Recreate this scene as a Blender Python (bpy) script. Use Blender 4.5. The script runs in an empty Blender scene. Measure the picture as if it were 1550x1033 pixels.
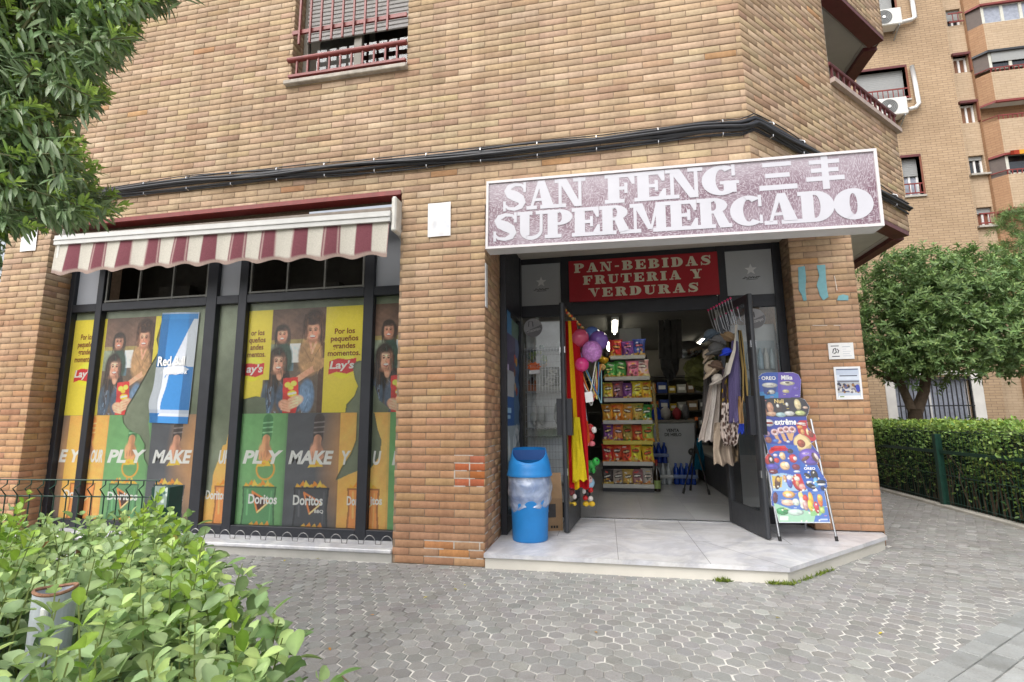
import bpy, math, random
import numpy as np
from mathutils import Matrix, Vector

# ------------------------------------------------------------------ camera, sky, sun, exposure
SC = bpy.context.scene
COL = SC.collection
CF, CYAW, CPITCH, CROLL = 760.74, -0.192718, 0.151868, -0.008047
CP = np.array([1.01121, -4.00014, 1.14349])
PW, PH = 1550.0, 1033.0


def cam_axes():
    cy, sy, cp, sp = math.cos(CYAW), math.sin(CYAW), math.cos(CPITCH), math.sin(CPITCH)
    f = np.array([sy * cp, cy * cp, sp]); r = np.array([cy, -sy, 0.0]); u = np.cross(r, f)
    cr, sr = math.cos(CROLL), math.sin(CROLL)
    return cr * r + sr * u, -sr * r + cr * u, f


AX_R, AX_U, AX_F = cam_axes()
cam = bpy.data.cameras.new('camera')
cam.sensor_width = 36.0
cam.lens = CF / PW * 36.0
cam.clip_start = 0.02
cam.clip_end = 600.0
camo = bpy.data.objects.new('camera', cam)
COL.objects.link(camo)
camo.matrix_world = Matrix(((AX_R[0], AX_U[0], -AX_F[0], CP[0]), (AX_R[1], AX_U[1], -AX_F[1], CP[1]),
                            (AX_R[2], AX_U[2], -AX_F[2], CP[2]), (0, 0, 0, 1)))
SC.camera = camo

SUN_EL, SUN_AZ = math.radians(52), math.radians(205)      # azimuth from +Y, clockwise
world = bpy.data.worlds.new('World')
SC.world = world
world.use_nodes = True
wn = world.node_tree.nodes
sky = wn.new('ShaderNodeTexSky')
sky.sky_type = 'NISHITA'
sky.sun_disc = False
sky.sun_elevation = SUN_EL
sky.sun_rotation = SUN_AZ
sky.air_density = 1.0
sky.dust_density = 5.0
sky.ozone_density = 1.0
hsv = wn.new('ShaderNodeHueSaturation')
hsv.inputs['Saturation'].default_value = 0.28
world.node_tree.links.new(sky.outputs[0], hsv.inputs['Color'])
world.node_tree.links.new(hsv.outputs[0], wn['Background'].inputs['Color'])
wn['Background'].inputs['Strength'].default_value = 0.15
sun = bpy.data.lights.new('sun', 'SUN')
sun.energy = 1.0
sun.angle = math.radians(70)
sun.color = (1.0, 0.95, 0.88)
suno = bpy.data.objects.new('sun', sun)
COL.objects.link(suno)
sd = Vector((math.sin(SUN_AZ) * math.cos(SUN_EL), math.cos(SUN_AZ) * math.cos(SUN_EL), math.sin(SUN_EL)))
suno.rotation_euler = sd.to_track_quat('Z', 'Y').to_euler()

SC.view_settings.view_transform = 'Standard'
SC.view_settings.look = 'None'
SC.view_settings.gamma = 1.0
SC.view_settings.exposure = 0.78
SC.render.engine = 'CYCLES'
SC.cycles.use_denoising = True
SC.cycles.max_bounces = 10
SC.cycles.diffuse_bounces = 5
SC.cycles.transparent_max_bounces = 16
SC.cycles.sample_clamp_indirect = 8.0

rng = np.random.default_rng(7)
random.seed(7)


def at(x, y, ax, val):
    """a photograph pixel on the plane axis=val"""
    d = AX_R * ((x - PW / 2) / CF) + AX_U * (-(y - PH / 2) / CF) + AX_F
    return CP + d * ((val - CP[ax]) / d[ax])


# ------------------------------------------------------------------ materials
def lin(c):
    c = np.asarray(c, float) / 255.0
    return np.where(c <= 0.04045, c / 12.92, ((c + 0.055) / 1.055) ** 2.4)


def rgba(c):
    v = lin(c)
    return (float(v[0]), float(v[1]), float(v[2]), 1.0)


class NT:
    def __init__(self, name):
        self.m = bpy.data.materials.new(name)
        self.m.use_nodes = True
        self.t = self.m.node_tree
        self.n = self.t.nodes
        self.p = self.n['Principled BSDF']
        self.out = self.n['Material Output']

    def add(self, kind, **kw):
        n = self.n.new('ShaderNode' + kind)
        for k, v in kw.items():
            if hasattr(n, k) and k not in ('Scale',):
                setattr(n, k, v)
            else:
                n.inputs[k].default_value = v
        return n

    def link(self, a, b):
        self.t.links.new(a, b)

    def math(self, op, a, b=None, c=None):
        n = self.n.new('ShaderNodeMath'); n.operation = op
        for i, v in enumerate((a, b, c)):
            if v is None: continue
            if isinstance(v, (int, float)): n.inputs[i].default_value = v
            else: self.link(v, n.inputs[i])
        return n.outputs[0]

    def mix(self, fac, a, b, blend='MIX'):
        n = self.n.new('ShaderNodeMix'); n.data_type = 'RGBA'; n.blend_type = blend
        for idx, v in ((0, fac), (6, a), (7, b)):
            if isinstance(v, (int, float)): n.inputs[idx].default_value = v
            elif isinstance(v, tuple): n.inputs[idx].default_value = v
            else: self.link(v, n.inputs[idx])
        return n.outputs[2]

    def noise(self, scale, detail=4, rough=0.55, coord=None, dist=0.0):
        n = self.add('TexNoise'); n.inputs['Scale'].default_value = scale
        n.inputs['Detail'].default_value = detail; n.inputs['Roughness'].default_value = rough
        n.inputs['Distortion'].default_value = dist
        self.link(coord if coord is not None else self.coord(), n.inputs['Vector'])
        return n.outputs['Fac']

    def coord(self):
        if not hasattr(self, '_c'):
            self._c = self.n.new('ShaderNodeNewGeometry').outputs['Position']
        return self._c

    def ramp(self, fac, stops):
        n = self.n.new('ShaderNodeValToRGB')
        while len(n.color_ramp.elements) < len(stops): n.color_ramp.elements.new(0.5)
        for e, (p, c) in zip(n.color_ramp.elements, stops):
            e.position = p; e.color = c if len(c) == 4 else (*c, 1)
        self.link(fac, n.inputs['Fac'])
        return n.outputs['Color']

    def bump(self, h, strength=0.3, dist=0.01):
        n = self.n.new('ShaderNodeBump'); n.inputs['Strength'].default_value = strength
        n.inputs['Distance'].default_value = dist
        self.link(h, n.inputs['Height'])
        self.link(n.outputs[0], self.p.inputs['Normal'])


def pm(name, c, rough=0.6, var=0.12, scale=14.0, metal=0.0, bump=0.0, bscale=None, spec=0.5):
    """plain procedural material: base colour broken up by two noises"""
    t = NT(name)
    b = lin(c)
    n1 = t.noise(scale, 6, 0.6)
    lo = tuple(float(x) for x in b * (1 - var)) + (1,)
    hi = tuple(min(1.0, float(x)) for x in b * (1 + var)) + (1,)
    t.link(t.ramp(n1, [(0.3, lo), (0.7, hi)]), t.p.inputs['Base Color'])
    n2 = t.noise(scale * 3.3, 3)
    t.link(t.math('ADD', t.math('MULTIPLY', n2, 0.2), rough - 0.1), t.p.inputs['Roughness'])
    t.p.inputs['Metallic'].default_value = metal
    t.p.inputs['Specular IOR Level'].default_value = spec
    if bump:
        t.bump(t.noise(bscale or scale * 5, 5), bump, 0.01)
    return t.m


def vm(name, rough=0.6, var=0.1, scale=60.0, bump=0.0, spec=0.4, trans=0.0, metal=0.0, coat=0.0):
    """material whose base colour is the mesh's own printed / per-piece colour"""
    t = NT(name)
    a = t.add('VertexColor'); a.layer_name = 'Col'
    n = t.noise(scale, 5, 0.6)
    f = t.ramp(n, [(0.25, (1 - var,) * 3), (0.75, (1 + var,) * 3)])
    c = t.mix(1.0, a.outputs['Color'], f, 'MULTIPLY')
    t.link(c, t.p.inputs['Base Color'])
    t.p.inputs['Roughness'].default_value = rough
    t.p.inputs['Specular IOR Level'].default_value = spec
    t.p.inputs['Metallic'].default_value = metal
    t.p.inputs['Coat Weight'].default_value = coat
    if bump: t.bump(n, bump, 0.006)
    if trans:
        tr = t.add('BsdfTranslucent'); t.link(c, tr.inputs['Color'])
        mx = t.add('MixShader'); mx.inputs[0].default_value = trans
        t.link(t.p.outputs[0], mx.inputs[1]); t.link(tr.outputs[0], mx.inputs[2])
        t.link(mx.outputs[0], t.out.inputs['Surface'])
    return t.m


def glass_mat(name, tint=(1, 1, 1), ior=1.45, rough=0.0):
    t = NT(name)
    tr = t.add('BsdfTransparent'); tr.inputs[0].default_value = (*tint, 1)
    gl = t.add('BsdfGlossy'); gl.inputs['Roughness'].default_value = rough
    gl.inputs['Color'].default_value = (0.9, 0.93, 0.95, 1)
    fr = t.add('Fresnel'); fr.inputs['IOR'].default_value = ior
    n = t.noise(3.0, 2)
    f = t.math('MULTIPLY', fr.outputs[0], t.math('ADD', t.math('MULTIPLY', n, 0.3), 0.85))
    mx = t.add('MixShader')
    t.link(f, mx.inputs[0]); t.link(tr.outputs[0], mx.inputs[1]); t.link(gl.outputs[0], mx.inputs[2])
    t.link(mx.outputs[0], t.out.inputs['Surface'])
    return t.m


def emis_mat(name, c, s):
    t = NT(name)
    t.p.inputs['Base Color'].default_value = rgba(c)
    n = t.noise(5.0, 2)
    t.link(t.mix(n, rgba(c), rgba([min(255, x + 6) for x in c])), t.p.inputs['Emission Color'])
    t.p.inputs['Emission Strength'].default_value = s
    return t.m


# ------------------------------------------------------------------ mesh builder
WLOC = {}


class MB:
    def __init__(self):
        self.v = []; self.f = []; self.c = []; self.n = 0; self.cur = None; self.hascol = False

    def col(self, c):
        self.cur = lin(c); self.hascol = True
        return self

    def add(self, V, F, C=None):
        V = np.asarray(V, float).reshape(-1, 3)
        self.v.append(V)
        for f in F: self.f.append([i + self.n for i in f])
        if C is not None:
            self.hascol = True; self.c.append(np.asarray(C, float).reshape(-1, 3))
        else:
            self.c.append(np.tile(self.cur if self.cur is not None else np.array([.5, .5, .5]), (len(V), 1)))
        self.n += len(V)
        return self

    def quad(self, a, b, c, d):
        return self.add([a, b, c, d], [(0, 1, 2, 3)])

    def poly(self, pts):
        return self.add(pts, [tuple(range(len(pts)))])

    def obox(self, o, a, b, c):
        """box from corner o spanned by vectors a, b, c"""
        o, a, b, c = map(lambda q: np.asarray(q, float), (o, a, b, c))
        V = [o, o + a, o + a + b, o + b, o + c, o + a + c, o + a + b + c, o + b + c]
        F = [(0, 3, 2, 1), (4, 5, 6, 7), (0, 1, 5, 4), (1, 2, 6, 5), (2, 3, 7, 6), (3, 0, 4, 7)]
        if np.dot(np.cross(a, b), c) < 0: F = [f[::-1] for f in F]
        return self.add(V, F)

    def box(self, x0, x1, y0, y1, z0, z1):
        return self.obox((x0, y0, z0), (x1 - x0, 0, 0), (0, y1 - y0, 0), (0, 0, z1 - z0))

    def bbox(self, x0, x1, y0, y1, z0, z1, b=0.004):
        """box with chamfered edges"""
        V = []; idx = {}
        for i, (xa, sx) in enumerate(((x0, 1), (x1, -1))):
            for j, (ya, sy) in enumerate(((y0, 1), (y1, -1))):
                for k, (za, sz) in enumerate(((z0, 1), (z1, -1))):
                    for ax in range(3):
                        p = [xa + sx * b, ya + sy * b, za + sz * b]
                        p[ax] = (xa, ya, za)[ax]
                        idx[i, j, k, ax] = len(V); V.append(p)
        F = []
        g = lambda i, j, k, ax: idx[i, j, k, ax]
        for s in (0, 1):
            F.append((g(s, 0, 0, 0), g(s, 1, 0, 0), g(s, 1, 1, 0), g(s, 0, 1, 0)))
            F.append((g(0, s, 0, 1), g(1, s, 0, 1), g(1, s, 1, 1), g(0, s, 1, 1)))
            F.append((g(0, 0, s, 2), g(1, 0, s, 2), g(1, 1, s, 2), g(0, 1, s, 2)))
        for a in (0, 1):
            for c_ in (0, 1):
                F.append((g(a, c_, 0, 0), g(a, c_, 1, 0), g(a, c_, 1, 1), g(a, c_, 0, 1)))
                F.append((g(a, 0, c_, 0), g(a, 1, c_, 0), g(a, 1, c_, 2), g(a, 0, c_, 2)))
                F.append((g(0, a, c_, 1), g(1, a, c_, 1), g(1, a, c_, 2), g(0, a, c_, 2)))
                for k in (0, 1):
                    F.append((g(a, c_, k, 0), g(a, c_, k, 1), g(a, c_, k, 2)))
        F = list(dict.fromkeys(F))
        ctr = np.array([(x0 + x1) / 2, (y0 + y1) / 2, (z0 + z1) / 2]); W = np.array(V)
        G = []
        for f in F:
            q = W[list(f)]; nn = np.cross(q[1] - q[0], q[2] - q[0])
            G.append(f if np.dot(nn, q.mean(0) - ctr) > 0 else f[::-1])
        return self.add(V, G)

    def tube(self, pts, r, n=8, cap=True):
        P = np.asarray(pts, float); m = len(P)
        R = np.broadcast_to(np.asarray(r, float), (m,))
        T = np.gradient(P, axis=0); T /= np.maximum(np.linalg.norm(T, axis=1, keepdims=True), 1e-9)
        up = np.array([0, 0, 1.0]) if abs(T[0][2]) < 0.9 else np.array([1.0, 0, 0])
        V = []
        a = np.arange(n) * 2 * math.pi / n
        for i in range(m):
            x = np.cross(T[i], up); nx = np.linalg.norm(x)
            if nx < 1e-6: x = np.array([1.0, 0, 0]); nx = 1
            x /= nx; y = np.cross(x, T[i]); up = y
            V.append(P[i] + R[i] * (np.cos(a)[:, None] * x + np.sin(a)[:, None] * y))
        F = []
        for i in range(m - 1):
            for j in range(n):
                k = (j + 1) % n
                F.append((i * n + j, i * n + k, (i + 1) * n + k, (i + 1) * n + j))
        if cap:
            F.append(tuple(range(n))); F.append(tuple((m - 1) * n + j for j in reversed(range(n))))
        return self.add(np.concatenate(V), F)

    def lathe(self, prof, ctr, n=28, axis=None):
        """profile of (radius, height) round a vertical line through ctr"""
        a = np.arange(n) * 2 * math.pi / n
        V = []
        for r, h in prof:
            V.append(np.stack([ctr[0] + r * np.cos(a), ctr[1] + r * np.sin(a), np.full(n, ctr[2] + h)], 1))
        F = []
        for i in range(len(prof) - 1):
            for j in range(n):
                k = (j + 1) % n
                F.append((i * n + j, i * n + k, (i + 1) * n + k, (i + 1) * n + j))
        return self.add(np.concatenate(V), F)

    def ell(self, c, r, n=16, m=10, jitter=0.0, rot=None):
        V = []; F = []
        for i in range(m + 1):
            th = math.pi * i / m
            for j in range(n):
                ph = 2 * math.pi * j / n
                V.append((math.sin(th) * math.cos(ph), math.sin(th) * math.sin(ph), math.cos(th)))
        V = np.array(V) * np.asarray(r, float)
        if jitter: V *= 1 + rng.uniform(-jitter, jitter, (len(V), 1))
        if rot is not None: V = V @ np.asarray(rot).T
        V = V + np.asarray(c, float)
        for i in range(m):
            for j in range(n):
                k = (j + 1) % n
                F.append((i * n + j, (i + 1) * n + j, (i + 1) * n + k, i * n + k))
        return self.add(V, F)

    def grid(self, G, C=None, mask=None, two=False):
        """G: (rows, cols, 3) points"""
        G = np.asarray(G, float); h, w = G.shape[:2]
        F = []
        for i in range(h - 1):
            for j in range(w - 1):
                if mask is not None and not mask[i, j]: continue
                F.append((i * w + j, i * w + j + 1, (i + 1) * w + j + 1, (i + 1) * w + j))
        return self.add(G.reshape(-1, 3), F, None if C is None else np.asarray(C).reshape(-1, 3))

    def prism(self, poly, o, ux, uy, un, d):
        """extrude the 2D outline poly (u, v) from plane (o, ux, uy) along un by d"""
        o, ux, uy, un = map(lambda q: np.asarray(q, float), (o, ux, uy, un))
        A = np.array([o + p[0] * ux + p[1] * uy for p in poly]); B = A + un * d
        n = len(poly)
        F = [tuple(range(n)), tuple(range(2 * n - 1, n - 1, -1))]
        for i in range(n):
            j = (i + 1) % n
            F.append((j, i, n + i, n + j))
        return self.add(np.concatenate([A, B]), F)

    def build(self, name, mat, parent=None, smooth=False, kind=None):
        V = np.concatenate(self.v); C = np.concatenate(self.c)
        return mesh_obj(name, V, self.f, mat, parent, C if self.hascol else None, smooth, kind)


def finish(name, me, V, mat, parent, kind):
    lo, hi = V.min(0), V.max(0)
    o = np.array([(lo[0] + hi[0]) / 2, (lo[1] + hi[1]) / 2, lo[2]])
    me.vertices.foreach_set('co', (V - o).astype(np.float32).ravel())
    me.update()
    ob = bpy.data.objects.new(name, me)
    COL.objects.link(ob)
    if mat is not None: me.materials.append(mat)
    pl = np.zeros(3)
    if parent is not None:
        ob.parent = parent; pl = WLOC[parent.name]
    ob.location = o - pl
    WLOC[ob.name] = o
    if kind: ob['kind'] = kind
    return ob


def mesh_obj(name, V, F, mat, parent=None, C=None, smooth=False, kind=None):
    me = bpy.data.meshes.new(name)
    V = np.asarray(V, float)
    if isinstance(F, np.ndarray):
        k = F.shape[1]; nf = len(F)
        me.vertices.add(len(V)); me.loops.add(nf * k); me.polygons.add(nf)
        me.loops.foreach_set('vertex_index', F.astype(np.int32).ravel())
        me.polygons.foreach_set('loop_start', (np.arange(nf) * k).astype(np.int32))
        me.polygons.foreach_set('loop_total', np.full(nf, k, np.int32))
        me.update(calc_edges=True)
    else:
        me.from_pydata(V.tolist(), [], F)
    if C is not None:
        a = me.color_attributes.new('Col', 'FLOAT_COLOR', 'POINT')
        a.data.foreach_set('color', np.concatenate([np.asarray(C, float), np.ones((len(V), 1))], 1).astype(np.float32).ravel())
    if smooth: me.polygons.foreach_set('use_smooth', np.ones(len(me.polygons), bool))
    return finish(name, me, V, mat, parent, kind)


def thing(name, label, cat, loc=(0, 0, 0), group=None):
    o = bpy.data.objects.new(name, None)
    COL.objects.link(o)
    o.location = loc; o.empty_display_size = 0.1
    WLOC[o.name] = np.asarray(loc, float)
    return tag(o, label, cat, group)


def tag(o, label, cat, group=None):
    o['label'] = label; o['category'] = cat
    if group: o['group'] = group
    return o


def dup(src, delta, label=None, rot=0.0, group=None):
    """copy of a thing with copies of its parts and sub-parts"""
    def rec(a, par):
        b = a.copy(); COL.objects.link(b)
        if par is not None: b.parent = par
        for ch in list(a.children): rec(ch, b)
        return b
    r = rec(src, None)
    r.location = Vector(src.location) + Vector(delta)
    r.rotation_euler.z += rot
    WLOC[r.name] = np.array(r.location)
    if label: r['label'] = label
    if group: r['group'] = group
    return r


# ------------------------------------------------------------------ lettering
def text_mesh(body, bold=0.0, shear=0.0, spacing=1.0):
    cu = bpy.data.curves.new('lettering', 'FONT')
    cu.body = body; cu.size = 1.0; cu.offset = bold; cu.shear = shear; cu.space_character = spacing
    cu.resolution_u = 3; cu.align_x = 'CENTER'; cu.space_line = 0.95
    ob = bpy.data.objects.new('lettering', cu)
    COL.objects.link(ob)
    dg = bpy.context.evaluated_depsgraph_get(); dg.update()
    me = bpy.data.meshes.new_from_object(ob.evaluated_get(dg))
    V = np.empty(len(me.vertices) * 3); me.vertices.foreach_get('co', V); V = V.reshape(-1, 3)[:, :2].copy()
    F = [tuple(p.vertices) for p in me.polygons]
    bpy.data.objects.remove(ob); bpy.data.curves.remove(cu); bpy.data.meshes.remove(me)
    return V, F


def put_text(mb, body, box, o, ux, uy, un, bold=0.0, shear=0.0, keep=False, eps=0.001):
    """lay the words into box (u0, u1, v0, v1) of the plane (o, ux, uy), eps in front of it"""
    V, F = text_mesh(body, bold, shear)
    if not len(V): return
    lo, hi = V.min(0), V.max(0)
    u0, u1, v0, v1 = box
    s = np.array([(u1 - u0) / (hi[0] - lo[0]), (v1 - v0) / (hi[1] - lo[1])])
    if keep: s[:] = s.min()
    ctr = (lo + hi) / 2
    Q = (V - ctr) * s + np.array([(u0 + u1) / 2, (v0 + v1) / 2])
    o, ux, uy, un = map(lambda q: np.asarray(q, float), (o, ux, uy, un))
    mb.add(o + Q[:, :1] * ux + Q[:, 1:] * uy + un * eps, F)


# fat slab letters for the painted boards: every glyph is a list of outlines in a unit-high box
def arc_band(cx, cy, rx, ry, ix, iy, a0, a1, n=18):
    out = []
    for i in range(n):
        t0 = math.radians(a0 + (a1 - a0) * i / n); t1 = math.radians(a0 + (a1 - a0) * (i + 1) / n)
        out.append([(cx + rx * math.cos(t0), cy + ry * math.sin(t0)), (cx + rx * math.cos(t1), cy + ry * math.sin(t1)),
                    (cx + ix * math.cos(t1), cy + iy * math.sin(t1)), (cx + ix * math.cos(t0), cy + iy * math.sin(t0))])
    return out


def rc(x0, x1, y0, y1): return [[(x0, y0), (x1, y0), (x1, y1), (x0, y1)]]


def stroke(pts, ws):
    P = np.array(pts, float); T = np.gradient(P, axis=0); T /= np.linalg.norm(T, axis=1, keepdims=True)
    N = np.stack([-T[:, 1], T[:, 0]], 1) * (np.array(ws) / 2)[:, None]
    L, R_ = P + N, P - N
    return [[tuple(R_[i]), tuple(R_[i + 1]), tuple(L[i + 1]), tuple(L[i])] for i in range(len(P) - 1)]


def glyph(ch):
    S = 0.13
    if ch == 'I': return rc(.12, .48, 0, 1) + rc(0, .6, 0, S) + rc(0, .6, 1 - S, 1), .6
    if ch == 'E': return rc(.1, .45, 0, 1) + rc(0, .95, 0, S) + rc(0, .92, 1 - S, 1) + rc(.45, .66, .44, .56) + rc(.62, .72, .32, .68) + [[(.95, 0), (.95, .38), (.87, .38), (.72, .13)]] + [[(.92, 1), (.72, .87), (.84, .64), (.92, .64)]], .98
    if ch == 'F': return rc(.1, .45, 0, 1) + rc(0, .6, 0, S) + rc(0, .92, 1 - S, 1) + rc(.45, .64, .44, .56) + rc(.6, .7, .32, .68) + [[(.92, 1), (.72, .87), (.84, .62), (.92, .62)]], .94
    if ch == 'A': return [[(.42, 1), (.66, 1), (.98, .1), (.58, .1)]] + [[(.42, 1), (.5, .8), (.24, .1), (.14, .1)]] + rc(.22, .7, .28, .38) + rc(0, .38, 0, S) + rc(.5, 1.06, 0, S), 1.06
    if ch == 'N': return [[(.1, 1), (.42, 1), (.96, 0), (.7, 0)]] + rc(.14, .25, 0, 1) + rc(.84, .95, 0, 1) + rc(0, .4, 0, S) + rc(.66, 1.1, 1 - S, 1) + rc(0, .4, 1 - S, 1), 1.1
    if ch == 'M': return [[(.1, 1), (.42, 1), (.72, .1), (.58, .1)]] + [[(.64, .1), (.72, .1), (.96, 1), (.86, 1)]] + rc(.12, .22, 0, 1) + rc(.84, 1.16, 0, 1) + rc(0, .36, 0, S) + rc(.74, 1.26, 0, S) + rc(0, .4, 1 - S, 1) + rc(.84, 1.26, 1 - S, 1), 1.26
    if ch == 'U': return rc(.1, .44, .3, 1) + rc(.8, .9, .3, 1) + arc_band(.5, .32, .4, .34, .3, .2, 180, 360) + [[(.1, .34), (.44, .34), (.44, .16), (.2, .1)]] + rc(0, .54, 1 - S, 1) + rc(.66, 1.02, 1 - S, 1), 1.02
    if ch == 'P': return rc(.1, .45, 0, 1) + rc(0, .58, 0, S) + rc(0, .5, 1 - S, 1) + arc_band(.5, .72, .46, .28, .1, .18, -90, 90) + rc(.45, .52, .44, .54) + rc(.45, .52, .9, 1), .98
    if ch == 'R': return rc(.1, .45, 0, 1) + rc(0, .56, 0, S) + rc(0, .5, 1 - S, 1) + arc_band(.5, .74, .44, .26, .1, .16, -90, 90) + rc(.45, .52, .48, .58) + rc(.45, .52, .9, 1) + [[(.5, .5), (.78, .56), (.98, .12), (.66, .06)]] + rc(.68, 1.06, 0, S), 1.06
    if ch == 'D': return rc(.1, .45, 0, 1) + rc(0, .5, 0, S) + rc(0, .5, 1 - S, 1) + arc_band(.48, .5, .56, .5, .16, .37, -90, 90), 1.06
    if ch == 'B': return rc(.1, .45, 0, 1) + rc(0, .5, 0, S) + rc(0, .5, 1 - S, 1) + arc_band(.5, .74, .42, .26, .1, .15, -90, 90) + arc_band(.5, .27, .48, .27, .12, .16, -90, 90) + rc(.45, .52, .45, .56), 1.0
    if ch in 'CG':
        g = arc_band(.56, .5, .56, .5, .16, .36, 50, 310, 24) + rc(.86, .96, .62, 1)
        if ch == 'G': g += rc(.62, .98, .08, .44) + rc(.52, 1.06, .36, .47)
        else: g += rc(.88, .97, .06, .34)
        return g, 1.06
    if ch == 'O': return arc_band(.56, .5, .56, .5, .11, .34, 0, 360, 32), 1.12
    if ch == 'S':
        p = [(.86, .74), (.74, .9), (.5, .94), (.28, .86), (.22, .74), (.3, .62), (.5, .52), (.7, .4), (.76, .27), (.7, .14), (.48, .06), (.24, .1), (.1, .26)]
        w = [.06, .1, .13, .2, .26, .32, .36, .32, .26, .2, .13, .1, .06]
        return stroke(p, w) + rc(.8, .9, .64, 1) + rc(.06, .16, 0, .36), .96
    if ch == 'T': return rc(.34, .68, 0, 1) + rc(.2, .82, 0, S) + rc(0, 1.02, 1 - S, 1) + rc(0, .09, .62, 1) + rc(.93, 1.02, .62, 1), 1.02
    if ch == 'V': return [[(.1, 1), (.46, 1), (.7, .2), (.56, 0)]] + [[(.56, 0), (.62, .12), (.92, 1), (.82, 1)]] + rc(0, .54, 1 - S, 1) + rc(.68, 1.04, 1 - S, 1), 1.04
    if ch == 'Y': return [[(.1, 1), (.46, 1), (.72, .44), (.38, .44)]] + [[(.6, .44), (.7, .44), (.9, 1), (.8, 1)]] + rc(.38, .72, 0, .46) + rc(.24, .86, 0, S) + rc(0, .54, 1 - S, 1) + rc(.68, 1.04, 1 - S, 1), 1.04
    if ch == '-': return rc(.06, .44, .38, .54), .5
    if ch == '三': return rc(.12, .9, .84, 1) + rc(.18, .84, .44, .6) + rc(0, 1.02, 0, .18), 1.02
    if ch == '丰': return rc(.1, .9, .8, .95) + rc(.14, .86, .5, .65) + rc(0, 1, .2, .36) + rc(.42, .6, -.1, 1.1), 1.0
    return [], .45


def slab_text(mb, body, box, o, ux, uy, un, gap=0.1, eps=0.002, widths=None):
    x = 0.0; items = []
    for ch in body:
        g, w = glyph(ch)
        items.append((x, g)); x += w + gap
    tot = x - gap
    u0, u1, v0, v1 = box
    o, ux, uy, un = map(lambda q: np.asarray(q, float), (o, ux, uy, un))
    k = 0
    for x, g in items:
        for pl in g:
            k += 1
            e = eps + 0.00012 * (k % 23)
            mb.poly([o + (u0 + (x + p[0]) / tot * (u1 - u0)) * ux + (v0 + p[1] * (v1 - v0)) * uy + un * e for p in pl])


# ------------------------------------------------------------------ painted prints (printed sheets as fine coloured sheets)
class Pic:
    def __init__(self, w, h, nx, ny, base):
        self.w, self.h = w, h
        self.U, self.V = np.meshgrid(np.linspace(0, w, nx + 1), np.linspace(0, h, ny + 1))
        self.C = np.tile(lin(base), (ny + 1, nx + 1, 1))
        self.M = np.ones((ny + 1, nx + 1), bool)

    def _put(self, m, c, a=1.0):
        m = m * a
        self.C += (lin(c) - self.C) * m[..., None]

    def rect(self, u0, u1, v0, v1, c, a=1.0):
        self._put(((self.U >= u0) & (self.U <= u1) & (self.V >= v0) & (self.V <= v1)).astype(float), c, a)

    def inside(self, pts):
        P = np.array(pts, float); ins = np.zeros(self.U.shape, bool); n = len(P)
        for i in range(n):
            x0, y0 = P[i]; x1, y1 = P[(i + 1) % n]
            if y0 == y1: continue
            cnd = ((self.V >= min(y0, y1)) & (self.V < max(y0, y1)))
            xi = x0 + (self.V - y0) / (y1 - y0) * (x1 - x0)
            ins ^= cnd & (self.U < xi)
        return ins

    def poly(self, pts, c, a=1.0): self._put(self.inside(pts).astype(float), c, a)

    def cut(self, pts): self.M &= ~self.inside(pts)

    def ell(self, cu, cv, ru, rv, c, a=1.0, rot=0.0, soft=0.0):
        cr, sr = math.cos(rot), math.sin(rot)
        x = (self.U - cu) * cr + (self.V - cv) * sr; y = -(self.U - cu) * sr + (self.V - cv) * cr
        d = np.sqrt((x / ru) ** 2 + (y / rv) ** 2)
        m = np.clip((1 + soft - d) / (soft * 2), 0, 1) if soft else (d <= 1).astype(float)
        self._put(m, c, a)

    def line(self, pts, w, c, a=1.0, soft=0.0):
        for (x0, y0), (x1, y1) in zip(pts[:-1], pts[1:]):
            dx, dy = x1 - x0, y1 - y0; L = dx * dx + dy * dy + 1e-12
            t = np.clip(((self.U - x0) * dx + (self.V - y0) * dy) / L, 0, 1)
            d = np.hypot(self.U - x0 - t * dx, self.V - y0 - t * dy)
            m = (d <= w / 2).astype(float) if not soft else np.clip((w / 2 + soft - d) / (2 * soft), 0, 1)
            self._put(m, c, a)

    def speck(self, u0, u1, v0, v1, cols, n, s, r, asp=1.0, a=0.9):
        for _ in range(n):
            self.ell(r.uniform(u0, u1), r.uniform(v0, v1), s * r.uniform(.5, 1.3), s * asp * r.uniform(.5, 1.3), cols[r.randrange(len(cols))], a, r.uniform(0, 3))

    def build(self, name, mat, o, ux, uy, parent=None, warp=None):
        o, ux, uy = map(lambda q: np.asarray(q, float), (o, ux, uy))
        P = o + self.U[..., None] * ux + self.V[..., None] * uy
        if warp is not None: P = P + warp(self.U, self.V)
        h, w = self.U.shape
        i = np.arange((h - 1) * w).reshape(h - 1, w)[:, :-1]
        mk = self.M[:-1, :-1] & self.M[1:, :-1] & self.M[:-1, 1:] & self.M[1:, 1:]
        i = i[mk]
        F = np.stack([i, i + 1, i + w + 1, i + w], 1)
        return mesh_obj(name, P.reshape(-1, 3), F, mat, parent, self.C.reshape(-1, 3), warp is not None)


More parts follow.
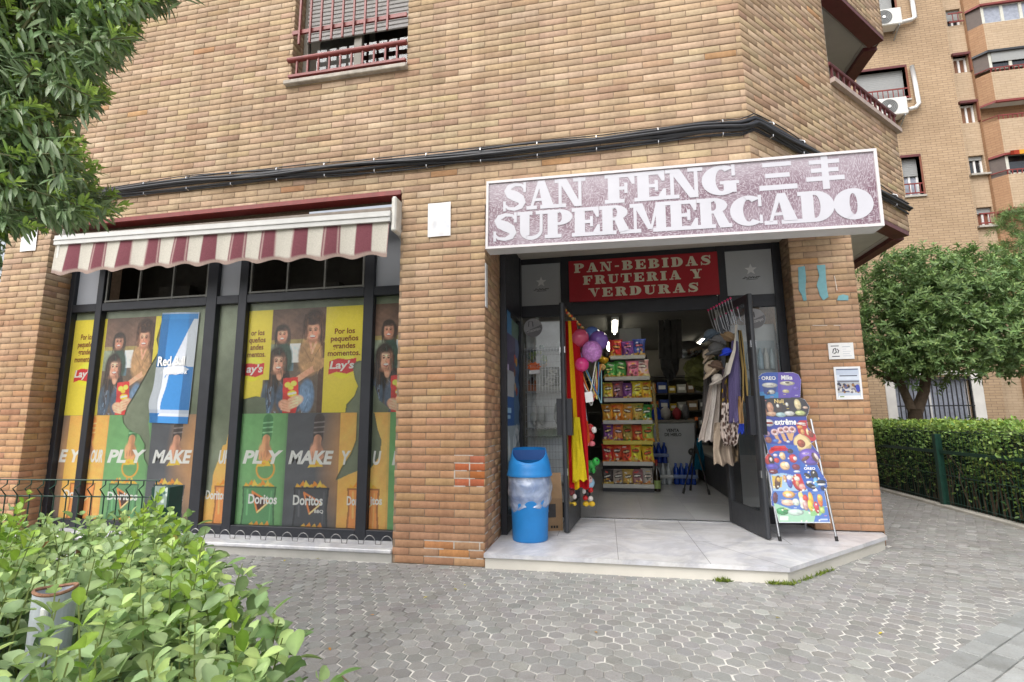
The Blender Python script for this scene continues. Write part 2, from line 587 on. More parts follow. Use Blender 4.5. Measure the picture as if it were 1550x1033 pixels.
# ------------------------------------------------------------------ leaves in bulk
def leaf_mesh(P, D, N, L, W, C, curl=0.15, prof=(0.0, 0.62, 1.0, 0.72, 0.0), fold=0.18):
    """P base, D direction, N normal, L length, W width, C linear colour -> V, F, C"""
    n = len(P); k = len(prof)
    D = D / np.linalg.norm(D, axis=1, keepdims=True)
    S = np.cross(D, N); S /= np.maximum(np.linalg.norm(S, axis=1, keepdims=True), 1e-6)
    N = np.cross(S, D)
    t = np.linspace(0, 1, k)
    V = np.zeros((n, k, 3, 3)); 
    for i in range(k):
        mid = P + D * (L * t[i])[:, None] - N * (L * curl * t[i] ** 2)[:, None]
        wd = (W * prof[i] / 2 + 0.0002)[:, None]
        V[:, i, 1] = mid
        V[:, i, 0] = mid - S * wd + N * (wd * fold * 2)
        V[:, i, 2] = mid + S * wd + N * (wd * fold * 2)
    F = []
    for i in range(k - 1):
        for s in (0, 1):
            F.append((i * 3 + s, i * 3 + s + 1, i * 3 + 3 + s + 1, i * 3 + 3 + s))
    F = np.array(F)
    FF = (np.arange(n) * (k * 3))[:, None, None] + F[None]
    CC = np.repeat(C[:, None], k * 3, 1).reshape(n, k, 3, 3)
    CC[:, :, 1] *= 1.28                                            # paler midrib
    CC[:, -1] *= .9
    return V.reshape(-1, 3), FF.reshape(-1, 4), np.clip(CC, 0, 1).reshape(-1, 3)


def rand_dirs(n, up=0.0):
    d = rng.normal(size=(n, 3)); d[:, 2] += up
    return d / np.linalg.norm(d, axis=1, keepdims=True)
# ------------------------------------------------------------------ shared materials
CO = 0.06055


def brick_mat():
    t = NT('brick_clay')
    a = t.add('VertexColor'); a.layer_name = 'Col'
    g = t.noise(34, 6, .65); gg = t.ramp(g, [(.28, (.86, .85, .84, 1)), (.72, (1.12, 1.12, 1.12, 1))])
    w = t.noise(.8, 6, .62); ww = t.ramp(w, [(.32, (.88, .86, .85, 1)), (.66, (1.07, 1.07, 1.08, 1))])
    mp = t.add('Mapping'); t.link(t.coord(), mp.inputs['Vector']); mp.inputs['Scale'].default_value = (5, 5, .35)
    st = t.noise(1.0, 5, .6, coord=mp.outputs[0]); ss = t.ramp(st, [(.34, (.81, .80, .80, 1)), (.56, (1.02, 1.02, 1.02, 1))])
    pt = t.noise(6.5, 4, .6); pp = t.ramp(pt, [(.62, (0, 0, 0, 1)), (.75, (.35, .35, .35, 1))])
    c = a.outputs['Color']
    for f in (gg, ww, ss): c = t.mix(1.0, c, f, 'MULTIPLY')
    c = t.mix(pp, c, rgba((176, 140, 118)))
    t.link(c, t.p.inputs['Base Color'])
    t.p.inputs['Roughness'].default_value = .88; t.p.inputs['Specular IOR Level'].default_value = .22
    t.bump(g, .4, .006)
    return t.m


M_BRICK = brick_mat()
M_MORTAR = pm('mortar_joint', (142, 122, 102), 0.95, 0.25, 30, bump=0.4)
M_DARK = pm('dark_frame_metal', (44, 46, 52), 0.42, 0.15, 8, metal=0.3)
M_DARKG = pm('charcoal_frame_metal', (62, 64, 68), 0.4, 0.15, 8, metal=0.4)
M_RED = pm('red_oxide_paint', (122, 48, 44), 0.45, 0.2, 12, bump=0.1)
M_MAROON = pm('maroon_paint', (96, 44, 46), 0.5, 0.18, 9)
M_PLASTER = pm('pale_plaster', (196, 194, 188), 0.85, 0.08, 5, bump=0.1)
M_WHITE = pm('white_paint', (226, 226, 226), 0.5, 0.06, 6)
M_CHROME = pm('brushed_steel', (180, 182, 186), 0.3, 0.1, 20, metal=0.9)
M_PRINT = vm('printed_sheet', 0.45, 0.05, 40.0, spec=0.3)
M_PAPER = vm('paper', 0.8, 0.05, 25.0, spec=0.1)
M_GLASS = glass_mat('window_glass', ior=1.7)
M_GLASSF = glass_mat('faint_glass', ior=1.7)


def hazed_glass():
    t = NT('hazed_glass')
    tr = t.add('BsdfTransparent'); tr.inputs[0].default_value = (.97, .98, .97, 1)
    df = t.add('BsdfDiffuse'); df.inputs[0].default_value = (.42, .43, .41, 1)  # reflected haze put into the pane as a grey diffuse veil
    gl = t.add('BsdfGlossy'); gl.inputs['Roughness'].default_value = .03
    fr = t.add('Fresnel'); fr.inputs['IOR'].default_value = 1.28
    n = t.noise(1.4, 5, .6); f = t.ramp(n, [(.35, (.005,) * 3), (.75, (.05,) * 3)])
    m1 = t.add('MixShader'); t.link(f, m1.inputs[0]); t.link(tr.outputs[0], m1.inputs[1]); t.link(df.outputs[0], m1.inputs[2])
    m2 = t.add('MixShader'); t.link(fr.outputs[0], m2.inputs[0]); t.link(m1.outputs[0], m2.inputs[1]); t.link(gl.outputs[0], m2.inputs[2])
    t.link(m2.outputs[0], t.out.inputs['Surface'])
    return t.m


M_HAZED = hazed_glass()
M_VCOL = vm('painted_plastic', 0.42, 0.08, 30.0, spec=0.45)
M_CLOTH = vm('woven_cloth', 0.9, 0.14, 90.0, bump=0.25, spec=0.1)
M_FOIL = vm('foil_bag', 0.3, 0.12, 45.0, bump=0.25, spec=0.6)
M_RUBBER = pm('black_rubber', (26, 26, 28), 0.6, 0.2, 20)
M_GREENMETAL = pm('green_powder_coat', (28, 62, 52), 0.42, 0.2, 15, spec=0.5)


def marble_mat():
    t = NT('white_marble')
    n = t.noise(1.6, 8, 0.62, dist=1.2)
    vein = t.ramp(n, [(0.42, rgba((202, 202, 204))), (0.5, rgba((184, 185, 190))), (0.58, rgba((206, 206, 206)))])
    d = t.noise(5.0, 6, 0.7)
    dirt = t.ramp(d, [(0.36, (0.8, 0.79, 0.78, 1)), (0.56, (1.04, 1.04, 1.06, 1))])
    t.link(t.mix(0.8, vein, dirt, 'MULTIPLY'), t.p.inputs['Base Color'])
    t.link(t.math('ADD', t.math('MULTIPLY', d, 0.3), 0.2), t.p.inputs['Roughness'])
    return t.m


M_MARBLE = marble_mat()

# ------------------------------------------------------------------ ground
MB().poly([(-150, -150, -.08), (150, -150, -.08), (150, 150, -.08), (-150, 150, -.08)]).build(
    'ground', pm('dusty_earth', (120, 112, 98), 0.95, 0.2, 2.0, bump=0.4), kind='structure')


def joint_mat():
    t = NT('paving_joint_sand')
    n = t.noise(1.1, 5, 0.65)
    m = t.noise(9.0, 4, 0.6)
    f = t.math('ADD', t.math('MULTIPLY', n, 0.7), t.math('MULTIPLY', m, 0.5))
    t.link(t.ramp(f, [(0.45, rgba((96, 94, 90))), (0.54, rgba((146, 144, 139))), (0.64, rgba((208, 206, 200)))]), t.p.inputs['Base Color'])
    t.p.inputs['Roughness'].default_value = 0.95
    t.bump(t.noise(160, 4), 0.4, 0.004)
    return t.m


MB().poly([(-9, -6, -.0042), (5.02, -6, -.0042), (5.02, 12, -.0042), (-9, 12, -.0042)]).build('paving_bed', joint_mat(), kind='structure')


def paver_mat():
    t = NT('concrete_paver')
    a = t.add('VertexColor'); a.layer_name = 'Col'
    n = t.noise(0.9, 5, 0.6)
    w = t.ramp(n, [(0.3, (0.9, 0.89, 0.89, 1)), (0.7, (1.07, 1.08, 1.09, 1))])
    g = t.noise(120, 6, 0.7)
    gg = t.ramp(g, [(0.3, (0.86,) * 3), (0.7, (1.1,) * 3)])
    s = t.noise(14, 6, 0.7)
    ss = t.ramp(s, [(0.3, (0.93, 0.92, 0.9)), (0.62, (1.03, 1.03, 1.03))])
    c = t.mix(1.0, t.mix(1.0, t.mix(1.0, a.outputs['Color'], w, 'MULTIPLY'), gg, 'MULTIPLY'), ss, 'MULTIPLY')
    v = t.add('TexVoronoi'); v.inputs['Scale'].default_value = 7.0; t.link(t.coord(), v.inputs['Vector'])
    spot = t.ramp(v.outputs['Distance'], [(.035, (.62, .61, .6, 1)), (.07, (1, 1, 1, 1))])
    big = t.ramp(t.noise(2.3, 6, .7), [(.34, (.86, .85, .84, 1)), (.46, (1, 1, 1, 1))])
    c = t.mix(1.0, t.mix(.8, c, spot, 'MULTIPLY'), big, 'MULTIPLY')
    t.link(c, t.p.inputs['Base Color'])
    t.link(t.math('ADD', t.math('MULTIPLY', s, 0.35), 0.5), t.p.inputs['Roughness'])
    t.p.inputs['Specular IOR Level'].default_value = 0.35
    t.bump(g, 0.35, 0.004)
    return t.m


M_PAVER = paver_mat()
STRIP = lambda x, y: (x - 2.334) * 0.677 - (y + 1.238) * 0.736      # >0 beyond the border line


def pavers():
    d = 0.086; R = d / math.sqrt(3)
    X = []; 
    j = 0; y = -3.9
    while y < 7.5:
        x = -5.3 + (d / 2 if j % 2 else 0)
        while x < 4.98:
            inside_b = (y > 0.0 and x < 2.2) or (y > 0 and x - y < 2.12 and x < 3.38)
            if not inside_b and STRIP(x, y) < 0.04 and not (x < -.6 and y < -2.9):
                X.append((x, y))
            x += d
        y += R * 1.5; j += 1
    X = np.array(X); n = len(X)
    a = np.arange(6) * math.pi / 3 + math.pi / 6
    hexd = np.stack([np.cos(a), np.sin(a)], 1)
    X = X + rng.normal(0, 0.0012, X.shape)
    # gentle drift of the rows, as laid by hand
    X[:, 1] += 0.02 * np.sin(X[:, 0] * 1.3) + 0.012 * np.sin(X[:, 0] * 3.1 + 1)
    h = np.clip(rng.normal(0, 0.0011, n), -.0022, .0026); tx = rng.normal(0, 0.012, n); ty = rng.normal(0, 0.012, n)
    r0 = R * rng.uniform(0.915, 0.965, n); r1 = r0 - 0.0045
    V = np.zeros((n, 12, 3))
    for k, (r, z) in enumerate(((r1, 0.0), (r0, -0.0042))):
        jit = rng.normal(0, 0.0009, (n, 6, 2))
        P = X[:, None] + hexd[None] * r[:, None, None] + jit
        V[:, k * 6:k * 6 + 6, :2] = P
        V[:, k * 6:k * 6 + 6, 2] = z + h[:, None] + (P[..., 0] - X[:, None, 0]) * tx[:, None] + (P[..., 1] - X[:, None, 1]) * ty[:, None]
    g = rng.normal(0, 1, n)
    base = np.array([141., 141., 139.])[None] + g[:, None] * np.array([4.5, 4.5, 4.4]) + rng.normal(0, 0.8, (n, 3))
    pale = rng.random(n) < 0.06
    base[pale] += 16
    C = lin(base)
    mb_f = []
    F = []
    for i in range(n):
        o = i * 12
        F.append([o, o + 1, o + 2, o + 3, o + 4, o + 5])
        for q in range(6):
            w = (q + 1) % 6
            F.append([o + 6 + q, o + 6 + w, o + w, o + q])
    mesh_obj('paving', V.reshape(-1, 3), F, M_PAVER, None, np.repeat(C[:, None], 12, 1).reshape(-1, 3), kind='structure')


pavers()

# border strip of smaller setts and pale slabs in the near right corner
sdir = np.array([0.736, 0.677, 0]); snrm = np.array([0.677, -0.736, 0]); s0 = np.array([2.334, -1.238, 0])


def strip_field(name, off, width, length, rows, step, cols, gap=0.005):
    mb = MB()
    w = width / rows
    for r in range(rows):
        u = -2.4 + (step / 2 if r % 2 else 0)
        while u < 6:
            mb.col(np.array(cols) + rng.normal(0, 5))
            o = s0 + sdir * (u + gap / 2) + snrm * (off + r * w + gap / 2)
            z = rng.normal(0, .0008)
            b = 0.003
            A = [o, o + sdir * (step - gap), o + sdir * (step - gap) + snrm * (w - gap), o + snrm * (w - gap)]
            m = sum(A) / 4
            B = [m + (q - m) * np.array([1 - b / step, 1 - b / w, 1]) + np.array([0, 0, z + .004]) for q in A]
            A = [q + np.array([0, 0, -.0042]) for q in A]
            mb.add(B + A, [(0, 1, 2, 3)[::-1], (4, 5, 1, 0), (5, 6, 2, 1), (6, 7, 3, 2), (7, 4, 0, 3)])
            u += step
    mb.build(name, M_PAVER, kind='structure')


strip_field('paving_border', 0.0, 0.2, 9, 2, 0.2, (144, 147, 146))
strip_field('paving_slabs', 0.2, 2.4, 9, 6, 0.4, (163, 166, 165), 0.008)

# ------------------------------------------------------------------ brickwork
BR_HI = np.array([[179, 157, 130], [175, 152, 126], [182, 160, 130], [174, 150, 126], [171, 146, 120], [186, 164, 138]], float)
BR_LO = np.array([[180, 142, 107], [175, 135, 102], [183, 147, 111], [172, 131, 102], [178, 139, 108]], float)


def brickwork(name, o, ux, un, u0, u1, z0, z1, holes=(), parent=None, phase=0.0, lowz=1.0, highz=2.9, back=0.2, tone=1.0, bare=False):
    """real bricks laid in stretcher bond over a recessed mortar sheet; holes are (u0, u1, z0, z1)"""
    o, ux, un = map(lambda q: np.asarray(q, float), (o, ux, un)); uz = np.array([0, 0, 1.0])
    L, J, dep, ch = 0.25, 0.0078, 0.0048, 0.001
    V = []; C = []
    k0, k1 = int(round(z0 / CO)), int(round(z1 / CO))
    for k in range(k0, k1):
        za, zb = k * CO + J / 2, (k + 1) * CO - J / 2
        zm = (za + zb) / 2
        segs = [(u0, u1)]
        for h in holes:
            if h[2] < zm < h[3]:
                ns = []
                for a, b in segs:
                    if h[0] > a: ns.append((a, min(b, h[0])))
                    if h[1] < b: ns.append((max(a, h[1]), b))
                segs = [s for s in ns if s[1] - s[0] > 0.01]
        off = phase + (L / 2 if k % 2 else 0)
        for a, b in segs:
            i = math.floor((a - off) / L)
            while off + i * L < b:
                p, q = off + i * L, off + (i + 1) * L; i += 1
                p = a if p <= a else p + J / 2
                q = b if q >= b else q - J / 2
                if q - p < 0.018: continue
                dz = rng.normal(0, .0007); pr = rng.normal(0, .0006)
                zz = ((za + dz, zb + dz))
                A = [(p, zz[0]), (q, zz[0]), (q, zz[1]), (p, zz[1])]
                I = [(p + ch, zz[0] + ch), (q - ch, zz[0] + ch), (q - ch, zz[1] - ch), (p + ch, zz[1] - ch)]
                V.append([o + x * ux + z * uz - un * dep for x, z in A] + [o + x * ux + z * uz - un * ch + un * pr for x, z in A] + [o + x * ux + z * uz + un * pr for x, z in I])
                t = np.clip((zm - lowz) / (highz - lowz) + rng.normal(0, 0.09), 0, 1)
                hi = BR_HI[rng.integers(len(BR_HI))]; lo = BR_LO[rng.integers(len(BR_LO))]
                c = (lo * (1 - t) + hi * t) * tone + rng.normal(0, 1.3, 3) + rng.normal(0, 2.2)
                r_ = rng.random()
                if r_ < 0.007: c = c * np.array([.98, .88, .78])
                elif r_ < 0.07: c = c * np.array([.93, .9, .9])
                if name == 'front_wall' and (p > -.27 and q < .01 and 10 <= k <= 13): c = np.array([178, 104, 76]) + rng.normal(0, 5, 3)
                elif name == 'front_wall' and -.52 < p and q < -.01 and k in (1, 2): c = np.array([186, 138, 92]) + rng.normal(0, 4, 3)
                elif zm < 0.4: c = c * .75 + np.array([156, 122, 104]) * .25
                C.append(np.tile(lin(c), (12, 1)))
    n = len(V)
    V = np.array(V).reshape(-1, 3); C = np.array(C).reshape(-1, 3)
    f = []
    for b0 in (0, 4):
        for i in range(4):
            j = (i + 1) % 4
            f.append((b0 + i, b0 + j, b0 + 4 + j, b0 + 4 + i))
    f.append((8, 9, 10, 11))
    f = np.array(f)
    if np.dot(np.cross(ux, uz), un) < 0: f = f[:, ::-1]
    F = ((np.arange(n) * 12)[:, None, None] + f[None]).reshape(-1, 4)
    wall = mesh_obj(name, V, F, M_BRICK, parent, C)
    # mortar sheet and back face
    us = sorted({u0, u1, *[h[0] for h in holes], *[h[1] for h in holes]}); us = [u for u in us if u0 <= u <= u1]
    zs = sorted({z0, z1, *[h[2] for h in holes], *[h[3] for h in holes]}); zs = [z for z in zs if z0 <= z <= z1]
    mb = MB()
    e = 0.007
    for a, b in zip(us[:-1], us[1:]):
        for c, d in zip(zs[:-1], zs[1:]):
            um, zm = (a + b) / 2, (c + d) / 2
            if any(h[0] < um < h[1] and h[2] < zm < h[3] for h in holes): continue
            for dd in (dep - .0005, back):
                mb.quad(*[o + u * ux + z * uz - un * dd for u, z in ((a, c), (b, c), (b, d), (a, d))])
    mb.build('mortar', M_MORTAR, wall)
    return wall


bldg = thing('corner_building', 'tan brick apartment building with a shop at its chamfered street corner', 'building', (-1.5, 1.0, 0))
B_ = bldg
S2 = math.sqrt(0.5)
Z_OPEN, Z_ALC = 52 * CO, 49 * CO
WIN = (-1.965, -0.752, 73 * CO, 96 * CO)
TOP = 126 * CO
brickwork('front_wall', (0, 0, 0), (1, 0, 0), (0, -1, 0), -5.25, 2.165, 0, TOP,
          [(-4.66, -.768, 0, Z_OPEN), (0.0, 2.165, 0, Z_ALC), WIN], B_, phase=0.0)
UB = 3.205
brickwork('corner_wall', (2.165, 0, 0), (S2, S2, 0), (S2, -S2, 0), 0, UB, Z_ALC, TOP,
          [(1.577, UB, 74 * CO, 94 * CO), (1.2, UB, Z_ALC, 53 * CO)], B_, phase=0.0)
brickwork('pillar_reveal', (0, 0, 0), (0, 1, 0), (1, 0, 0), 0.0, .585, 0, Z_ALC, (), B_, phase=0.125, highz=3.6)
brickwork('pier_reveal', (-4.66, 0, 0), (0, 1, 0), (1, 0, 0), 0.0, .27, 0, Z_OPEN, (), B_, phase=0.125)
brickwork('window_reveal', (WIN[0], 0, 0), (0, 1, 0), (1, 0, 0), 0.0, .17, WIN[2], WIN[3], (), B_, phase=0.125)
brickwork('corner_pillar', (0, 1.2, 0), (1, 0, 0), (0, -1, 0), 2.785, 3.345, .121, 53 * CO, (), B_, phase=2.785 - 0.125, lowz=.8, highz=3.2)
brickwork('corner_pillar', (2.785, 1.2, 0), (0, 1, 0), (-1, 0, 0), 0, .27, .121, 49 * CO, (), B_, phase=0.1, tone=.82)  # entrance side: shade put into the brick colour
brickwork('corner_pillar', (3.345, 1.2, 0), (0, 1, 0), (1, 0, 0), 0, 4.6, .0, 53 * CO, (), B_, phase=0.0)
brickwork('side_wall', (4.432, 2.266, 0), (0, 1, 0), (1, 0, 0), 0, 4.5, 53 * CO, TOP, [(0, 2.6, 74 * CO, 94 * CO)], B_, phase=0.0)
brickwork('end_wall', (-5.25, 0, 0), (0, 1, 0), (-1, 0, 0), 0, 5, 0, TOP, (), B_, phase=0.0)
rp = MB()
for k in (1, 2, 3, 10, 11, 12, 13, 14):
    a = -.50 if k < 4 else -.255
    x = a
    while x < -.03:
        w = rng.uniform(.03, .11)
        if rng.random() < .75: rp.box(x, min(x + w, -.012), -.001 + rng.uniform(0, .002), .007, k * CO - rng.uniform(.003, .0055), k * CO + rng.uniform(.003, .0055))
        x += w
for k, x in ((2, -.04), (11, -.25), (13, -.25), (10, -.125), (12, -.125), (2, -.25)): rp.box(x - .005, x + .005, -.0008, .007, k * CO + .004, (k + 1) * CO - .004)
for k in range(2, 16):
    y = .02
    while y < .55:
        w = rng.uniform(.04, .12)
        if rng.random() < .45: rp.box(-.007, .001, y, y + w, k * CO - .004, k * CO + .004)
        y += w
rp.build('repointed_mortar', pm('pale_new_mortar', (182, 174, 164), .95, .15, 40, bump=.3), B_)
# floor slab edges and soffits
MB().poly([(-5.2, .02, TOP), (2.15, .02, TOP), (4.40, 2.28, TOP), (4.40, 7, TOP), (-5.2, 7, TOP)]).build('roof', M_PLASTER, B_)
sof = MB()
zs = 53 * CO + .004
sof.poly([(2.2, .06, zs), (4.40, 2.262, zs), (4.40, 6.6, zs), (3.36, 6.6, zs), (3.36, 1.5, zs)][::-1])
sof.build('soffit', M_PLASTER, B_)
bd = MB()
d45 = np.array([S2, S2, 0]); n45 = np.array([-S2, S2, 0])
bd.obox(np.array([2.165, 0, 53 * CO - .05]) + d45 * .9 + n45 * .004, d45 * (UB - .9 - .02), n45 * .15, (0, 0, .05))
bd.box(4.30, 4.425, 2.38, 6.6, 53 * CO - .05, 53 * CO)
bd.build('soffit_border', M_MAROON, B_)
# ceiling of the recessed entrance
MB().poly([(0.0, .02, 2.93), (2.15, .02, 2.93), (3.345, 1.21, 2.93), (3.345, 1.6, 2.93), (0, 1.6, 2.93)][::-1]).build('entrance_ceiling', pm('entrance_plaster', (178, 170, 158), .9, .08, 6), B_)

# ---- step of white marble
stp = MB()
zt = .112
P = [(0.004, -.045), (2.17, -.06), (3.30, 1.07), (3.34, 1.25), (3.3, 1.6), (0.004, 1.6)]
step_o = MB()
slab = [(p[0], p[1]) for p in P]
step_o.prism(slab, (0, 0, zt - .03), (1, 0, 0), (0, 1, 0), (0, 0, 1), .03)
stq = step_o.build('entrance_step', M_MARBLE, B_)
rs = MB()
rs.prism([(.01, -.025), (2.16, -.04), (3.28, 1.075), (3.3, 1.55), (.01, 1.55)], (0, 0, -.02), (1, 0, 0), (0, 1, 0), (0, 0, 1), zt - .03 + .02)
rs.build('riser', pm('cream_marble', (206, 202, 192), .5, .08, 3, bump=.05), stq)
js = MB()
for a, b in (((1.02, -.045), (1.0, 1.5)), ((1.66, -.05), (1.62, 1.5)), ((.5, .62), (.5, 1.5)), ((.02, .62), (2.85, .62)), ((.02, 1.06), (3.2, 1.06)), ((2.17, -.06), (1.72, .62)), ((2.4, .62), (2.4, 1.5))):
    a = np.array(a); b = np.array(b); t = (b - a) / np.linalg.norm(b - a); m_ = np.array([-t[1], t[0]]) * .0018
    js.poly([(*(a - m_), zt + .0006), (*(b - m_), zt + .0006), (*(b + m_), zt + .0006), (*(a + m_), zt + .0006)])
js.build('joint_lines', pm('tile_joint', (120, 120, 120), .9), stq)

# ---- window in the upper wall
uw = MB()
x0, x1, w0, w1 = WIN
fr = MB(); fy = .17
for a, b, c, d in ((x0, x0 + .05, w0, w1), (x1 - .05, x1, w0, w1), (x0 + .05, x1 - .05, w0, w0 + .05), (x0 + .05, x1 - .05, w1 - .05, w1), ((x0 + x1) / 2 - .04, (x0 + x1) / 2 + .04, w0 + .05, w1 - .05)):
    fr.box(a, b, fy, fy + .05, c, d)
wfr = fr.build('upper_window', pm('grey_window_frame', (150, 146, 136), .5), B_)
MB().quad((x0 + .04, fy + .03, w0 + .04), (x1 - .04, fy + .03, w0 + .04), (x1 - .04, fy + .03, w1), (x0 + .04, fy + .03, w1)).build('pane', M_GLASS, wfr)
rb = MB().box(x0, x1, .6, .64, w0 - .1, w1)
rb.build('room_back', pm('dim_room', (52, 48, 44), .9), wfr)
ct = MB().box(x0 + .1, x0 + .5, .3, .31, w0, w1); ct.box(x0 + .66, x0 + .72, .3, .31, w0, w1)
ct.build('curtain', pm('pale_curtain', (150, 150, 146), .9), wfr)
sh = MB()
zz = w0 + .53
while zz < w1:
    sh.bbox(x0 + .05, x1 - .02, fy - .035, fy - .015, zz, zz + .043, .006); zz += .046
sh.build('roller_shutter', pm('grey_shutter_slat', (150, 148, 146), .6), wfr)
sl = MB().bbox(x0 - .05, x1 + .01, -.05, .2, w0 - .045, w0 - .002, .006)
sl.build('window_sill', pm('weathered_concrete', (176, 168, 158), .9, .35, 9, bump=.4), wfr)
gr = MB()
gy = -.03
gr.tube([(x0 - .02, gy, w0 + .215), (x1 + .005, gy, w0 + .215)], .026, 12)
gr.box(x0, x1, gy - .02, gy + .015, w0 + .02, w0 + .045)
gr.box(x0 + .01, x1, gy - .008, gy + .012, w0 + .49, w0 + .53)
for i in range(10):
    xx = x0 + .08 + i * (x1 - x0 - .1) / 9.6
    gr.box(xx - .008, xx + .008, gy - .008, gy + .008, w0 + .045, w0 + .2)
    xx += .02
    if i < 9: gr.box(xx - .009, xx + .009, gy - .03, gy - .012, w0 + .36, w1)
gr.build('window_grille', M_RED, wfr)

# ---- shop window to the left: frame, film, glass, sill
WY = .28
sw = MB()
zb, ztop = .10, Z_OPEN
TR = (2.29, 2.375)
posts = [(-4.685, -4.605), (-4.30, -4.222), (-2.95, -2.83), (-2.58, -2.487), (-1.235, -1.135), (-.85, -.769)]
for a, b in posts: sw.bbox(a, b, WY - .03, WY + .05, zb, ztop, .004)
for (a, b), (c, d) in zip(posts[:-1], posts[1:]):
    sw.bbox(b, c, WY - .026, WY + .04, TR[0], TR[1], .004)
    sw.bbox(b, c, WY - .028, WY + .04, zb + .002, zb + .085, .004)
    sw.bbox(b, c, WY - .02, WY + .04, ztop - .08, ztop, .004)
swin = sw.build('shop_window', M_DARK, B_)
lt = MB()
lt.box(-4.68, -4.60, WY - .06, WY - .031, zb, ztop) if False else None
# upper lights: grey blind panels and dark openings with slim steel bars
gpm = pm('grey_laminate', (150, 154, 162), .4, .05, 3)
for a, b in ((-4.605, -4.30), (-2.83, -2.58), (-1.135, -.85)): MB().box(a, b, WY + .012, WY + .02, TR[1], ztop - .08).build('grey_panel', gpm, swin)
bars = MB()
for a, b, n in ((-4.222, -2.95, 3), (-2.487, -1.235, 3)):
    for i in range(n + 1):
        xx = a + .02 + i * (b - a - .04) / n
        bars.box(xx - .009, xx + .009, WY - .012, WY + .006, TR[1], ztop - .08)
    bars.box(a, b, WY - .014, WY + .008, TR[1] + .01, TR[1] + .028)
bars.build('light_bars', pm('grey_bar', (112, 112, 108), .5, metal=.4), swin)
vd = MB(); vd.box(-4.6, -.8, .75, .8, 2.0, 3.2)
vd.box(-3.9, -3.5, .6, .7, 2.37, 2.62); vd.box(-3.3, -3.0, .6, .7, 2.37, 2.58); vd.box(-2.3, -1.7, .6, .7, 2.37, 2.55)
vd.build('dim_interior', pm('dim_interior', (46, 44, 40), .9, .4, 6), swin)


def film_mat():
    t = NT('green_grey_film')
    n = t.noise(1.3, 5, .6); m = t.noise(6, 5, .65)
    a = t.ramp(n, [(.35, rgba((112, 122, 102))), (.65, rgba((146, 156, 134)))])
    b = t.ramp(m, [(.35, (.86, .86, .84, 1)), (.7, (1.1, 1.1, 1.1, 1))])
    t.link(t.mix(1.0, a, b, 'MULTIPLY'), t.p.inputs['Base Color'])
    t.p.inputs['Roughness'].default_value = .55
    return t.m


MB().quad((-4.61, WY + .034, zb), (-.84, WY + .034, zb), (-.84, WY + .034, 2.36), (-4.61, WY + .034, 2.36)).build('window_film', film_mat(), swin)
for (a, b), (c, d) in zip(posts[:-1], posts[1:]):
    MB().quad((b, WY + .012, zb + .08), (c, WY + .012, zb + .08), (c, WY + .012, TR[0]), (b, WY + .012, TR[0])).build('glass', M_HAZED, swin)
si = MB().bbox(-4.655, -.772, -.02, WY + .05, .068, .1, .008)
si.build('sill', M_MARBLE, swin)
MB().box(-4.65, -.774, .004, .03, -.01, .068).build('sill_riser', pm('grey_render', (176, 174, 168), .8, .12, 4, bump=.1), swin)
lin_ = MB().box(-4.60, -.775, -.012, .12, Z_OPEN - .012, Z_OPEN + .03)
lin_.build('red_lintel', M_RED, swin)

# ---- storefront in the recessed entrance
FY = 1.45
st = MB()
for a, b in ((.004, .062), (.505, .625), (2.15, 2.245), (2.70, 2.784)): st.bbox(a, b, FY, FY + .06, .112, 2.93, .003)
for a, b in ((.062, .505), (.625, 2.15), (2.245, 2.70)):
    st.bbox(a, b, FY + .003, FY + .057, 2.255, 2.385, .003)
    st.bbox(a, b, FY + .003, FY + .057, 2.865, 2.93, .003)
for a, b in ((.062, .505), (2.245, 2.70)): st.bbox(a, b, FY + .003, FY + .057, .112, .26, .003)
# side screen along the left pillar
for a, b in ((.585, .64), (1.39, FY)): st.bbox(.004, .06, a, b, .112, 2.93, .003)
for a, b in ((.112, .26), (2.2, 2.93)): st.box(.006, .05, .64, 1.39, a, b)
sf = st.build('storefront_frame', M_DARK, B_)
gpm = pm('grey_laminate_panel', (152, 156, 160), .4, .05, 3)
for a, b in ((.062, .505), (2.245, 2.70)): MB().box(a, b, FY + .012, FY + .02, 2.385, 2.865).build('grey_panel', gpm, sf)
for a, b in ((.062, .505), (2.245, 2.70)): MB().quad((a, FY + .02, .26), (b, FY + .02, .26), (b, FY + .02, 2.255), (a, FY + .02, 2.255)).build('glass', M_GLASSF, sf)
MB().quad((.03, .64, .26), (.03, 1.39, .26), (.03, 1.39, 2.2), (.03, .64, 2.2)).build('glass', M_GLASSF, sf)
MB().box(.63, 2.145, FY + .02, FY + .03, 2.386, 2.864).build('transom_panel', M_DARKG, sf)
th = MB(); th.box(.625, 2.15, FY + .0, FY + .05, .112, .118)
th.build('threshold', M_CHROME, sf)


